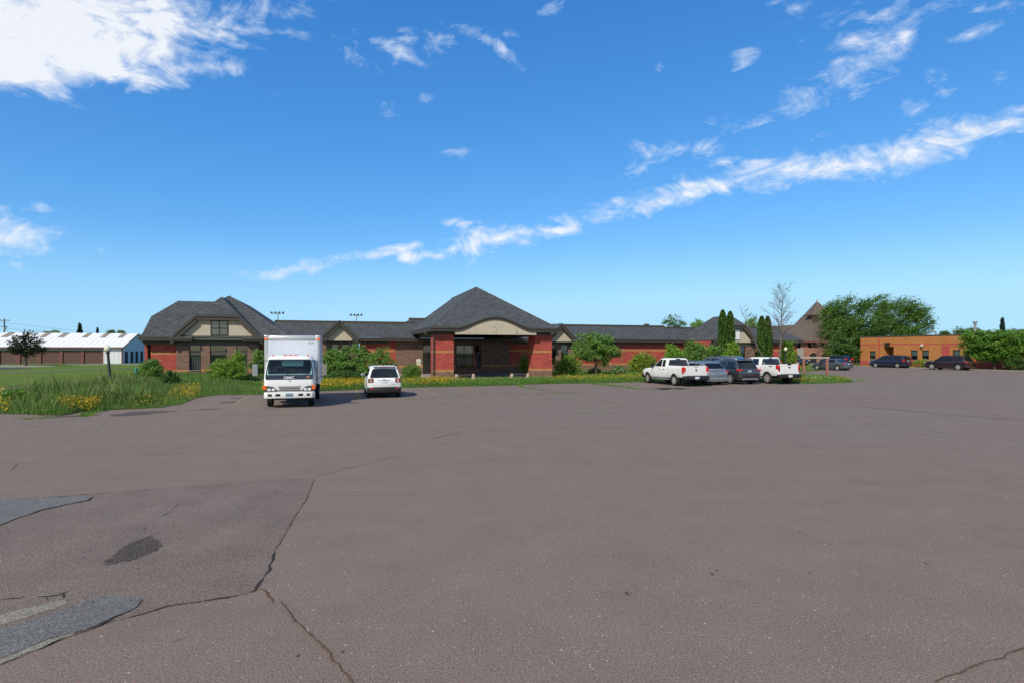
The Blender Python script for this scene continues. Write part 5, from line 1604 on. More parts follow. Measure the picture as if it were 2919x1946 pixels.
# ---- closed cars
def suv(name, label, cat, P, local, phi, paint, L, hw, H, belt, hood, gc, axles, r, yws, ywt, yrt, yrb, wr, wins, group=None, rimm=m_rim, style='alloy', clad=True, roofpts=None, rail=None, tail_in=.0, rglass=(.10, .80), zrb=None, cladm=None, w_=.23, rim_steer=0):
    f, b = L / 2, -L / 2
    st = [(b + tail_in, gc + .28, belt - .10, hw * .86), (b + tail_in + .05, gc + .18, belt - .03, hw * .945), (b + .28, gc + .06, belt, hw * .995), (b + .8, gc, belt, hw), (0, gc - .02, belt - .015, hw), (yws - .1, gc, belt - .03, hw * .99),
          (yws + .12, gc, belt - .06, hw * .985), (f - .55, gc + .02, hood, hw * .965), (f - .18, gc + .05, hood - .08, hw * .90), (f - .05, gc + .10, hood - .20, hw * .80), (f, gc + .16, hood - .32, hw * .70)]
    c = Car(name, label, cat, place(P, local, phi), phi, paint, st, group)
    c.body([(axles[0], r), (axles[1], r)], arch=1.17)
    zb1 = zrb or belt
    rp = roofpts or [((ywt + yrt) / 2, H)]
    c.cabin([(yrb - .02, belt - .10), (yrb, zb1 - .02), (yrt, H - .06), (yrt + .12, H - .015)] + rp + [(ywt - .16, H - .015), (ywt, H - .06), (yws, belt - .03), (yws, belt - .12)], hw * .93, wr, belt, H)
    c.side_glass(wins)
    d0, d1 = rglass
    q = lambda v: (yrb + (yrt - yrb) * v, zb1 - .02 + (H - .04 - zb1) * v)
    (ya, za), (yb, zb_) = q(d0), q(d1)
    c.cross_glass(ya, za, yb, zb_, c.cx(za) - .10, c.cx(zb_) - .10, 'rear_window', out=-1, round_=.06)
    q2 = lambda v: (yws + (ywt - yws) * v, belt - .03 + (H - .03 - belt) * v)
    (ya, za), (yb, zb_) = q2(.08), q2(.92)
    c.cross_glass(ya, za, yb, zb_, c.cx(za) - .10, c.cx(zb_) - .08, 'windshield', out=1, round_=.05)
    c.wheels([(axles[0], True), (axles[1], False)], r, w_, hw * .985, rimm, style, steer=rim_steer)
    if clad:
        cm = cladm or m_black
        rb_ = MB(); rb_.prism([(-hw * .97, b + .35), (-hw * .93, b + .02), (-hw * .6, b - .04), (hw * .6, b - .04), (hw * .93, b + .02), (hw * .97, b + .35)], 'z', gc + .02, gc + .32)
        rb_.build('rear_bumper', cm, c.root, bevel=.03, smooth=40)
        fb = MB(); fb.prism([(-hw * .95, f - .45), (-hw * .88, f - .08), (-hw * .5, f + .03), (hw * .5, f + .03), (hw * .88, f - .08), (hw * .95, f - .45)], 'z', gc, gc + .28)
        fb.build('front_bumper', cm, c.root, bevel=.03, smooth=40)
        c.patch('sill_trim', axles[1] + r * 1.25, axles[0] - r * 1.25, gc + .03, gc + .17, cm, .010)
    c.boxp('grille', -hw * .5, hw * .5, f - .10, f + .012, gc + .32, hood - .22, m_black, .02)
    c.boxp('headlight', hw * .54, hw * .86, f - .30, f - .05, hood - .30, hood - .13, m_clearlamp, .03, True)
    if rail:
        for sg in (-1, 1):
            x = c.cx(H) - .03
            MB().tube([(sg * x, rail[0], H - .05), (sg * x, rail[0] + .12, H + .035), (sg * x, rail[1] - .12, H + .035), (sg * x, rail[1], H - .05)], .022, 6).build('roof_rail', rail[2], c.root, smooth=50)
    c.mirrors(yws - .35, belt + .02, paint, hw * .97, .19, .14)
    return c


def W4(yf, zb, zt, cuts, slope_f, slope_r):
    """side windows between cuts (front to rear), front edge raked by slope_f and rear edge by slope_r"""
    out = []
    for i, (a, b) in enumerate(cuts):
        fa = slope_f if i == 0 else .02; rb_ = slope_r if i == len(cuts) - 1 else .02
        out.append([(a, zb), (a - fa, zt), (b + rb_, zt), (b, zb)])
    return out


# small white boxy car seen from the rear
Pj = GD(1045.5, 30.2)
jeep = suv('small_suv', 'small boxy white SUV with X shaped tail lamps parked right of the box truck', 'SUV', Pj, (-.87, -1.30), PH, m_white_paint, 4.2, .90, 1.67, 1.03, .98, .26, (1.27, -1.30), .355, .98, .42, -1.72, -1.98, .66,
           W4(.9, 1.07, 1.52, [(.72, .02), (-.05, -.78), (-.85, -1.45)], .38, .12), rail=(-1.55, .25, m_black), rglass=(.08, .84), style='alloy')
b = -2.1
jeep.boxp('license_plate', -.16, .16, b - .012, b + .02, .80, .91, m_plate, .004)
jeep.rear_plate('taillight', [(.55, .80), (.83, .80), (.83, 1.02), (.80, 1.04), (.57, 1.04), (.55, 1.02)], b - .01, m_darkred, .16, .02, True)
for sg in (-1, 1):
    xm = MB()
    for s2 in (-1, 1):
        p = [(-.085, -.075 * s2), (-.055, -.095 * s2), (.085, .075 * s2), (.055, .095 * s2)]
        xm.prism([(sg * .69 + x, .92 + z) for x, z in p], 'y', b - .020 - .002 * s2, b - .008)
    xm.build('taillight_cross', mat('pink_lamp_cross', (.80, .45, .40), .3, .1, coat=.5), jeep.root)
jeep.rear_plate('tailgate_strip', [(-.36, .945), (.36, .945), (.30, .925), (-.30, .925)], b - .008, m_black, .03, .002)
put_text('badge', 'Jeep', .085, m_steel, jeep.root, (0, b - .006, .96), (R(90), 0, 0), .004)
put_text('badge', '4x4', .06, m_steel, jeep.root, (-.50, b + .005, .665), (R(90), 0, 0), .006)
jeep.rear_plate('badge', [(.42, .70), (.55, .70), (.55, .72), (.42, .72)], b - .002, m_steel, .02, .002)
jb = MB(); jb.prism([(-.88, b + .42), (-.86, b + .05), (-.55, b - .05), (.55, b - .05), (.86, b + .05), (.88, b + .42)], 'z', .30, .585); jb.build('bumper_cladding', m_black, jeep.root, bevel=.03, smooth=40)
jeep.rear_plate('fog_lamp', [(.56, .47), (.70, .47), (.70, .535), (.56, .535)], b - .045, m_redlamp, .05, .006, True)
jeep.boxp('third_brake_light', -.18, .18, -1.86, -1.78, 1.600, 1.632, m_redlamp, .004)
jeep.boxp('spoiler', -.58, .58, -1.88, -1.62, 1.632, 1.665, m_white_paint, .012)
MB().lathe([(.03, 0), (.02, .05), (.008, .10), (0, .12)], (0, -1.5, 1.66), 8).build('antenna', m_black, jeep.root)
MB().tube([(-.1, -2.02, 1.14), (-.02, -2.0, 1.16), (.25, -1.985, 1.17)], .009, 5).build('rear_wiper', m_black, jeep.root)
jeep.patch('door', .05, .80, .46, 1.0, m_white_paint); jeep.patch('door', -.80, .03, .46, 1.0, m_white_paint)
jeep.handles([(.15, .92), (-.68, .92)], m_white_paint)

Pt = G(2053, 1094)
tuc = suv('silver_suv', 'silver SUV squeezed between the left white pickup and the dark grey SUV', 'SUV', Pt, (.90, -1.38), PH, m_silver, 4.63, .93, 1.67, 1.08, 1.02, .24, (1.38, -1.38), .37, 1.15, .45, -1.60, -2.12, .70,
          W4(.9, 1.12, 1.53, [(.85, .08), (.02, -.80), (-.87, -1.55)], .45, .34), rail=(-1.4, .3, m_silver), zrb=1.14, rglass=(.12, .86), cladm=m_silver)
b = -2.315
tuc.rear_plate('taillight', [(.50, .93), (.92, .86), (.93, 1.03), (.52, 1.02)], b + .01, m_redlamp, .16, .015, True)
tuc.rear_plate('light_bar', [(-.5, .99), (.5, .99), (.5, 1.03), (-.5, 1.03)], b + .012, m_black, .05, .006)
tuc.boxp('license_plate', -.17, .17, b + .0, b + .02, .78, .90, m_plate, .004)
tuc.rear_plate('bumper_trim', [(-.86, .40), (.86, .40), (.80, .47), (-.80, .47)], b - .05, m_chrome, .03, .006)
tuc.patch('door', .05, .95, .40, 1.05, m_silver); tuc.patch('door', -.85, .03, .40, 1.05, m_silver)

Pe = G(2080.8, 1093.0)
exp_ = suv('grey_suv', 'dark grey SUV parked between the silver SUV and the right white pickup', 'SUV', Pe, (-.97, -1.52), PH, m_gray, 5.05, .99, 1.775, 1.13, 1.10, .27, (1.50, -1.52), .395, 1.30, .55, -1.95, -2.30, .72,
           W4(.9, 1.17, 1.62, [(1.0, .20), (.13, -.85), (-1.05, -1.95)], .50, .22), rail=(-1.75, .35, m_chrome), zrb=1.17, rglass=(.08, .84), cladm=m_black)
b = -2.525
exp_.rear_plate('taillight', [(.56, .98), (.74, .86), (1.0, .98), (1.0, 1.12), (.56, 1.12)], b + .02, m_redlamp, .20, .02, True)
exp_.rear_plate('lamp_lens', [(.60, .89), (.70, .86), (.78, .92), (.66, .96)], b + .012, m_clearlamp, .012, .004, True)
exp_.rear_plate('chrome_strip', [(-.44, 1.075), (.44, 1.075), (.44, 1.10), (-.44, 1.10)], b + .012, m_chrome, .02, .004)
exp_.boxp('license_plate', -.16, .16, b + .0, b + .02, .90, 1.03, m_plate, .004)
exp_.rear_plate('bumper_reflector', [(-.62, .63), (.62, .63), (.62, .67), (-.62, .67)], b - .045, m_darkred, .03, .004)
exp_.rear_plate('skid_plate', [(-.75, .36), (.75, .36), (.62, .44), (-.62, .44)], b - .06, m_steel, .03, .006)
exp_.rear_plate('exhaust', [(.45, .33), (.70, .33), (.68, .40), (.47, .40)], b - .07, m_chrome, .05, .008, True)
exp_.patch('door', .12, 1.05, .45, 1.09, m_gray); exp_.patch('door', -.92, .09, .45, 1.09, m_gray)
exp_.handles([(.25, 1.0), (-.78, 1.0)], m_gray)
exp_.boxp('spoiler', -.66, .66, -2.14, -1.85, 1.725, 1.765, m_gray, .012)

yuk = suv('large_suv', 'large slate grey SUV mostly hidden behind the dark grey SUV, only roof showing', 'SUV', GD(2076, 49.5), (-1.0, -1.5), PH + .5, m_graylt, 5.25, 1.02, 1.93, 1.25, 1.18, .3, (1.5, -1.5), .40, 1.35, .62, -2.15, -2.45, .76,
          W4(.9, 1.29, 1.76, [(1.0, .22), (.14, -.85), (-1.0, -2.1)], .5, .18), rail=(-2.0, .4, m_chrome), zrb=1.28)
yuk.rear_plate('taillight', [(.80, .95), (.99, .95), (.99, 1.25), (.80, 1.25)], -2.60, m_redlamp, .2, .02, True)

blu = suv('blue_suv', 'dark blue SUV parked nose out beyond the right end of the building', 'SUV', GD(2302, 91.5), (-.2, 2.2), R(208), m_bluepaint, 4.6, .94, 1.68, 1.06, 1.02, .25, (1.36, -1.36), .37, 1.0, .30, -1.85, -2.15, .70,
          W4(.9, 1.10, 1.55, [(.75, .0), (-.06, -.85), (-.92, -1.75)], .45, .2))
blu.boxp('license_plate', -.17, .17, 2.33, 2.345, .44, .56, m_plate, .004)

PH2 = R(22)
Pc = G(2387, 1054.8)
civ = suv('grey_sedan', 'grey sedan with its front left door open behind the wooden sign frame', 'sedan', Pc, (-.84, -1.30), R(26), m_graylt, 4.5, .875, 1.43, .94, .93, .20, (1.38, -1.30), .315, 1.05, .28, -.95, -1.62, .58,
          W4(.8, .97, 1.31, [(.68, -.10), (-.16, -1.02)], .42, .28), clad=False, zrb=1.0, rglass=(.08, .90), w_=.2, rimm=m_steelrim, style='steel')
b = -2.25
civ.rear_plate('taillight', [(.52, .76), (.86, .74), (.87, .92), (.60, .93)], b + .01, m_redlamp, .22, .02, True)
civ.boxp('license_plate', -.16, .16, b - .01, b + .02, .74, .85, m_plate, .004)
bm = MB(); bm.prism([(-.86, b + .4), (-.80, b + .02), (-.5, b - .05), (.5, b - .05), (.80, b + .02), (.86, b + .4)], 'z', .28, .62); bm.build('rear_bumper', m_graylt, civ.root, bevel=.04, smooth=40)
dr = MB(); hp_ = Vector((-.86, .86, 0)); a = R(62); d = Vector((-math.sin(a), -math.cos(a), 0))
nn = Vector((-math.cos(a), math.sin(a), 0)) * .05
p = [hp_ + d * x + Vector((0, 0, z)) for x, z in ((0, .3), (1.0, .28), (1.05, .6), (1.03, .96), (0.1, .98))]
dr.slab(p, nn); dr_ = dr.build('open_door', m_navy, civ.root, bevel=.015)
wn = MB(); p = [hp_ + d * x + Vector((0, 0, z)) for x, z in ((.12, .99), (1.02, .97), (.92, 1.33), (.50, 1.33))]
wn.slab(p, nn * .5); wn.build('door_window', m_cglass, dr_)

blk = suv('black_suv', 'black SUV with red tail lamp parked behind the grey sedan', 'SUV', GD(2428, 88), (.6, -2.2), R(26), m_blackpaint, 4.7, .95, 1.70, 1.08, 1.04, .24, (1.38, -1.38), .37, 1.1, .42, -1.8, -2.15, .70,
          W4(.9, 1.12, 1.56, [(.85, .08), (.02, -.80), (-.87, -1.7)], .45, .25), clad=True)
blk.rear_plate('taillight', [(.62, 1.0), (.95, .95), (.95, 1.15), (.70, 1.30)], -2.34, m_redlamp, .2, .02, True)
blk.boxp('license_plate', -.16, .16, -2.37, -2.34, .75, .87, m_plate, .004)

Pm = G(2557.8, 1047.6)
van = suv('minivan', 'dark navy minivan parked along the kerb by the orange building windows', 'minivan', Pm, (-.98, -1.62), R(24), m_navy, 5.15, .99, 1.74, 1.06, 1.02, .20, (1.46, -1.62), .34, 1.65, .55, -2.25, -2.50, .76,
          W4(.9, 1.10, 1.60, [(1.15, .30), (.22, -.95), (-1.05, -2.15)], .66, .10), clad=False, rail=(-1.9, .2, m_black), zrb=1.12, rimm=m_rim)
b = -2.575
van.rear_plate('taillight', [(.70, .90), (.99, .90), (.99, 1.20), (.78, 1.20)], b + .02, m_redlamp, .2, .02, True)
van.boxp('license_plate', -.16, .16, b - .005, b + .02, .92, 1.04, m_plate, .004)
bm = MB(); bm.prism([(-.97, b + .4), (-.92, b + .02), (-.5, b - .05), (.5, b - .05), (.92, b + .02), (.97, b + .4)], 'z', .26, .62); bm.build('rear_bumper', m_navy, van.root, bevel=.04, smooth=40)
van.patch('door', .30, 1.35, .34, 1.02, m_navy); van.patch('door', -.95, .27, .34, 1.02, m_navy)
van.handles([(.45, .94), (.12, .94)], m_navy)

Ps = G(2731, 1054.3)
sv2 = suv('maroon_suv', 'black cherry SUV with bright alloy wheels parked left of the round tree', 'SUV', Ps, (-.97, -1.52), R(24), m_maroon, 5.05, .99, 1.775, 1.13, 1.10, .27, (1.50, -1.52), .395, 1.30, .55, -1.95, -2.30, .72,
          W4(.9, 1.17, 1.62, [(1.0, .20), (.13, -.85), (-1.05, -1.95)], .50, .22), rail=(-1.75, .35, m_black), zrb=1.17, rglass=(.08, .84), cladm=m_maroon)
b = -2.525
sv2.rear_plate('taillight', [(.56, .98), (.74, .86), (1.0, .98), (1.0, 1.12), (.56, 1.12)], b + .02, m_redlamp, .20, .02, True)
sv2.boxp('license_plate', -.16, .16, b + .0, b + .02, .90, 1.03, m_plate, .004)
sv2.rear_plate('chrome_strip', [(-.44, 1.075), (.44, 1.075), (.44, 1.10), (-.44, 1.10)], b + .012, m_chrome, .02, .004)
for sg in (-1, 1): MB().box(min(sg * .97, sg * 1.005), max(sg * .97, sg * 1.005), -1.0, .95, .335, .36).build('sill_strip', m_chrome, sv2.root)
sv2.patch('door', .12, 1.05, .45, 1.09, m_maroon); sv2.patch('door', -.92, .09, .45, 1.09, m_maroon)

# ---- white box truck facing the camera (front bumper at y = 0, body towards -y)
bt_ph = TH + math.pi
Pb = GD(825.5, 24.55)
tr = empty('box_truck', Pb, bt_ph, 'white box truck with blank cargo box parked nose toward the camera', 'truck')
RZ = [(.66, -.12, .99), (.74, -.05, 1.02), (1.0, -.03, 1.045), (1.22, -.05, 1.045), (1.44, -.10, 1.035), (1.8, -.245, .985), (2.1, -.37, .935), (2.2, -.44, .895), (2.26, -.58, .82), (2.275, -.85, .70)]


def rz(z, i):
    for a, b in zip(RZ[:-1], RZ[1:]):
        if a[0] <= z <= b[0]: return a[i] + (b[i] - a[i]) * (z - a[0]) / (b[0] - a[0])
    return RZ[-1][i]


yr = -1.66
rings = []
for z, yf, hw in RZ:
    r_ = .20 if z < 2.15 else .26
    ring = [(-hw, yr, z)]
    for q in range(7):
        a = math.pi - q * math.pi / 12; ring.append((-hw + r_ + r_ * math.cos(a), yf - r_ + r_ * math.sin(a), z))
    for q in range(7):
        a = math.pi / 2 - q * math.pi / 12; ring.append((hw - r_ + r_ * math.cos(a), yf - r_ + r_ * math.sin(a), z))
    ring.append((hw, yr, z)); rings.append(ring)
cab = MB().loft(rings).build('cab', m_white_paint, tr)
cut = MB(); cut.box(-.87, .87, -1.52, .3, 1.46, 2.06)
boolean_cut(cab, cut)
cut = MB(); cut.box(-.50, .42, -1.9, -1.4, 1.70, 2.04); cut.lathe([(.50, -1.3), (.50, 1.3)], (0, -1.02, .40), 24, 'x')
cut.box(-1.3, -.80, -1.20, -.62, 1.47, 2.02); cut.box(.80, 1.3, -1.20, -.62, 1.47, 2.02)
boolean_cut(cab, cut)
cab.data.shade_smooth(); cab.data.set_sharp_from_angle(angle=R(32))
ws_rows = [(1.235, .90), (1.26, .955), (1.30, .97), (1.44, .965), (1.7, .935), (1.95, .895), (2.06, .87), (2.10, .83)]


def ws_strip(rows, inner, outer, off):
    mb = MB()
    for (z0, w0), (z1, w1) in zip(rows[:-1], rows[1:]):
        for a0, b0, a1, b1 in ([(-w0, w0, -w1, w1)] if inner is None else [(-w0, -w0 + inner, -w1, -w1 + inner), (w0 - inner, w0, w1 - inner, w1)]):
            mb.poly([(a0, rz(z0, 1) + off, z0), (b0, rz(z0, 1) + off, z0), (b1, rz(z1, 1) + off, z1), (a1, rz(z1, 1) + off, z1)])
    return mb


ws_strip(ws_rows[3:], None, None, .008).build('windshield', m_wglass, tr)
ws_strip(ws_rows[:4], None, None, .008).build('windshield_band', mat('glossy_dark_band', (.012, .016, .030), .12, .1, coat=.8), tr)
sl = ws_strip(ws_rows[3:], .045, None, .001)
sl.slab([(-.88, rz(2.045, 1) + .001, 2.045), (.88, rz(2.045, 1) + .001, 2.045), (.83, rz(2.10, 1) + .001, 2.10), (-.83, rz(2.10, 1) + .001, 2.10)], (0, .005, 0))
sl.build('windshield_seal', m_black, tr)
dash = MB(); dash.box(-.85, .85, -.85, -.22, 1.40, 1.475); dash.build('dashboard', mat('dash_cloth', (.16, .18, .175), .9), tr)
MB().slab([(-.52, -.52, 1.80), (.33, -.52, 1.80), (.36, -.56, 2.02), (-.55, -.56, 2.02)], (0, -.012, 0)).build('rear_window_standin', mat('pale_teal_panel', (.50, .66, .62), .6, .06), tr, bevel=.004)  # added panel imitating the bright view through the rear window
seat = MB()
for x in (-.5, .12, .55): seat.box(x - .24, x + .24, -1.42, -1.24, 1.40, 1.80); seat.box(x - .11, x + .11, -1.38, -1.28, 1.80, 1.95)
seat.build('seat', mat('seat_cloth', (.03, .035, .04), .9), tr)
MB().tube([(.42 + .2 * math.cos(a), -.62 + .08 * math.sin(a), 1.60 + .17 * math.sin(a)) for a in np.linspace(0, 2 * math.pi, 17)], .018, 6).build('steering_wheel', m_black, tr)
for x0, x1_ in ((-.86, -.06), (-.1, .52),):
    MB().tube([(x0 + .25, rz(1.43, 1) + .04, 1.42), (x0 + .05, rz(1.5, 1) + .035, 1.52), (x1_ + .1, rz(1.56, 1) + .035, 1.545)], .011, 5).build('wiper', m_black, tr)
MB().box(-.92, -.84, rz(1.52, 1) + .016, rz(1.52, 1) + .022, 1.50, 1.57).build('sticker', mat('teal_sticker', (.25, .55, .50), .5), tr)
MB().box(-.80, -.70, rz(1.33, 1) + .010, rz(1.33, 1) + .02, 1.30, 1.37).build('sticker', mat('orange_sticker', (.55, .22, .10), .5), tr)
put_text('logo', 'GMC', .135, m_letter_w, tr, (.02, rz(1.33, 1) + .026, 1.275), (R(90), 0, math.pi), .003, 0, .003, 1.42)
em = MB(); em.prism([(-.045, 1.205), (.045, 1.205), (0, 1.15)], 'y', -.045, -.02); em.build('emblem', m_steel, tr)
for sg in (-1, 1):
    MB().slab([(sg * .968, -.64, 1.50), (sg * .968, -1.18, 1.50), (sg * .945, -1.18, 2.0), (sg * .945, -.80, 2.0)], (sg * .05, 0, 0)).build('side_window', m_wglass, tr)
    # mirrors on stalks
    xm = sg * 1.42
    ml = MB(); ml.box(xm - .105, xm + .105, -.50, -.40, 1.38, 1.88); mo = ml.build('mirror', m_steel if sg > 0 else m_chrome, tr, bevel=.02)
    MB().tube([(sg * .90, -.42, 2.06), (sg * 1.15, -.44, 2.00), (xm, -.45, 2.0), (xm, -.45, 1.86)], .014, 6).build('mirror_arm', m_black, mo)
    MB().tube([(sg * 1.03, -.30, 1.16), (sg * 1.22, -.40, 1.30), (xm, -.45, 1.36), (xm, -.45, 1.40)], .014, 6).build('mirror_arm', m_black, mo)
    hl = MB(); hl.prism([(sg * 1.04, .735), (sg * .50, .735), (sg * .55, .85), (sg * .66, .935), (sg * 1.04, .985)], 'y', -.09, -.012)
    h_ = hl.build('headlight', mat('headlight_bezel', (.045, .05, .045), .4), tr, bevel=.01)
    for x0, x1_ in ((.58, .71), (.75, .88)): MB().box(min(sg * x0, sg * x1_), max(sg * x0, sg * x1_), -.02, .0, .755, .86).build('lens', m_clearlamp, h_, bevel=.012)
    MB().box(min(sg * .91, sg * 1.06), max(sg * .91, sg * 1.06), -.20, .005, .80, .985).build('turn_signal', m_amber, tr, bevel=.012)
    MB().lathe([(.035, 0), (.03, .05), (0, .06)], (sg * .72, -.56, 2.24), 8).build('marker_lamp', m_amber, tr)
    hd = MB(); hd.box(min(sg * 1.03, sg * 1.055), max(sg * 1.03, sg * 1.055), -1.4, -1.2, 1.28, 1.32); hd.build('door_handle', m_black, tr)
for x in (-.22, 0, .22): MB().box(x - .07, x + .07, -.62, -.56, 2.262, 2.30).build('marker_lamp', m_amber, tr, bevel=.01)
gr = MB(); gr.prism([(-.47, .935), (.47, .935), (.45, .905), (-.45, .905)], 'y', -.05, -.022); gr.prism([(-.43, .865), (.43, .865), (.39, .83), (-.39, .83)], 'y', -.05, -.022)
gr.prism([(-.49, .785), (.49, .785), (.49, .745), (-.49, .745)], 'y', -.06, -.03)
gr.build('grille_slot', m_under, tr)
bp = MB(); bp.prism([(-1.04, -.32), (-1.03, -.06), (-.92, .04), (.92, .04), (1.03, -.06), (1.04, -.32)], 'z', .43, .70)
bpo = bp.build('front_bumper', m_white_dirty, tr, bevel=.035, smooth=40)
for x0, x1_ in ((.70, .86), (.36, .56), (-.56, -.36), (-.84, -.70)): MB().box(x0, x1_, .03, .048, .52, .625).build('bumper_slot', m_under, bpo, bevel=.012)
MB().box(-.155, .165, .042, .055, .50, .65).build('license_plate', m_plateb, tr, bevel=.006)
MB().box(-.10, .11, .0551, .057, .545, .60).build('plate_print', mat('plate_ink', (.10, .16, .24), .6), tr)
MB().box(-.5, .5, -6.2, -.3, .48, .78).build('chassis', m_under, tr)
MB().box(-.85, .85, -1.6, -.25, .55, .70).build('cab_floor', m_under, tr)
# cargo box
BX0, BX1, BY0, BY1, BZ0, BZ1 = -1.20, 1.20, -6.25, -1.80, .93, 3.16
box = MB().box(BX0 + .02, BX1 - .02, BY0, BY1, BZ0, BZ1 - .02).build('cargo_box', m_boxwhite, tr, bevel=.03)
for sg in (-1, 1):
    cp = MB(); cp.lathe([(.105, 0), (.105, BZ1 - BZ0 - .22)], (sg * (BX1 - .085), BY1 - .085, BZ0), 16); cp.build('corner_post', m_alu, box, smooth=40)
    MB().box(min(sg * (BX1 - .02), sg * (BX1 + .012)), max(sg * (BX1 - .02), sg * (BX1 + .012)), BY0, BY1 - .1, BZ1 - .16, BZ1).build('top_rail', m_alu, box)
    MB().box(min(sg * (BX1 - .02), sg * (BX1 + .012)), max(sg * (BX1 - .02), sg * (BX1 + .012)), BY0, BY1 - .1, BZ0, BZ0 + .12).build('bottom_rail', m_alu, box)
    MB().box(min(sg * (BX1 - .155), sg * (BX1 + .02)), max(sg * (BX1 - .155), sg * (BX1 + .02)), BY1 - .10, BY1 + .035, BZ1 - .22, BZ1 - .12).build('marker_lamp', m_amber, tr, bevel=.015)
    MB().box(min(sg * (BX1 - .19), sg * (BX1 + .02)), max(sg * (BX1 - .19), sg * (BX1 + .02)), BY1 - .19, BY1 + .02, BZ1 - .10, BZ1 + .01).build('corner_cap', m_alu, box, bevel=.05)
tb = MB(); tb.prism([(BY1 - .12, BZ1 - .24), (BY1 + .012, BZ1 - .24), (BY1 + .015, BZ1 - .12), (BY1 - .0, BZ1 - .04), (BY1 - .06, BZ1), (BY1 - .12, BZ1 + .005)], 'x', BX0 + .20, BX1 - .20)
tb.build('front_rail', m_alu, box, bevel=.02, smooth=50)
mm = MB()
for i, x in enumerate((-.92, -.87, -.81, -.76, -.72)): mm.slab([(x, BY1 + .001, 2.78), (x + .03, BY1 + .001, 2.78), (x + .018, BY1 + .001, 2.86), (x - .012, BY1 + .001, 2.86)], (0, .004, 0))
mm.build('maker_mark', mat('grey_print', (.34, .35, .37), .6), box)
for x in (-.4, 0.02, .45): MB().box(x - .002, x + .002, BY1, BY1 + .0015, BZ0 + .1, BZ1 - .26).build('panel_seam', mat('seam_grey', (.50, .52, .56), .6), box)


def twheel(x, y, fr):
    r, w = .40, .23
    o = MB().lathe([(r * .58, -w / 2 + .02), (r * .66, -w / 2), (r * .92, -w / 2), (r, -w * .36), (r, w * .36), (r * .92, w / 2), (r * .66, w / 2), (r * .58, w / 2 - .02)], n=28, ax='x').build('wheel', m_rubber, tr, smooth=35)
    o.location = (x, y, r); sg = 1 if x > 0 else -1; xe = sg * w / 2
    MB().lathe([(r * .62, xe - sg * .02), (r * .58, xe + sg * .0), (r * .5, xe - sg * .04), (r * .25, xe + sg * (.03 if fr else -.06)), (0, xe + sg * (.05 if fr else -.06))], n=22, ax='x').build('rim', m_steelrim, o, smooth=40)


for sg in (-1, 1):
    twheel(sg * .86, -1.02, True); twheel(sg * .98, -4.75, False); twheel(sg * .72, -4.75, False)
MB().box(-1.1, 1.1, -5.4, -5.35, .35, .93).build('mud_flap', m_rubber, tr)
MB().box(.75, 1.05, -3.4, -2.4, .45, .85).build('fuel_tank', m_under, tr, bevel=.05)

# ------------------------------------------------------------------ vegetation
def unit(v): return v / (np.linalg.norm(v, axis=1, keepdims=True) + 1e-9)


def leaf_quads(C, size, asp=.5, up=.3, axis=None, adir=.0):
    """one diamond leaf at every centre; axis lets leaves follow a direction"""
    n = len(C)
    nr = unit(rng.normal(size=(n, 3)) + np.array([0, 0, up * 2]))
    t = rng.normal(size=(n, 3))
    if axis is not None: t = t * (1 - adir) + axis * adir * 2
    t = unit(t - nr * (t * nr).sum(1, keepdims=True)); b = np.cross(nr, t)
    s = (size * rng.uniform(.6, 1.35, n))[:, None]
    V = np.stack([C - t * s, C + b * s * asp + nr * s * .12, C + t * s, C - b * s * asp + nr * s * .12], 1).reshape(-1, 3)
    F = np.arange(n * 4).reshape(n, 4)
    return V, F


def crown_points(blobs, nclump, per, crad, hollow=.55, stretch=None, squash=.75):
    """clump centres spread through the crown's lobes, leaves round each; returns leaf centres, clump centres, outward axes"""
    w = np.array([b[3] * b[4] * b[5] for b in blobs]) ** .67; w /= w.sum()
    k = rng.choice(len(blobs), nclump, p=w)
    B = np.array(blobs)[k]
    d = unit(rng.normal(size=(nclump, 3))); rad = (hollow + (1 - hollow) * rng.random(nclump) ** .6)[:, None]
    cc = B[:, :3] + d * rad * B[:, 3:6]
    cr = crad * rng.uniform(.55, 1.4, nclump)
    off = rng.normal(size=(nclump, per, 3)) * .55
    off[:, :, 2] *= squash
    if stretch is not None:
        sd = unit(d * stretch[0] + np.array(stretch[1])[None, :] + rng.normal(size=d.shape) * .18)
        along = rng.uniform(-1, 1, (nclump, per, 1)) * stretch[2]
        off = off * stretch[3] + sd[:, None, :] * along
    else: sd = d
    P = (cc[:, None, :] + off * cr[:, None, None]).reshape(-1, 3)
    ax = np.repeat(sd, per, 0)
    var = np.clip(np.repeat(rng.random(nclump), per) * .55 + rng.random(nclump * per) * .45, 0, 1)
    return P, cc, ax, var


def limbs(mb, base, top, targets, r0, n=10, wob=.06, rng_r=.35):
    base, top = Vector(base), Vector(top)
    L = (top - base).length
    pts = [base.lerp(top, q) + Vector((random.gauss(0, wob), random.gauss(0, wob), 0)) * L * .12 * (0 < q < 1) for q in np.linspace(0, 1, 7)]
    mb.tube(pts, [r0 * (1.25 if i == 0 else 1 - .75 * i / 6) for i in range(7)], 8)
    for t in targets:
        q = random.uniform(.35, .85); i = int(q * 6); s = pts[i].lerp(pts[min(i + 1, 6)], q * 6 - i)
        t = Vector(t); m = s.lerp(t, .5) + Vector((0, 0, (t - s).length * .10)) + Vector((random.gauss(0, .05), random.gauss(0, .05), 0)) * (t - s).length
        rr_ = r0 * (1 - .7 * q) * rng_r * 1.6
        mb.tube([s, m, t], [rr_, rr_ * .6, rr_ * .18], 6)


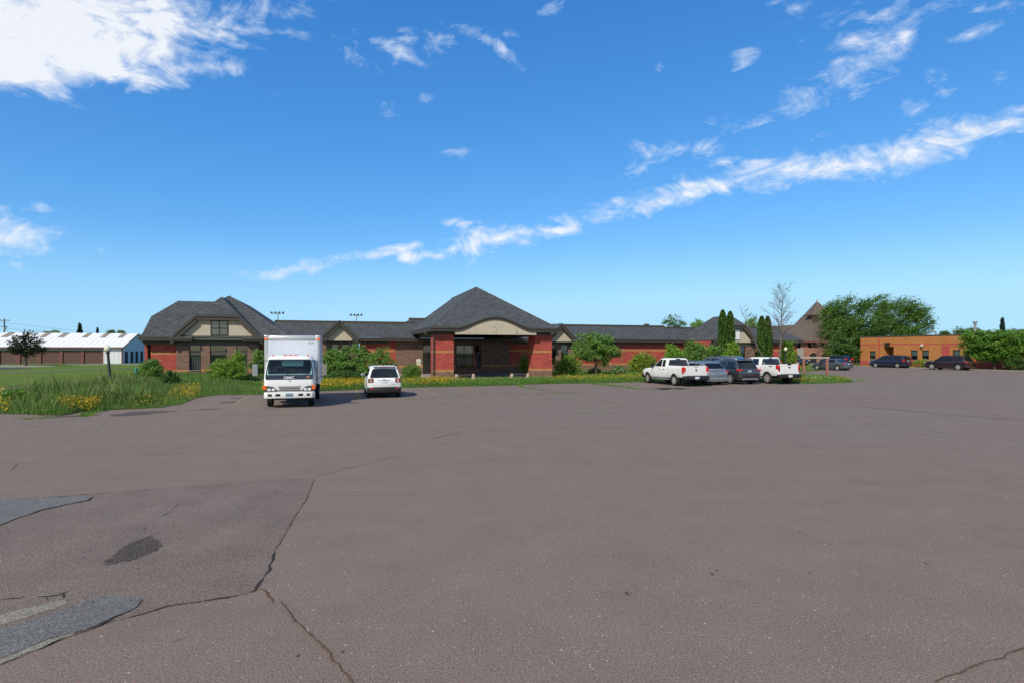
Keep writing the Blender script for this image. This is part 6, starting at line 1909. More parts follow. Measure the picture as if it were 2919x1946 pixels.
def tree(name, label, cat, base, blobs, nclump, per, crad, leaf, lm, trunk_r, trunk_h, nlimb=14, group=None, bark=None, multi=1, **kw):
    e = empty(name, base, 0, label, cat, group)
    P, cc, ax, var = crown_points(blobs, nclump, per, crad, kw.get('hollow', .55), kw.get('stretch'), kw.get('squash', .75))
    keep = P[:, 2] > .02; P, ax, var = P[keep], ax[keep], var[keep]
    V, F = leaf_quads(P, leaf, kw.get('asp', .5), kw.get('up', .3), ax, kw.get('adir', 0))
    o = raw_mesh('crown', V, F, lm, e, np.repeat(var, 4))
    mb = MB()
    for k in range(multi):
        t = cc[rng.choice(len(cc), nlimb)]
        a = 6.28 * k / max(multi, 1)
        off = (0 if multi == 1 else .12) * max(1, trunk_h)
        limbs(mb, (math.cos(a) * off * .3, math.sin(a) * off * .3, -.1), (math.cos(a) * off * 1.8, math.sin(a) * off * 1.8, trunk_h), t, trunk_r)
    mb.build('trunk' if kw.get('trunk', True) else 'stem', bark or m_bark, e, smooth=60)
    return e


def px_blob(px, py, rx, ry, Y, base, ry_depth=None):
    """crown lobe seen at a place in the picture, at distance Y, relative to the base"""
    k = Y / 1620
    return ((px - 1460) * k - base.x, Y - base.y, CAMZ + (997 - py) * k, rx * k, (ry_depth or rx) * k, ry * k)


# big maples behind the orange building, blown to the right
Yt = 112.0
b0 = Vector((CX(2440, Yt), Yt, 0))
bl = [px_blob(2420, 890, 55, 38, Yt, b0), px_blob(2400, 945, 62, 45, Yt, b0), px_blob(2470, 915, 60, 55, Yt, b0), px_blob(2375, 910, 30, 40, Yt, b0), px_blob(2390, 1000, 45, 28, Yt, b0), px_blob(2380, 878, 22, 26, Yt, b0), px_blob(2440, 985, 50, 36, Yt, b0), px_blob(2500, 868, 34, 24, Yt, b0)]
tree('maple_tree', 'tall windblown maple left of the orange building, nearest the church', 'tree', b0, bl, 520, 60, 1.1, .20, m_lf_maple, .5, 7.5, 24, 'large maples behind the orange building', stretch=(.5, (1.0, 0, .55), 1.0, .62), adir=.6, asp=.34)
Yt = 118.0
b1 = Vector((CX(2560, Yt), Yt, 0))
bl = [px_blob(2545, 905, 50, 42, Yt, b1), px_blob(2600, 925, 48, 40, Yt, b1), px_blob(2520, 935, 50, 40, Yt, b1), px_blob(2612, 890, 30, 25, Yt, b1), px_blob(2570, 872, 34, 20, Yt, b1), px_blob(2635, 915, 22, 30, Yt, b1), px_blob(2560, 960, 70, 30, Yt, b1)]
tree('maple_tree', 'windblown maple rising behind the orange roof, right of the tallest maple', 'tree', b1, bl, 420, 60, 1.1, .20, m_lf_maple, .5, 7.5, 22, 'large maples behind the orange building', stretch=(.5, (1.1, 0, .45), 1.1, .6), adir=.6, asp=.34)
Yt = 96.0
b2 = Vector((CX(2405, Yt), Yt, 0))
bl = [px_blob(2400, 985, 30, 26, Yt, b2), px_blob(2425, 1005, 26, 18, Yt, b2), px_blob(2385, 960, 18, 16, Yt, b2)]
tree('small_tree', 'low dark bushy tree beneath the big maple beside the church', 'tree', b2, bl, 130, 40, .55, .15, m_lf_dark, .15, 2.0, 10, hollow=.4)
# round tree by the kerb
s_, t_ = 80.2, TQ(2835, 80.2)
b3 = W(s_, t_)
Yt = b3.y
bl = [px_blob(2790, 985, 45, 30, Yt, b3), px_blob(2850, 965, 55, 26, Yt, b3), px_blob(2880, 990, 52, 32, Yt, b3), px_blob(2830, 1000, 52, 25, Yt, b3), px_blob(2775, 962, 30, 20, Yt, b3), px_blob(2905, 965, 40, 22, Yt, b3), px_blob(2790, 1012, 35, 12, Yt, b3)]
tree('round_tree', 'wide round bright green tree in front of the orange building', 'tree', b3, bl, 560, 50, .50, .115, m_lf_round, .17, 2.2, 26, hollow=.35, squash=.5, up=.9, asp=.6)
b4 = W(81.2, TQ(2905, 81.2))
bl = [(0, 0, .9, 1.6, 1.2, .75), (1.4, .3, .8, 1.3, 1.1, .7)]
tree('dark_shrub', 'low dark shrub at the right edge beneath the round tree', 'shrub', b4, bl, 70, 40, .35, .09, m_lf_dark, .06, .6, 8, trunk=False)
b4 = W(82.3, TQ(2630, 82.3))
tree('low_shrub', 'low rusty green shrub at the orange wall between the parked vans', 'shrub', b4, [(0, 0, .55, 1.5, .7, .5)], 60, 36, .28, .08, m_lf_rust, .05, .4, 6, trunk=False)
# spruces and far trees


def conifer(px, ytop, halfw_px, Y, label, group, base_y=None, lm=None):
    k = Y / 1620; h = CZ(ytop, Y)
    b = Vector((CX(px, Y), Y, 0)); e = empty('spruce_tree', b, 0, label, 'tree', group)
    r0 = halfw_px * k; n = 2600
    P = []; AX = []
    for lev in np.linspace(.02, 1, 26):
        z = h * (1 - lev) * .98 + .2; rr_ = r0 * lev * random.uniform(.75, 1.12); m = int(20 + 260 * lev)
        a = rng.random(m) * 6.28 ; nb = max(4, int(5 + 7 * lev)); a = np.round(a / 6.28 * nb) / nb * 6.28 + rng.normal(0, .10, m) + lev * 20
        q = rng.random(m) ** .6 * rr_
        P.append(np.stack([np.cos(a) * q, np.sin(a) * q, z - q * .28 + rng.normal(0, h * .008, m)], 1)); AX.append(np.stack([np.cos(a), np.sin(a), -.3 + 0 * a], 1))
    P = np.concatenate(P); AX = np.concatenate(AX)
    V, F = leaf_quads(P, r0 * .26, .45, .5, AX, .7)
    raw_mesh('crown', V, F, lm or m_lf_spruce, e, np.repeat(rng.random(len(P)), 4))
    MB().lathe([(r0 * .10, 0), (.04, h * .97)], n=8).build('trunk', m_bark, e)


conifer(228, 922, 19, 190, 'distant dark spruce above the white roof, tallest of the far left', 'spruces behind the storage building')
conifer(278.5, 934, 13, 190, 'smaller distant spruce right of the tallest far left spruce', 'spruces behind the storage building')
conifer(2858, 906, 19, 120, 'pointed spruce behind the round tree at the far right', 'far right background trees')
for px, py, rx, ry, Y, lm, lab in [(2758, 944, 36, 12, 110, m_lf_maple, 'flat topped dark tree above the orange roof left of the flue pipe'), (2693, 951, 9, 5, 130, m_lf_maple, 'tiny tree tip above the orange roof by the gooseneck vent'), (2900, 948, 26, 10, 115, m_lf_spruce, 'broad dark conifer crown at the right picture edge'),
                                   (1922, 917, 31, 20, 120, m_lf_maple, 'round leafy tree standing behind the right wing roof'), (1990, 925, 18, 15, 115, m_lf_light, 'pale thin poplar behind the roof right of the round leafy tree'), (2147, 925, 20, 24, 95, m_lf_shrub, 'pale leafy tree between the two cedar clumps behind the roof'),
                                   (158, 949, 13, 7, 180, m_lf_shrub, 'broad pale treetop behind the white storage roof'), (133, 950, 7, 4, 180, m_lf_shrub, 'little treetop left of the broad pale one above the storage roof'), (318, 947, 8, 5, 180, m_lf_dark, 'small dark treetop above the storage roof near its right end'), (348, 948, 9, 6, 180, m_lf_shrub, 'pale treetop above the storage roof nearest the gable')]:
    b = Vector((CX(px, Y), Y, 0)); k = Y / 1620
    zc = CAMZ + (997 - py) * k
    bl = [(0, 0, zc, rx * k, rx * k, ry * k), (-rx * k * .5, 0, zc - ry * k * .3, rx * k * .6, rx * k * .6, ry * k * .7), (rx * k * .5, 0, zc - ry * k * .4, rx * k * .6, rx * k * .6, ry * k * .7), (0, 0, zc * .6, rx * k * .7, rx * k * .7, zc * .3)]
    tree('background_tree', lab, 'tree', b, bl, 110, 30, max(.5, rx * k * .22), max(.13, rx * k * .055), lm, .2, zc, 8, 'background trees', hollow=.3)
# dark small tree before the storage building
b5 = G(74, 1041.5)
Yt = b5.y
bl = [px_blob(76, 960, 22, 12, Yt, b5), px_blob(70, 975, 30, 14, Yt, b5), px_blob(80, 990, 40, 14, Yt, b5), px_blob(50, 992, 22, 12, Yt, b5), px_blob(112, 996, 20, 8, Yt, b5), px_blob(45, 978, 14, 8, Yt, b5), px_blob(105, 972, 16, 8, Yt, b5), px_blob(76, 1003, 30, 8, Yt, b5)]
tree('plum_tree', 'small dark plum leaved tree in front of the storage doors', 'tree', b5, bl, 170, 32, .50, .13, m_lf_purple, .22, 3.3, 16, stretch=(1.0, (0, 0, .35), 1.0, .5), adir=.4)

# cedars before the right wing


def cedar(px, ytop, hw_px, Y, label):
    k = Y / 1620; h = CZ(ytop, Y); r0 = hw_px * k
    b = Vector((CX(px, Y), Y, 0)); e = empty('cedar_tree', b, 0, label, 'tree', 'columnar cedars before the right gable')
    n = 9000
    z = h * (1 - rng.random(n) ** 1.15); q = z / h
    prof = np.sqrt(np.clip(1.0 - q ** 4.5, 0, 1)) * (.80 + .20 * np.clip(q / .3, 0, 1))
    a = rng.random(n) * 6.28
    lump = 1 + .10 * np.sin(a * 3 + z * 2.2) + .08 * np.sin(a * 5 - z * 3.7)
    rad = r0 * prof * lump * (.75 + .3 * rng.random(n))
    P = np.stack([np.cos(a) * rad, np.sin(a) * rad, z], 1)
    ax = np.stack([np.cos(a) * .35, np.sin(a) * .35, np.ones(n)], 1)
    V, F = leaf_quads(P, .12, .35, 0, ax, .85)
    raw_mesh('crown', V, F, m_lf_cedar, e, np.repeat(rng.random(n) * .8 + .2 * (lump > 1), 4))
    MB().lathe([(.12, -.1), (.10, h * .5), (.03, h * .9)], n=8).build('trunk', m_bark, e)


cedar(2060.5, 885, 12.5, 61.0, 'tallest columnar cedar, left one of the pair covering the notice board')
cedar(2082, 889, 12.5, 61.3, 'columnar cedar touching the tallest one on its right, beside the notice board')
cedar(2172, 903, 12.5, 61.0, 'dark columnar cedar behind the leaning bare trunk, left of the two')
cedar(2189, 903, 12, 61.6, 'columnar cedar between the leaning bare trunk and the bare tree')

# bare trees


def bare(name, base, top, r0, label, nb, spread, cat='tree', bark=m_barkgrey, twig=4, start=.42, up=.75):
    e = empty(name, base, 0, label, cat)
    tr_ = MB(); top = Vector(top) - Vector(base)
    pts = [Vector((0, 0, -.1)).lerp(top, q) + Vector((random.gauss(0, .05), random.gauss(0, .05), 0)) * (0 < q < 1) for q in np.linspace(0, 1, 10)]
    tr_.tube(pts, [r0 * (1 - .85 * i / 9) for i in range(10)], 8); tr_.build('trunk', bark, e, smooth=60)
    br = MB(); H = top.length
    for i in range(nb):
        q = start + (1 - start) * (i + random.random()) / nb; j = min(int(q * 9), 8); s = pts[j].lerp(pts[j + 1], q * 9 - j)
        a = random.random() * 6.28; L = spread * (1.15 - .75 * q) * random.uniform(.6, 1.15)
        d = Vector((math.cos(a), math.sin(a), up * random.uniform(.6, 1.3))).normalized()
        r = r0 * (1 - q) * .36 + .010
        p1 = s + d * L * .5 + Vector((0, 0, -.02 * L)); p2 = s + d * L + Vector((0, 0, .12 * L))
        br.tube([s, p1, p2], [r, r * .6, .006], 5)
        for w in range(twig):
            u = random.uniform(.25, .95); o_ = s.lerp(p2, u); dd = (d + Vector((random.gauss(0, .6), random.gauss(0, .6), random.gauss(.1, .35)))).normalized(); l2 = L * random.uniform(.2, .5)
            m_ = o_ + dd * l2
            br.tube([o_, m_], [.011, .004], 4)
            for w2 in range(2):
                d3 = (dd + Vector((random.gauss(0, .6), random.gauss(0, .6), random.gauss(.1, .3)))).normalized(); br.tube([o_.lerp(m_, .6), o_.lerp(m_, .6) + d3 * l2 * .6], [.007, .003], 3)
    br.build('branches', bark, e)


Yb = 60.5
bs = Vector((CX(2219, Yb), Yb, 0))
bare('bare_tree', bs, (CX(2233, Yb), Yb, CZ(818, Yb)), .125, 'tall leafless grey tree rising above the roof right of the cedars', 52, 2.7, start=.36, twig=6, up=.9)
bs = Vector((CX(2199, 58.5), 58.5, 0))
bare('leaning_bare_tree', bs, (CX(2112, 58.5), 58.5, CZ(880, 58.5)), .09, 'thin bare trunk leaning left across the cedars', 16, 1.7, start=.62)
bs = Vector((CX(2331, 78), 78, 0))
bare('small_bare_tree', bs, (CX(2336, 78), 78, CZ(945, 78)), .09, 'small reddish leafless tree in front of the church wall', 26, 2.6, bark=mat('reddish_bark', (.17, .10, .085), .9, .2, 9), start=.25, up=1.0)

# shrubs and small trees round the building; the picture places the lobes
SH = 'shrubs and small trees along the building'


def shrub(name, label, px, y0, y1, w_px, Ybase, lm, n=150, per=40, leaf=.075, cr=.20, shape='round', cat='shrub', trunk=0.0, stretch=None, multi=3, **kw):
    k = Ybase / 1620; b = Vector((CX(px, Ybase), Ybase, 0))
    ht = CZ(y0, Ybase); lo = max(CZ(y1, Ybase), 0.0); r = w_px / 2 * k
    hc, hr = (ht + lo) / 2, (ht - lo) / 2
    if shape == 'round': bl = [(0, 0, hc, r * .8, r * .8, hr * .9), (-r * .45, .1, hc - hr * .2, r * .5, r * .5, hr * .7), (r * .45, -.1, hc - hr * .15, r * .5, r * .5, hr * .75), (r * .05, 0, hc + hr * .35, r * .5, r * .5, hr * .6)]
    elif shape == 'loose': bl = [(-r * .55, 0, hc - hr * .2, r * .4, r * .5, hr * .6), (r * .5, .1, hc - hr * .1, r * .42, r * .5, hr * .65), (0, 0, hc + hr * .2, r * .45, r * .5, hr * .6), (-r * .2, 0, hc + hr * .55, r * .3, r * .3, hr * .4), (r * .35, 0, hc + hr * .5, r * .25, r * .3, hr * .42), (0, 0, hc - hr * .5, r * .75, r * .6, hr * .45)]
    else: bl = kw.pop('bl')
    return tree(name, label, cat, b, bl, n, per, cr, leaf, lm, trunk or .035, max(.3, hc * .8), 10, SH, multi=multi, stretch=stretch, trunk=bool(trunk), **kw)


JST = (1.0, (0, 0, .55), 1.15, .38)
shrub('corner_shrub', 'dark green shrub at the left corner of the red wall', 432, 1022, 1085, 62, 47, m_lf_shrub, 170, 40, .075, .25)
shrub('low_evergreen', 'low dark evergreen mound left of the leftmost window', 487, 1058, 1107, 62, 38.0, m_lf_dark, 170, 44, .05, .17, stretch=JST, adir=.5, asp=.3)
shrub('golden_juniper', 'bright spreading golden juniper covering the middle window', 645, 1022, 1098, 118, 42.5, m_lf_juniper, 330, 46, .06, .26, stretch=JST, adir=.6, asp=.3)
shrub('golden_juniper', 'upright tip of golden juniper at the right pavilion window', 678, 1000, 1060, 44, 43.5, m_lf_juniper, 130, 42, .06, .22, stretch=JST, adir=.6, asp=.3)
shrub('small_bush', 'dark small bush low under the right pavilion window', 716, 1066, 1096, 56, 43.5, m_lf_dark, 90, 40, .055, .18)
shrub('leafy_sapling', 'leafy sapling beside the left side of the box truck', 737, 996, 1062, 46, 46, m_lf_shrub, 90, 38, .075, .24, 'loose', trunk=.04, multi=1)
shrub('crabapple_bush', 'loose crabapple bush just right of the box truck', 950, 992, 1082, 100, 47.5, m_lf_shrub, 130, 36, .085, .27, 'loose', trunk=.05)
shrub('crabapple_bush', 'tallest crabapple bush beneath the left small dormer', 1010, 974, 1080, 120, 49, m_lf_shrub, 160, 36, .085, .28, 'loose', trunk=.05)
shrub('crabapple_bush', 'crabapple bush behind the small white SUV by the red wall', 1083, 984, 1082, 92, 48, m_lf_shrub, 115, 36, .085, .27, 'loose', trunk=.05)
shrub('weedy_clump', 'dark weedy undergrowth clump left of the small white SUV', 985, 1055, 1092, 150, 44, m_lf_dark, 130, 40, .06, .2)
shrub('tall_weed_clump', 'tall upright weed clump right of the small white SUV', 1172, 1040, 1086, 66, 46, m_lf_weed, 150, 44, .07, .22, stretch=(.4, (0, 0, 1.3), 1.3, .4), adir=.7, asp=.22)
shrub('portico_evergreen', 'single evergreen shrub standing behind the right portico pillar', 1493, 1007, 1062, 36, 57, m_lf_juniper, 110, 40, .06, .2, stretch=JST, adir=.5, asp=.3)
shrub('green_juniper', 'layered juniper right of the right portico pillar', 1620, 1010, 1070, 84, 55, m_lf_juniper, 280, 44, .065, .25, stretch=(1.2, (0, 0, .2), 1.15, .36), adir=.6, asp=.3)
k = 56.5 / 1620; bb = Vector((CX(1699.5, 56.5), 56.5, 0))
bl = [px_blob(x, y, rx, ry, 56.5, bb) for x, y, rx, ry in ((1700, 985, 40, 26), (1665, 1005, 30, 18), (1735, 1000, 32, 22), (1655, 958, 10, 14), (1690, 962, 22, 14), (1728, 972, 18, 14), (1752, 1005, 18, 14), (1700, 1018, 38, 14), (1650, 990, 20, 16), (1718, 1032, 14, 10))]
tree('crabapple_tree', 'small round headed crabapple tree before the right red wall', 'tree', bb, bl, 330, 40, .30, .085, m_lf_shrub, .09, 2.3, 18, SH, hollow=.35)
shrub('rusty_bush', 'bush with rusty new growth in front of the white pickup hood', 1832, 1004, 1060, 82, 55, m_lf_rust, 200, 42, .07, .26)
shrub('white_flower_bush', 'small bush dotted with white flowers beside the white pickup', 1765, 1043, 1068, 40, 56, m_lf_shrub, 80, 40, .06, .18)
shrub('white_flower_bush', 'small white flowered bush by the crabapple trunk', 1697, 1047, 1068, 36, 58, m_lf_shrub, 60, 36, .06, .18)
shrub('leafy_shrub', 'yellow green tall shrub behind the cab of the left pickup', 1918, 982, 1055, 56, 56, m_lf_light, 170, 40, .085, .28, 'loose', trunk=.05)
shrub('leafy_shrub', 'broad leafy shrub behind the silver SUV', 1978, 972, 1060, 96, 57, m_lf_shrub, 280, 40, .09, .32, 'loose', trunk=.05)
shrub('leafy_shrub', 'darker leafy shrub behind the dark grey SUV roof', 2035, 985, 1060, 64, 57, m_lf_shrub, 180, 40, .085, .3, 'loose', trunk=.05)
shrub('leafy_shrub', 'bright green shrub at the foot of the tallest cedar', 2087, 976, 1058, 50, 56, m_lf_light, 170, 40, .085, .28, 'loose', trunk=.05)
shrub('leafy_shrub', 'slim yellow green sapling behind the upright lamp post', 2244, 970, 1040, 34, 63, m_lf_light, 120, 38, .09, .28, 'loose', trunk=.05, multi=1)
shrub('leafy_shrub', 'orange tinged shrub at the red end wall near the upright lamp post', 2256, 992, 1048, 30, 66, m_lf_rust, 90, 38, .09, .28, 'round')
shrub('bed_shrub', 'broad leaved bush with yellow flowers at the left picture edge', 45, 1112, 1178, 80, 24.5, m_lf_weed, 190, 44, .055, .17)

# dead grey branches poking from the crabapples
db = empty('dead_branches', Vector((CX(1012, 50), 50, 0)), 0, 'bare grey dead branches above the crabapples under the left dormer', 'branches')
m_ = MB()
for a in np.linspace(-.5, .5, 9):
    p = [Vector((0, 0, .5))]
    L = random.uniform(2.4, 3.4)
    for i in range(4): p.append(p[-1] + Vector((math.sin(a) * .75 + random.gauss(0, .12), random.gauss(0, .08), .95)) * L / 4)
    m_.tube(p, [.03, .022, .015, .009, .004], 5)
    for q in range(5):
        o_ = p[2].lerp(p[4], random.random()); m_.tube([o_, o_ + Vector((random.gauss(0, .35), random.gauss(0, .2), random.uniform(.05, .5)))], [.008, .003], 4)
m_.build('branch', m_barkgrey, db)

# ---- ground cover


def blades(P, h, w, lean=.35, base_z=.0):
    n = len(P); h = h * rng.uniform(.5, 1.25, n); a = rng.random(n) * 6.28
    ld = np.stack([np.cos(a), np.sin(a)], 1) * (h * lean * rng.random(n))[:, None]
    b = rng.random(n) * 6.28; wd = np.stack([np.cos(b), np.sin(b)], 1) * (w * rng.uniform(.6, 1.4, n))[:, None]
    z0 = np.full(n, base_z)
    V = np.stack([np.c_[P + wd, z0], np.c_[P - wd, z0], np.c_[P + ld * .45 - wd * .7, z0 + h * .6], np.c_[P + ld, z0 + h]], 1).reshape(-1, 3)
    F = np.arange(n * 4).reshape(n, 4)
    return V, F


def patchy(P, sc, seed, lo, hi):
    """smooth patch mask from a few sines, 0..1"""
    r = np.random.default_rng(seed); v = np.zeros(len(P))
    for i in range(7):
        k = r.normal(size=2) * sc * (1 + i * .5); v += np.sin(P @ k + r.random() * 6.28) / (1 + i * .35)
    return np.clip((v - lo) / (hi - lo), 0, 1)


def cover(name, label, poly, nb, hb, wb, nl, lh, ls, hfun=None):
    P = scatter(poly, nb); hm = (hfun(P) if hfun else np.ones(len(P)))
    V, F = blades(P, hb * hm, wb)
    o = raw_mesh(name, V, F, m_lf_grass, None, np.repeat(rng.random(len(P)), 4)); tag(o, label, kind='stuff')
    P = scatter(poly, nl); hm = (hfun(P) if hfun else np.ones(len(P))) * np.clip(.35 + patchy(P, 1.2, 5, -1.2, 1.6), .25, 1.2)
    z = lh * hm * rng.random(len(P)) ** .65
    C = np.c_[P + rng.normal(0, .04, P.shape), z]
    V, F = leaf_quads(C, ls, .42, .5)
    o = raw_mesh('weeds', V, F, m_lf_weed, None, np.repeat(np.clip(rng.random(len(P)) * .7 + .3 * z / (lh + .01), 0, 1), 4)); tag(o, label.replace('grass', 'weed leaves'), kind='stuff')


def flowers(label, pts, h, s, m, name='yellow_flowers', hs=.35):
    n = len(pts); C = np.c_[pts, h * (1 - hs * rng.random(n))]
    V, F = leaf_quads(C, s, .8, 1.2)
    o = raw_mesh(name, V, F, m, None, np.repeat(rng.random(n), 4)); tag(o, label, kind='stuff')


lb = left_bed
edge_l = lambda P: np.ones(len(P))
lbp = np.array([(p.x, p.y) for p in lb])


def edge_h(poly, d0):
    A = np.array([(p[0], p[1]) for p in poly])

    def f(P):
        d = np.full(len(P), 1e9)
        for i in range(len(A)):
            a, b = A[i], A[(i + 1) % len(A)]; ab = b - a; t = np.clip(((P - a) @ ab) / (ab @ ab + 1e-9), 0, 1)
            d = np.minimum(d, np.linalg.norm(P - a - t[:, None] * ab, axis=1))
        return np.clip(.35 + .65 * d / d0, 0, 1)
    return f


def lbh(P):
    e = edge_h(lb, 1.6)(P)
    px = P[:, 0] / P[:, 1] * 1620 + 1460
    tall = np.clip(1 - (px - 380) / 160, .45, 1)
    return e * tall * (.62 + .5 * patchy(P, .9, 41, -1.2, 1.4))


cover('tall_grass', 'tall rank grass in the left planting bed by the leaning lamp', lb, 95000, .74, .0075, 42000, .50, .038, lbh)
P = scatter(lb, 4500)
V, F = blades(P, 1.08 * lbh(P), .005, .55)
o = raw_mesh('seed_heads', V, F, m_seed, None, np.repeat(rng.random(len(P)), 4)); tag(o, 'pale grass seed heads standing above the left planting bed', kind='stuff')
zone = rb([(-10, 290), (60, 270), (110, 430), (-10, 432)], 0, 1040, 3.095)
sel = [zone, rb([(480, 410), (540, 345), (720, 330), (850, 285), (985, 275), (960, 330), (880, 405), (760, 425), (640, 428), (540, 425)], 0, 1040, 3.095), rb([(1480, 330), (1500, 270), (1740, 215), (1780, 270), (1700, 330), (1580, 345)], 0, 1040, 3.095)]
fp = np.concatenate([scatter(sel[0], 900), scatter(sel[1], 5200), scatter(sel[2], 1300), scatter(rb([(960, 400), (1500, 388), (1600, 350), (1620, 340), (1200, 350)], 0, 1040, 3.095), 200), scatter(rb([(600, 270), (660, 245), (700, 270), (640, 285)], 0, 1040, 3.095), 60)])
fp = fp[patchy(fp, 2.2, 3, -1.0, .6) > rng.random(len(fp)) * .8]
flowers('yellow flowers along the front of the left planting bed', fp, .60, .034, m_flower_y, hs=.75)
wp_ = np.concatenate([scatter(rb([(1020, 268), (1100, 235), (1130, 235), (1110, 262), (1050, 275)], 0, 1040, 3.095), 130), scatter(rb([(1180, 222), (1250, 202), (1275, 210), (1240, 225)], 0, 1040, 3.095), 110), scatter(lb, 120)])
flowers('white daisies beside the leaning lamp post in the grass', wp_, .62, .030, m_flower_w, 'white_flowers')
# strip between left bed and pavilion
strip = gpx([(395, 1092), (430, 1090), (600, 1098), (745, 1100)]) + WL([(-6, 52), (-7, 58.6), (-17, 58.8), (-20, 59)])
cover('meadow_grass', 'rough grass between the left bed and the pavilion windows', strip, 26000, .50, .014, 14000, .34, .05, lambda P: .5 + .6 * patchy(P, .8, 9, -1, 1.4))
# long bed before the building
bed = gpx(front) + WL([(26, 39.75), (31.3, 39.75), (31.3, 44.0), (24, 45.0), (8, 44.4), (-4, 44.0)]) + gpx([(745, 1100)])
cover('bed_grass', 'grass in the long flower bed before the portico', bed, 60000, .34, .008, 90000, .44, .040, lambda P: edge_h(bed, .5)(P) * (.55 + .65 * patchy(P, .9, 21, -1, 1.5)) * np.where(np.abs((P[:, 0] / P[:, 1] * 1620 + 1460) - 1385) < 75, .75, 1))
P = scatter(bed, 70000); px = P[:, 0] / P[:, 1] * 1620 + 1460
den = np.interp(px, [700, 745, 830, 900, 1035, 1045, 1140, 1170, 1250, 1280, 1330, 1400, 1560, 1610, 1650, 1730, 1760, 1790, 1830, 1880, 2200], [.55, .75, .75, .85, .9, .3, .25, .85, .9, .35, .12, .05, .06, .25, .75, .85, .35, .45, .65, .35, .2])
fp = P[rng.random(len(P)) < den * (.25 + .9 * patchy(P, 1.1, 4, -.9, .9)) * .50]
flowers('yellow flowers massed along the long bed before the building', fp, .52, .038, m_flower_y, hs=.6)
# lawn behind the bed
back = WL([(-4, 44.2), (8, 44.6), (24, 45.2), (31.3, 44.2), (39.5, 45), (43, 50), (57, 57), (57, 59.6), (43.6, 58.8), (43, 63), (39.4, 63), (38.8, 59.7), (22, 59.7), (21.5, 59), (19.4, 59.4), (19.4, 46.8), (5.4, 46.8), (5.4, 59.4), (-6.5, 59.4), (-6.5, 50)])
cover('yard_grass', 'unmown grass in front of the building walls', back, 70000, .24, .014, 30000, .24, .05, lambda P: .5 + .7 * patchy(P, .7, 31, -1, 1.4))
# island at the right end of the parked row
isl = WL([(32.9, 39.5), (32.9, 34.7), (34, 34.1), (36.5, 34.3), (38.6, 34.8), (39.8, 36), (39.9, 44), (32.9, 44)])
cover('island_grass', 'grass and weeds on the flower island right of the pickup', isl, 14000, .48, .011, 14000, .40, .042, lambda P: edge_h(isl, .9)(P))
P = np.concatenate([scatter(WL([(32.9, 34.7), (34, 34.1), (34.9, 34.3), (34.8, 36.6), (33.0, 37.0)]), 1100), scatter(WL([(37.0, 34.6), (38.6, 34.9), (39.8, 36), (39.6, 39.5), (37.8, 38.5)]), 1200), scatter(isl, 420)])
P = P[patchy(P, 2.0, 13, -1.4, .5) > rng.random(len(P)) * .8]
flowers('yellow flowers on the island right of the pickup', P, .42, .036, m_flower_y, hs=.6)
flowers('white flowers among the yellow ones on the right island', scatter(WL([(33, 35), (36.5, 34.6), (37, 36), (33, 37.2)]), 150), .52, .03, m_flower_w, 'white_flowers')
flowers('white blossoms on the bushes beside the left pickup', np.concatenate([scatter([(CX(1750, 55.6), 55.3), (CX(1782, 55.6), 55.3), (CX(1782, 55.6), 55.9), (CX(1750, 55.6), 55.9)], 60), scatter([(CX(1683, 57.6), 57.3), (CX(1706, 57.6), 57.3), (CX(1706, 57.6), 57.9), (CX(1683, 57.6), 57.9)], 30)]), .75, .06, m_flower_w, 'white_flowers', .6)


# weeds in the pavement joints
def weed_line(pts, w, dens, h, label):
    P = []
    for a, b in zip(pts[:-1], pts[1:]):
        L = (b - a).length; n = int(L * dens)
        t = rng.random(n)[:, None]; A = np.array([[a.x, a.y]]); B = np.array([[b.x, b.y]])
        P.append(A + (B - A) * t + rng.normal(0, w, (n, 2)))
    P = np.concatenate(P)
    P = P[patchy(P, 1.8, 8, -1.6, .4) > rng.random(len(P)) * .9]
    V, F = blades(P, h, .010, 1.0)
    o = raw_mesh('joint_weeds', V, F, m_lf_weed, None, np.repeat(rng.random(len(P)), 4)); tag(o, label, kind='stuff')


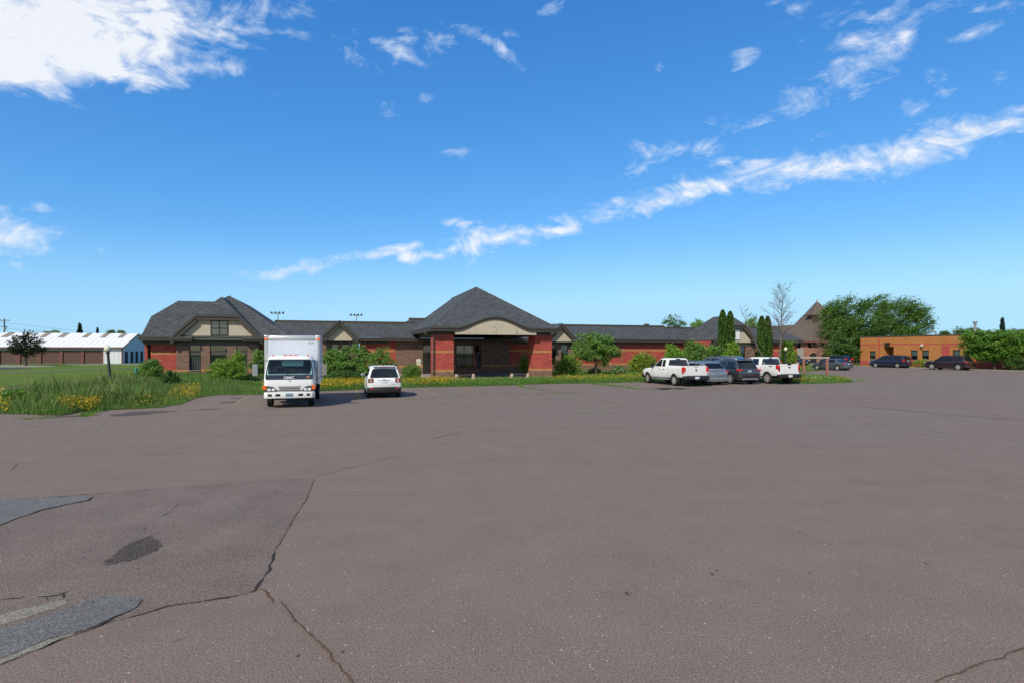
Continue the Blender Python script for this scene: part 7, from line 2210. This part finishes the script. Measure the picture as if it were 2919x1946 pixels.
W3 = lambda pts: rb(pts, 1450, 1050, 3.92)
weed_line(W3([(90, 165), (150, 205), (280, 225), (400, 240), (520, 252)]), .10, 160, .06, 'weeds in the curved pavement joint before the portico')
weed_line(W3([(520, 262), (620, 262), (720, 262)]), .26, 130, .06, 'weed patch on the asphalt before the portico')
weed_line(W3([(850, 158), (1050, 178), (1300, 203), (1420, 223)]), .16, 260, .08, 'weeds in the joint running toward the left pickup')
weed_line(W3([(1420, 225), (1620, 230), (1800, 232), (1950, 228)]), .07, 120, .05, 'sparse weeds in the joint beside the puddle')
weed_line(W3([(320, 280), (400, 273), (720, 272), (960, 283)]), .04, 40, .03, 'thin weed line across the asphalt before the portico')
weed_line(W3([(250, 325), (400, 342), (700, 350), (900, 375), (1150, 395)]), .025, 22, .022, 'faint weed line on the open asphalt')
weed_line(W3([(700, 515), (960, 475), (1180, 440), (1300, 405)]), .025, 24, .022, 'faint slanting weed line on the open asphalt')
weed_line(rb([(1310, 237), (1660, 222), (1880, 196), (2000, 188)], 740, 1060, 3.095), .04, 50, .035, 'weed line right of the small white SUV')
weed_line(rb([(150, 478), (300, 470), (490, 472)], 0, 1040, 3.095), .20, 170, .06, 'weed patch on the asphalt by the left bed')
weed_line(rb([(740, 455), (800, 425), (880, 405)], 0, 1040, 3.095), .12, 300, .09, 'weeds spilling from the left bed onto the asphalt')
weed_line(rb([(620, 610), (760, 575), (900, 540), (925, 500)], 0, 1040, 3.095), .025, 30, .022, 'faint curved weed line on the left asphalt')
weed_line(rb([(690, 255), (740, 268), (800, 272)], 2250, 1010, 3.516), .15, 160, .06, 'weeds at the tip of the right flower island')
for pts, w in [([(90, 170), (150, 208), (280, 227), (400, 242), (520, 256), (720, 266)], .05), ([(0, 291), (250, 285), (400, 274), (720, 272), (960, 284)], .035), ([(850, 160), (1050, 181), (1300, 206), (1420, 226), (1620, 232), (1950, 224)], .08), ([(2080, 250), (2200, 258), (2352, 272)], .05), ([(250, 327), (700, 352), (1150, 397)], .02), ([(700, 517), (960, 477), (1300, 407)], .02)]:
    ribbon('pavement_crack', W3(pts), w, m_darker_asph, .0045)
ribbon('pavement_crack', rb([(1310, 238), (1660, 223), (1880, 197), (2010, 189), (2352, 195)], 740, 1060, 3.095), .04, m_darker_asph, .0045)
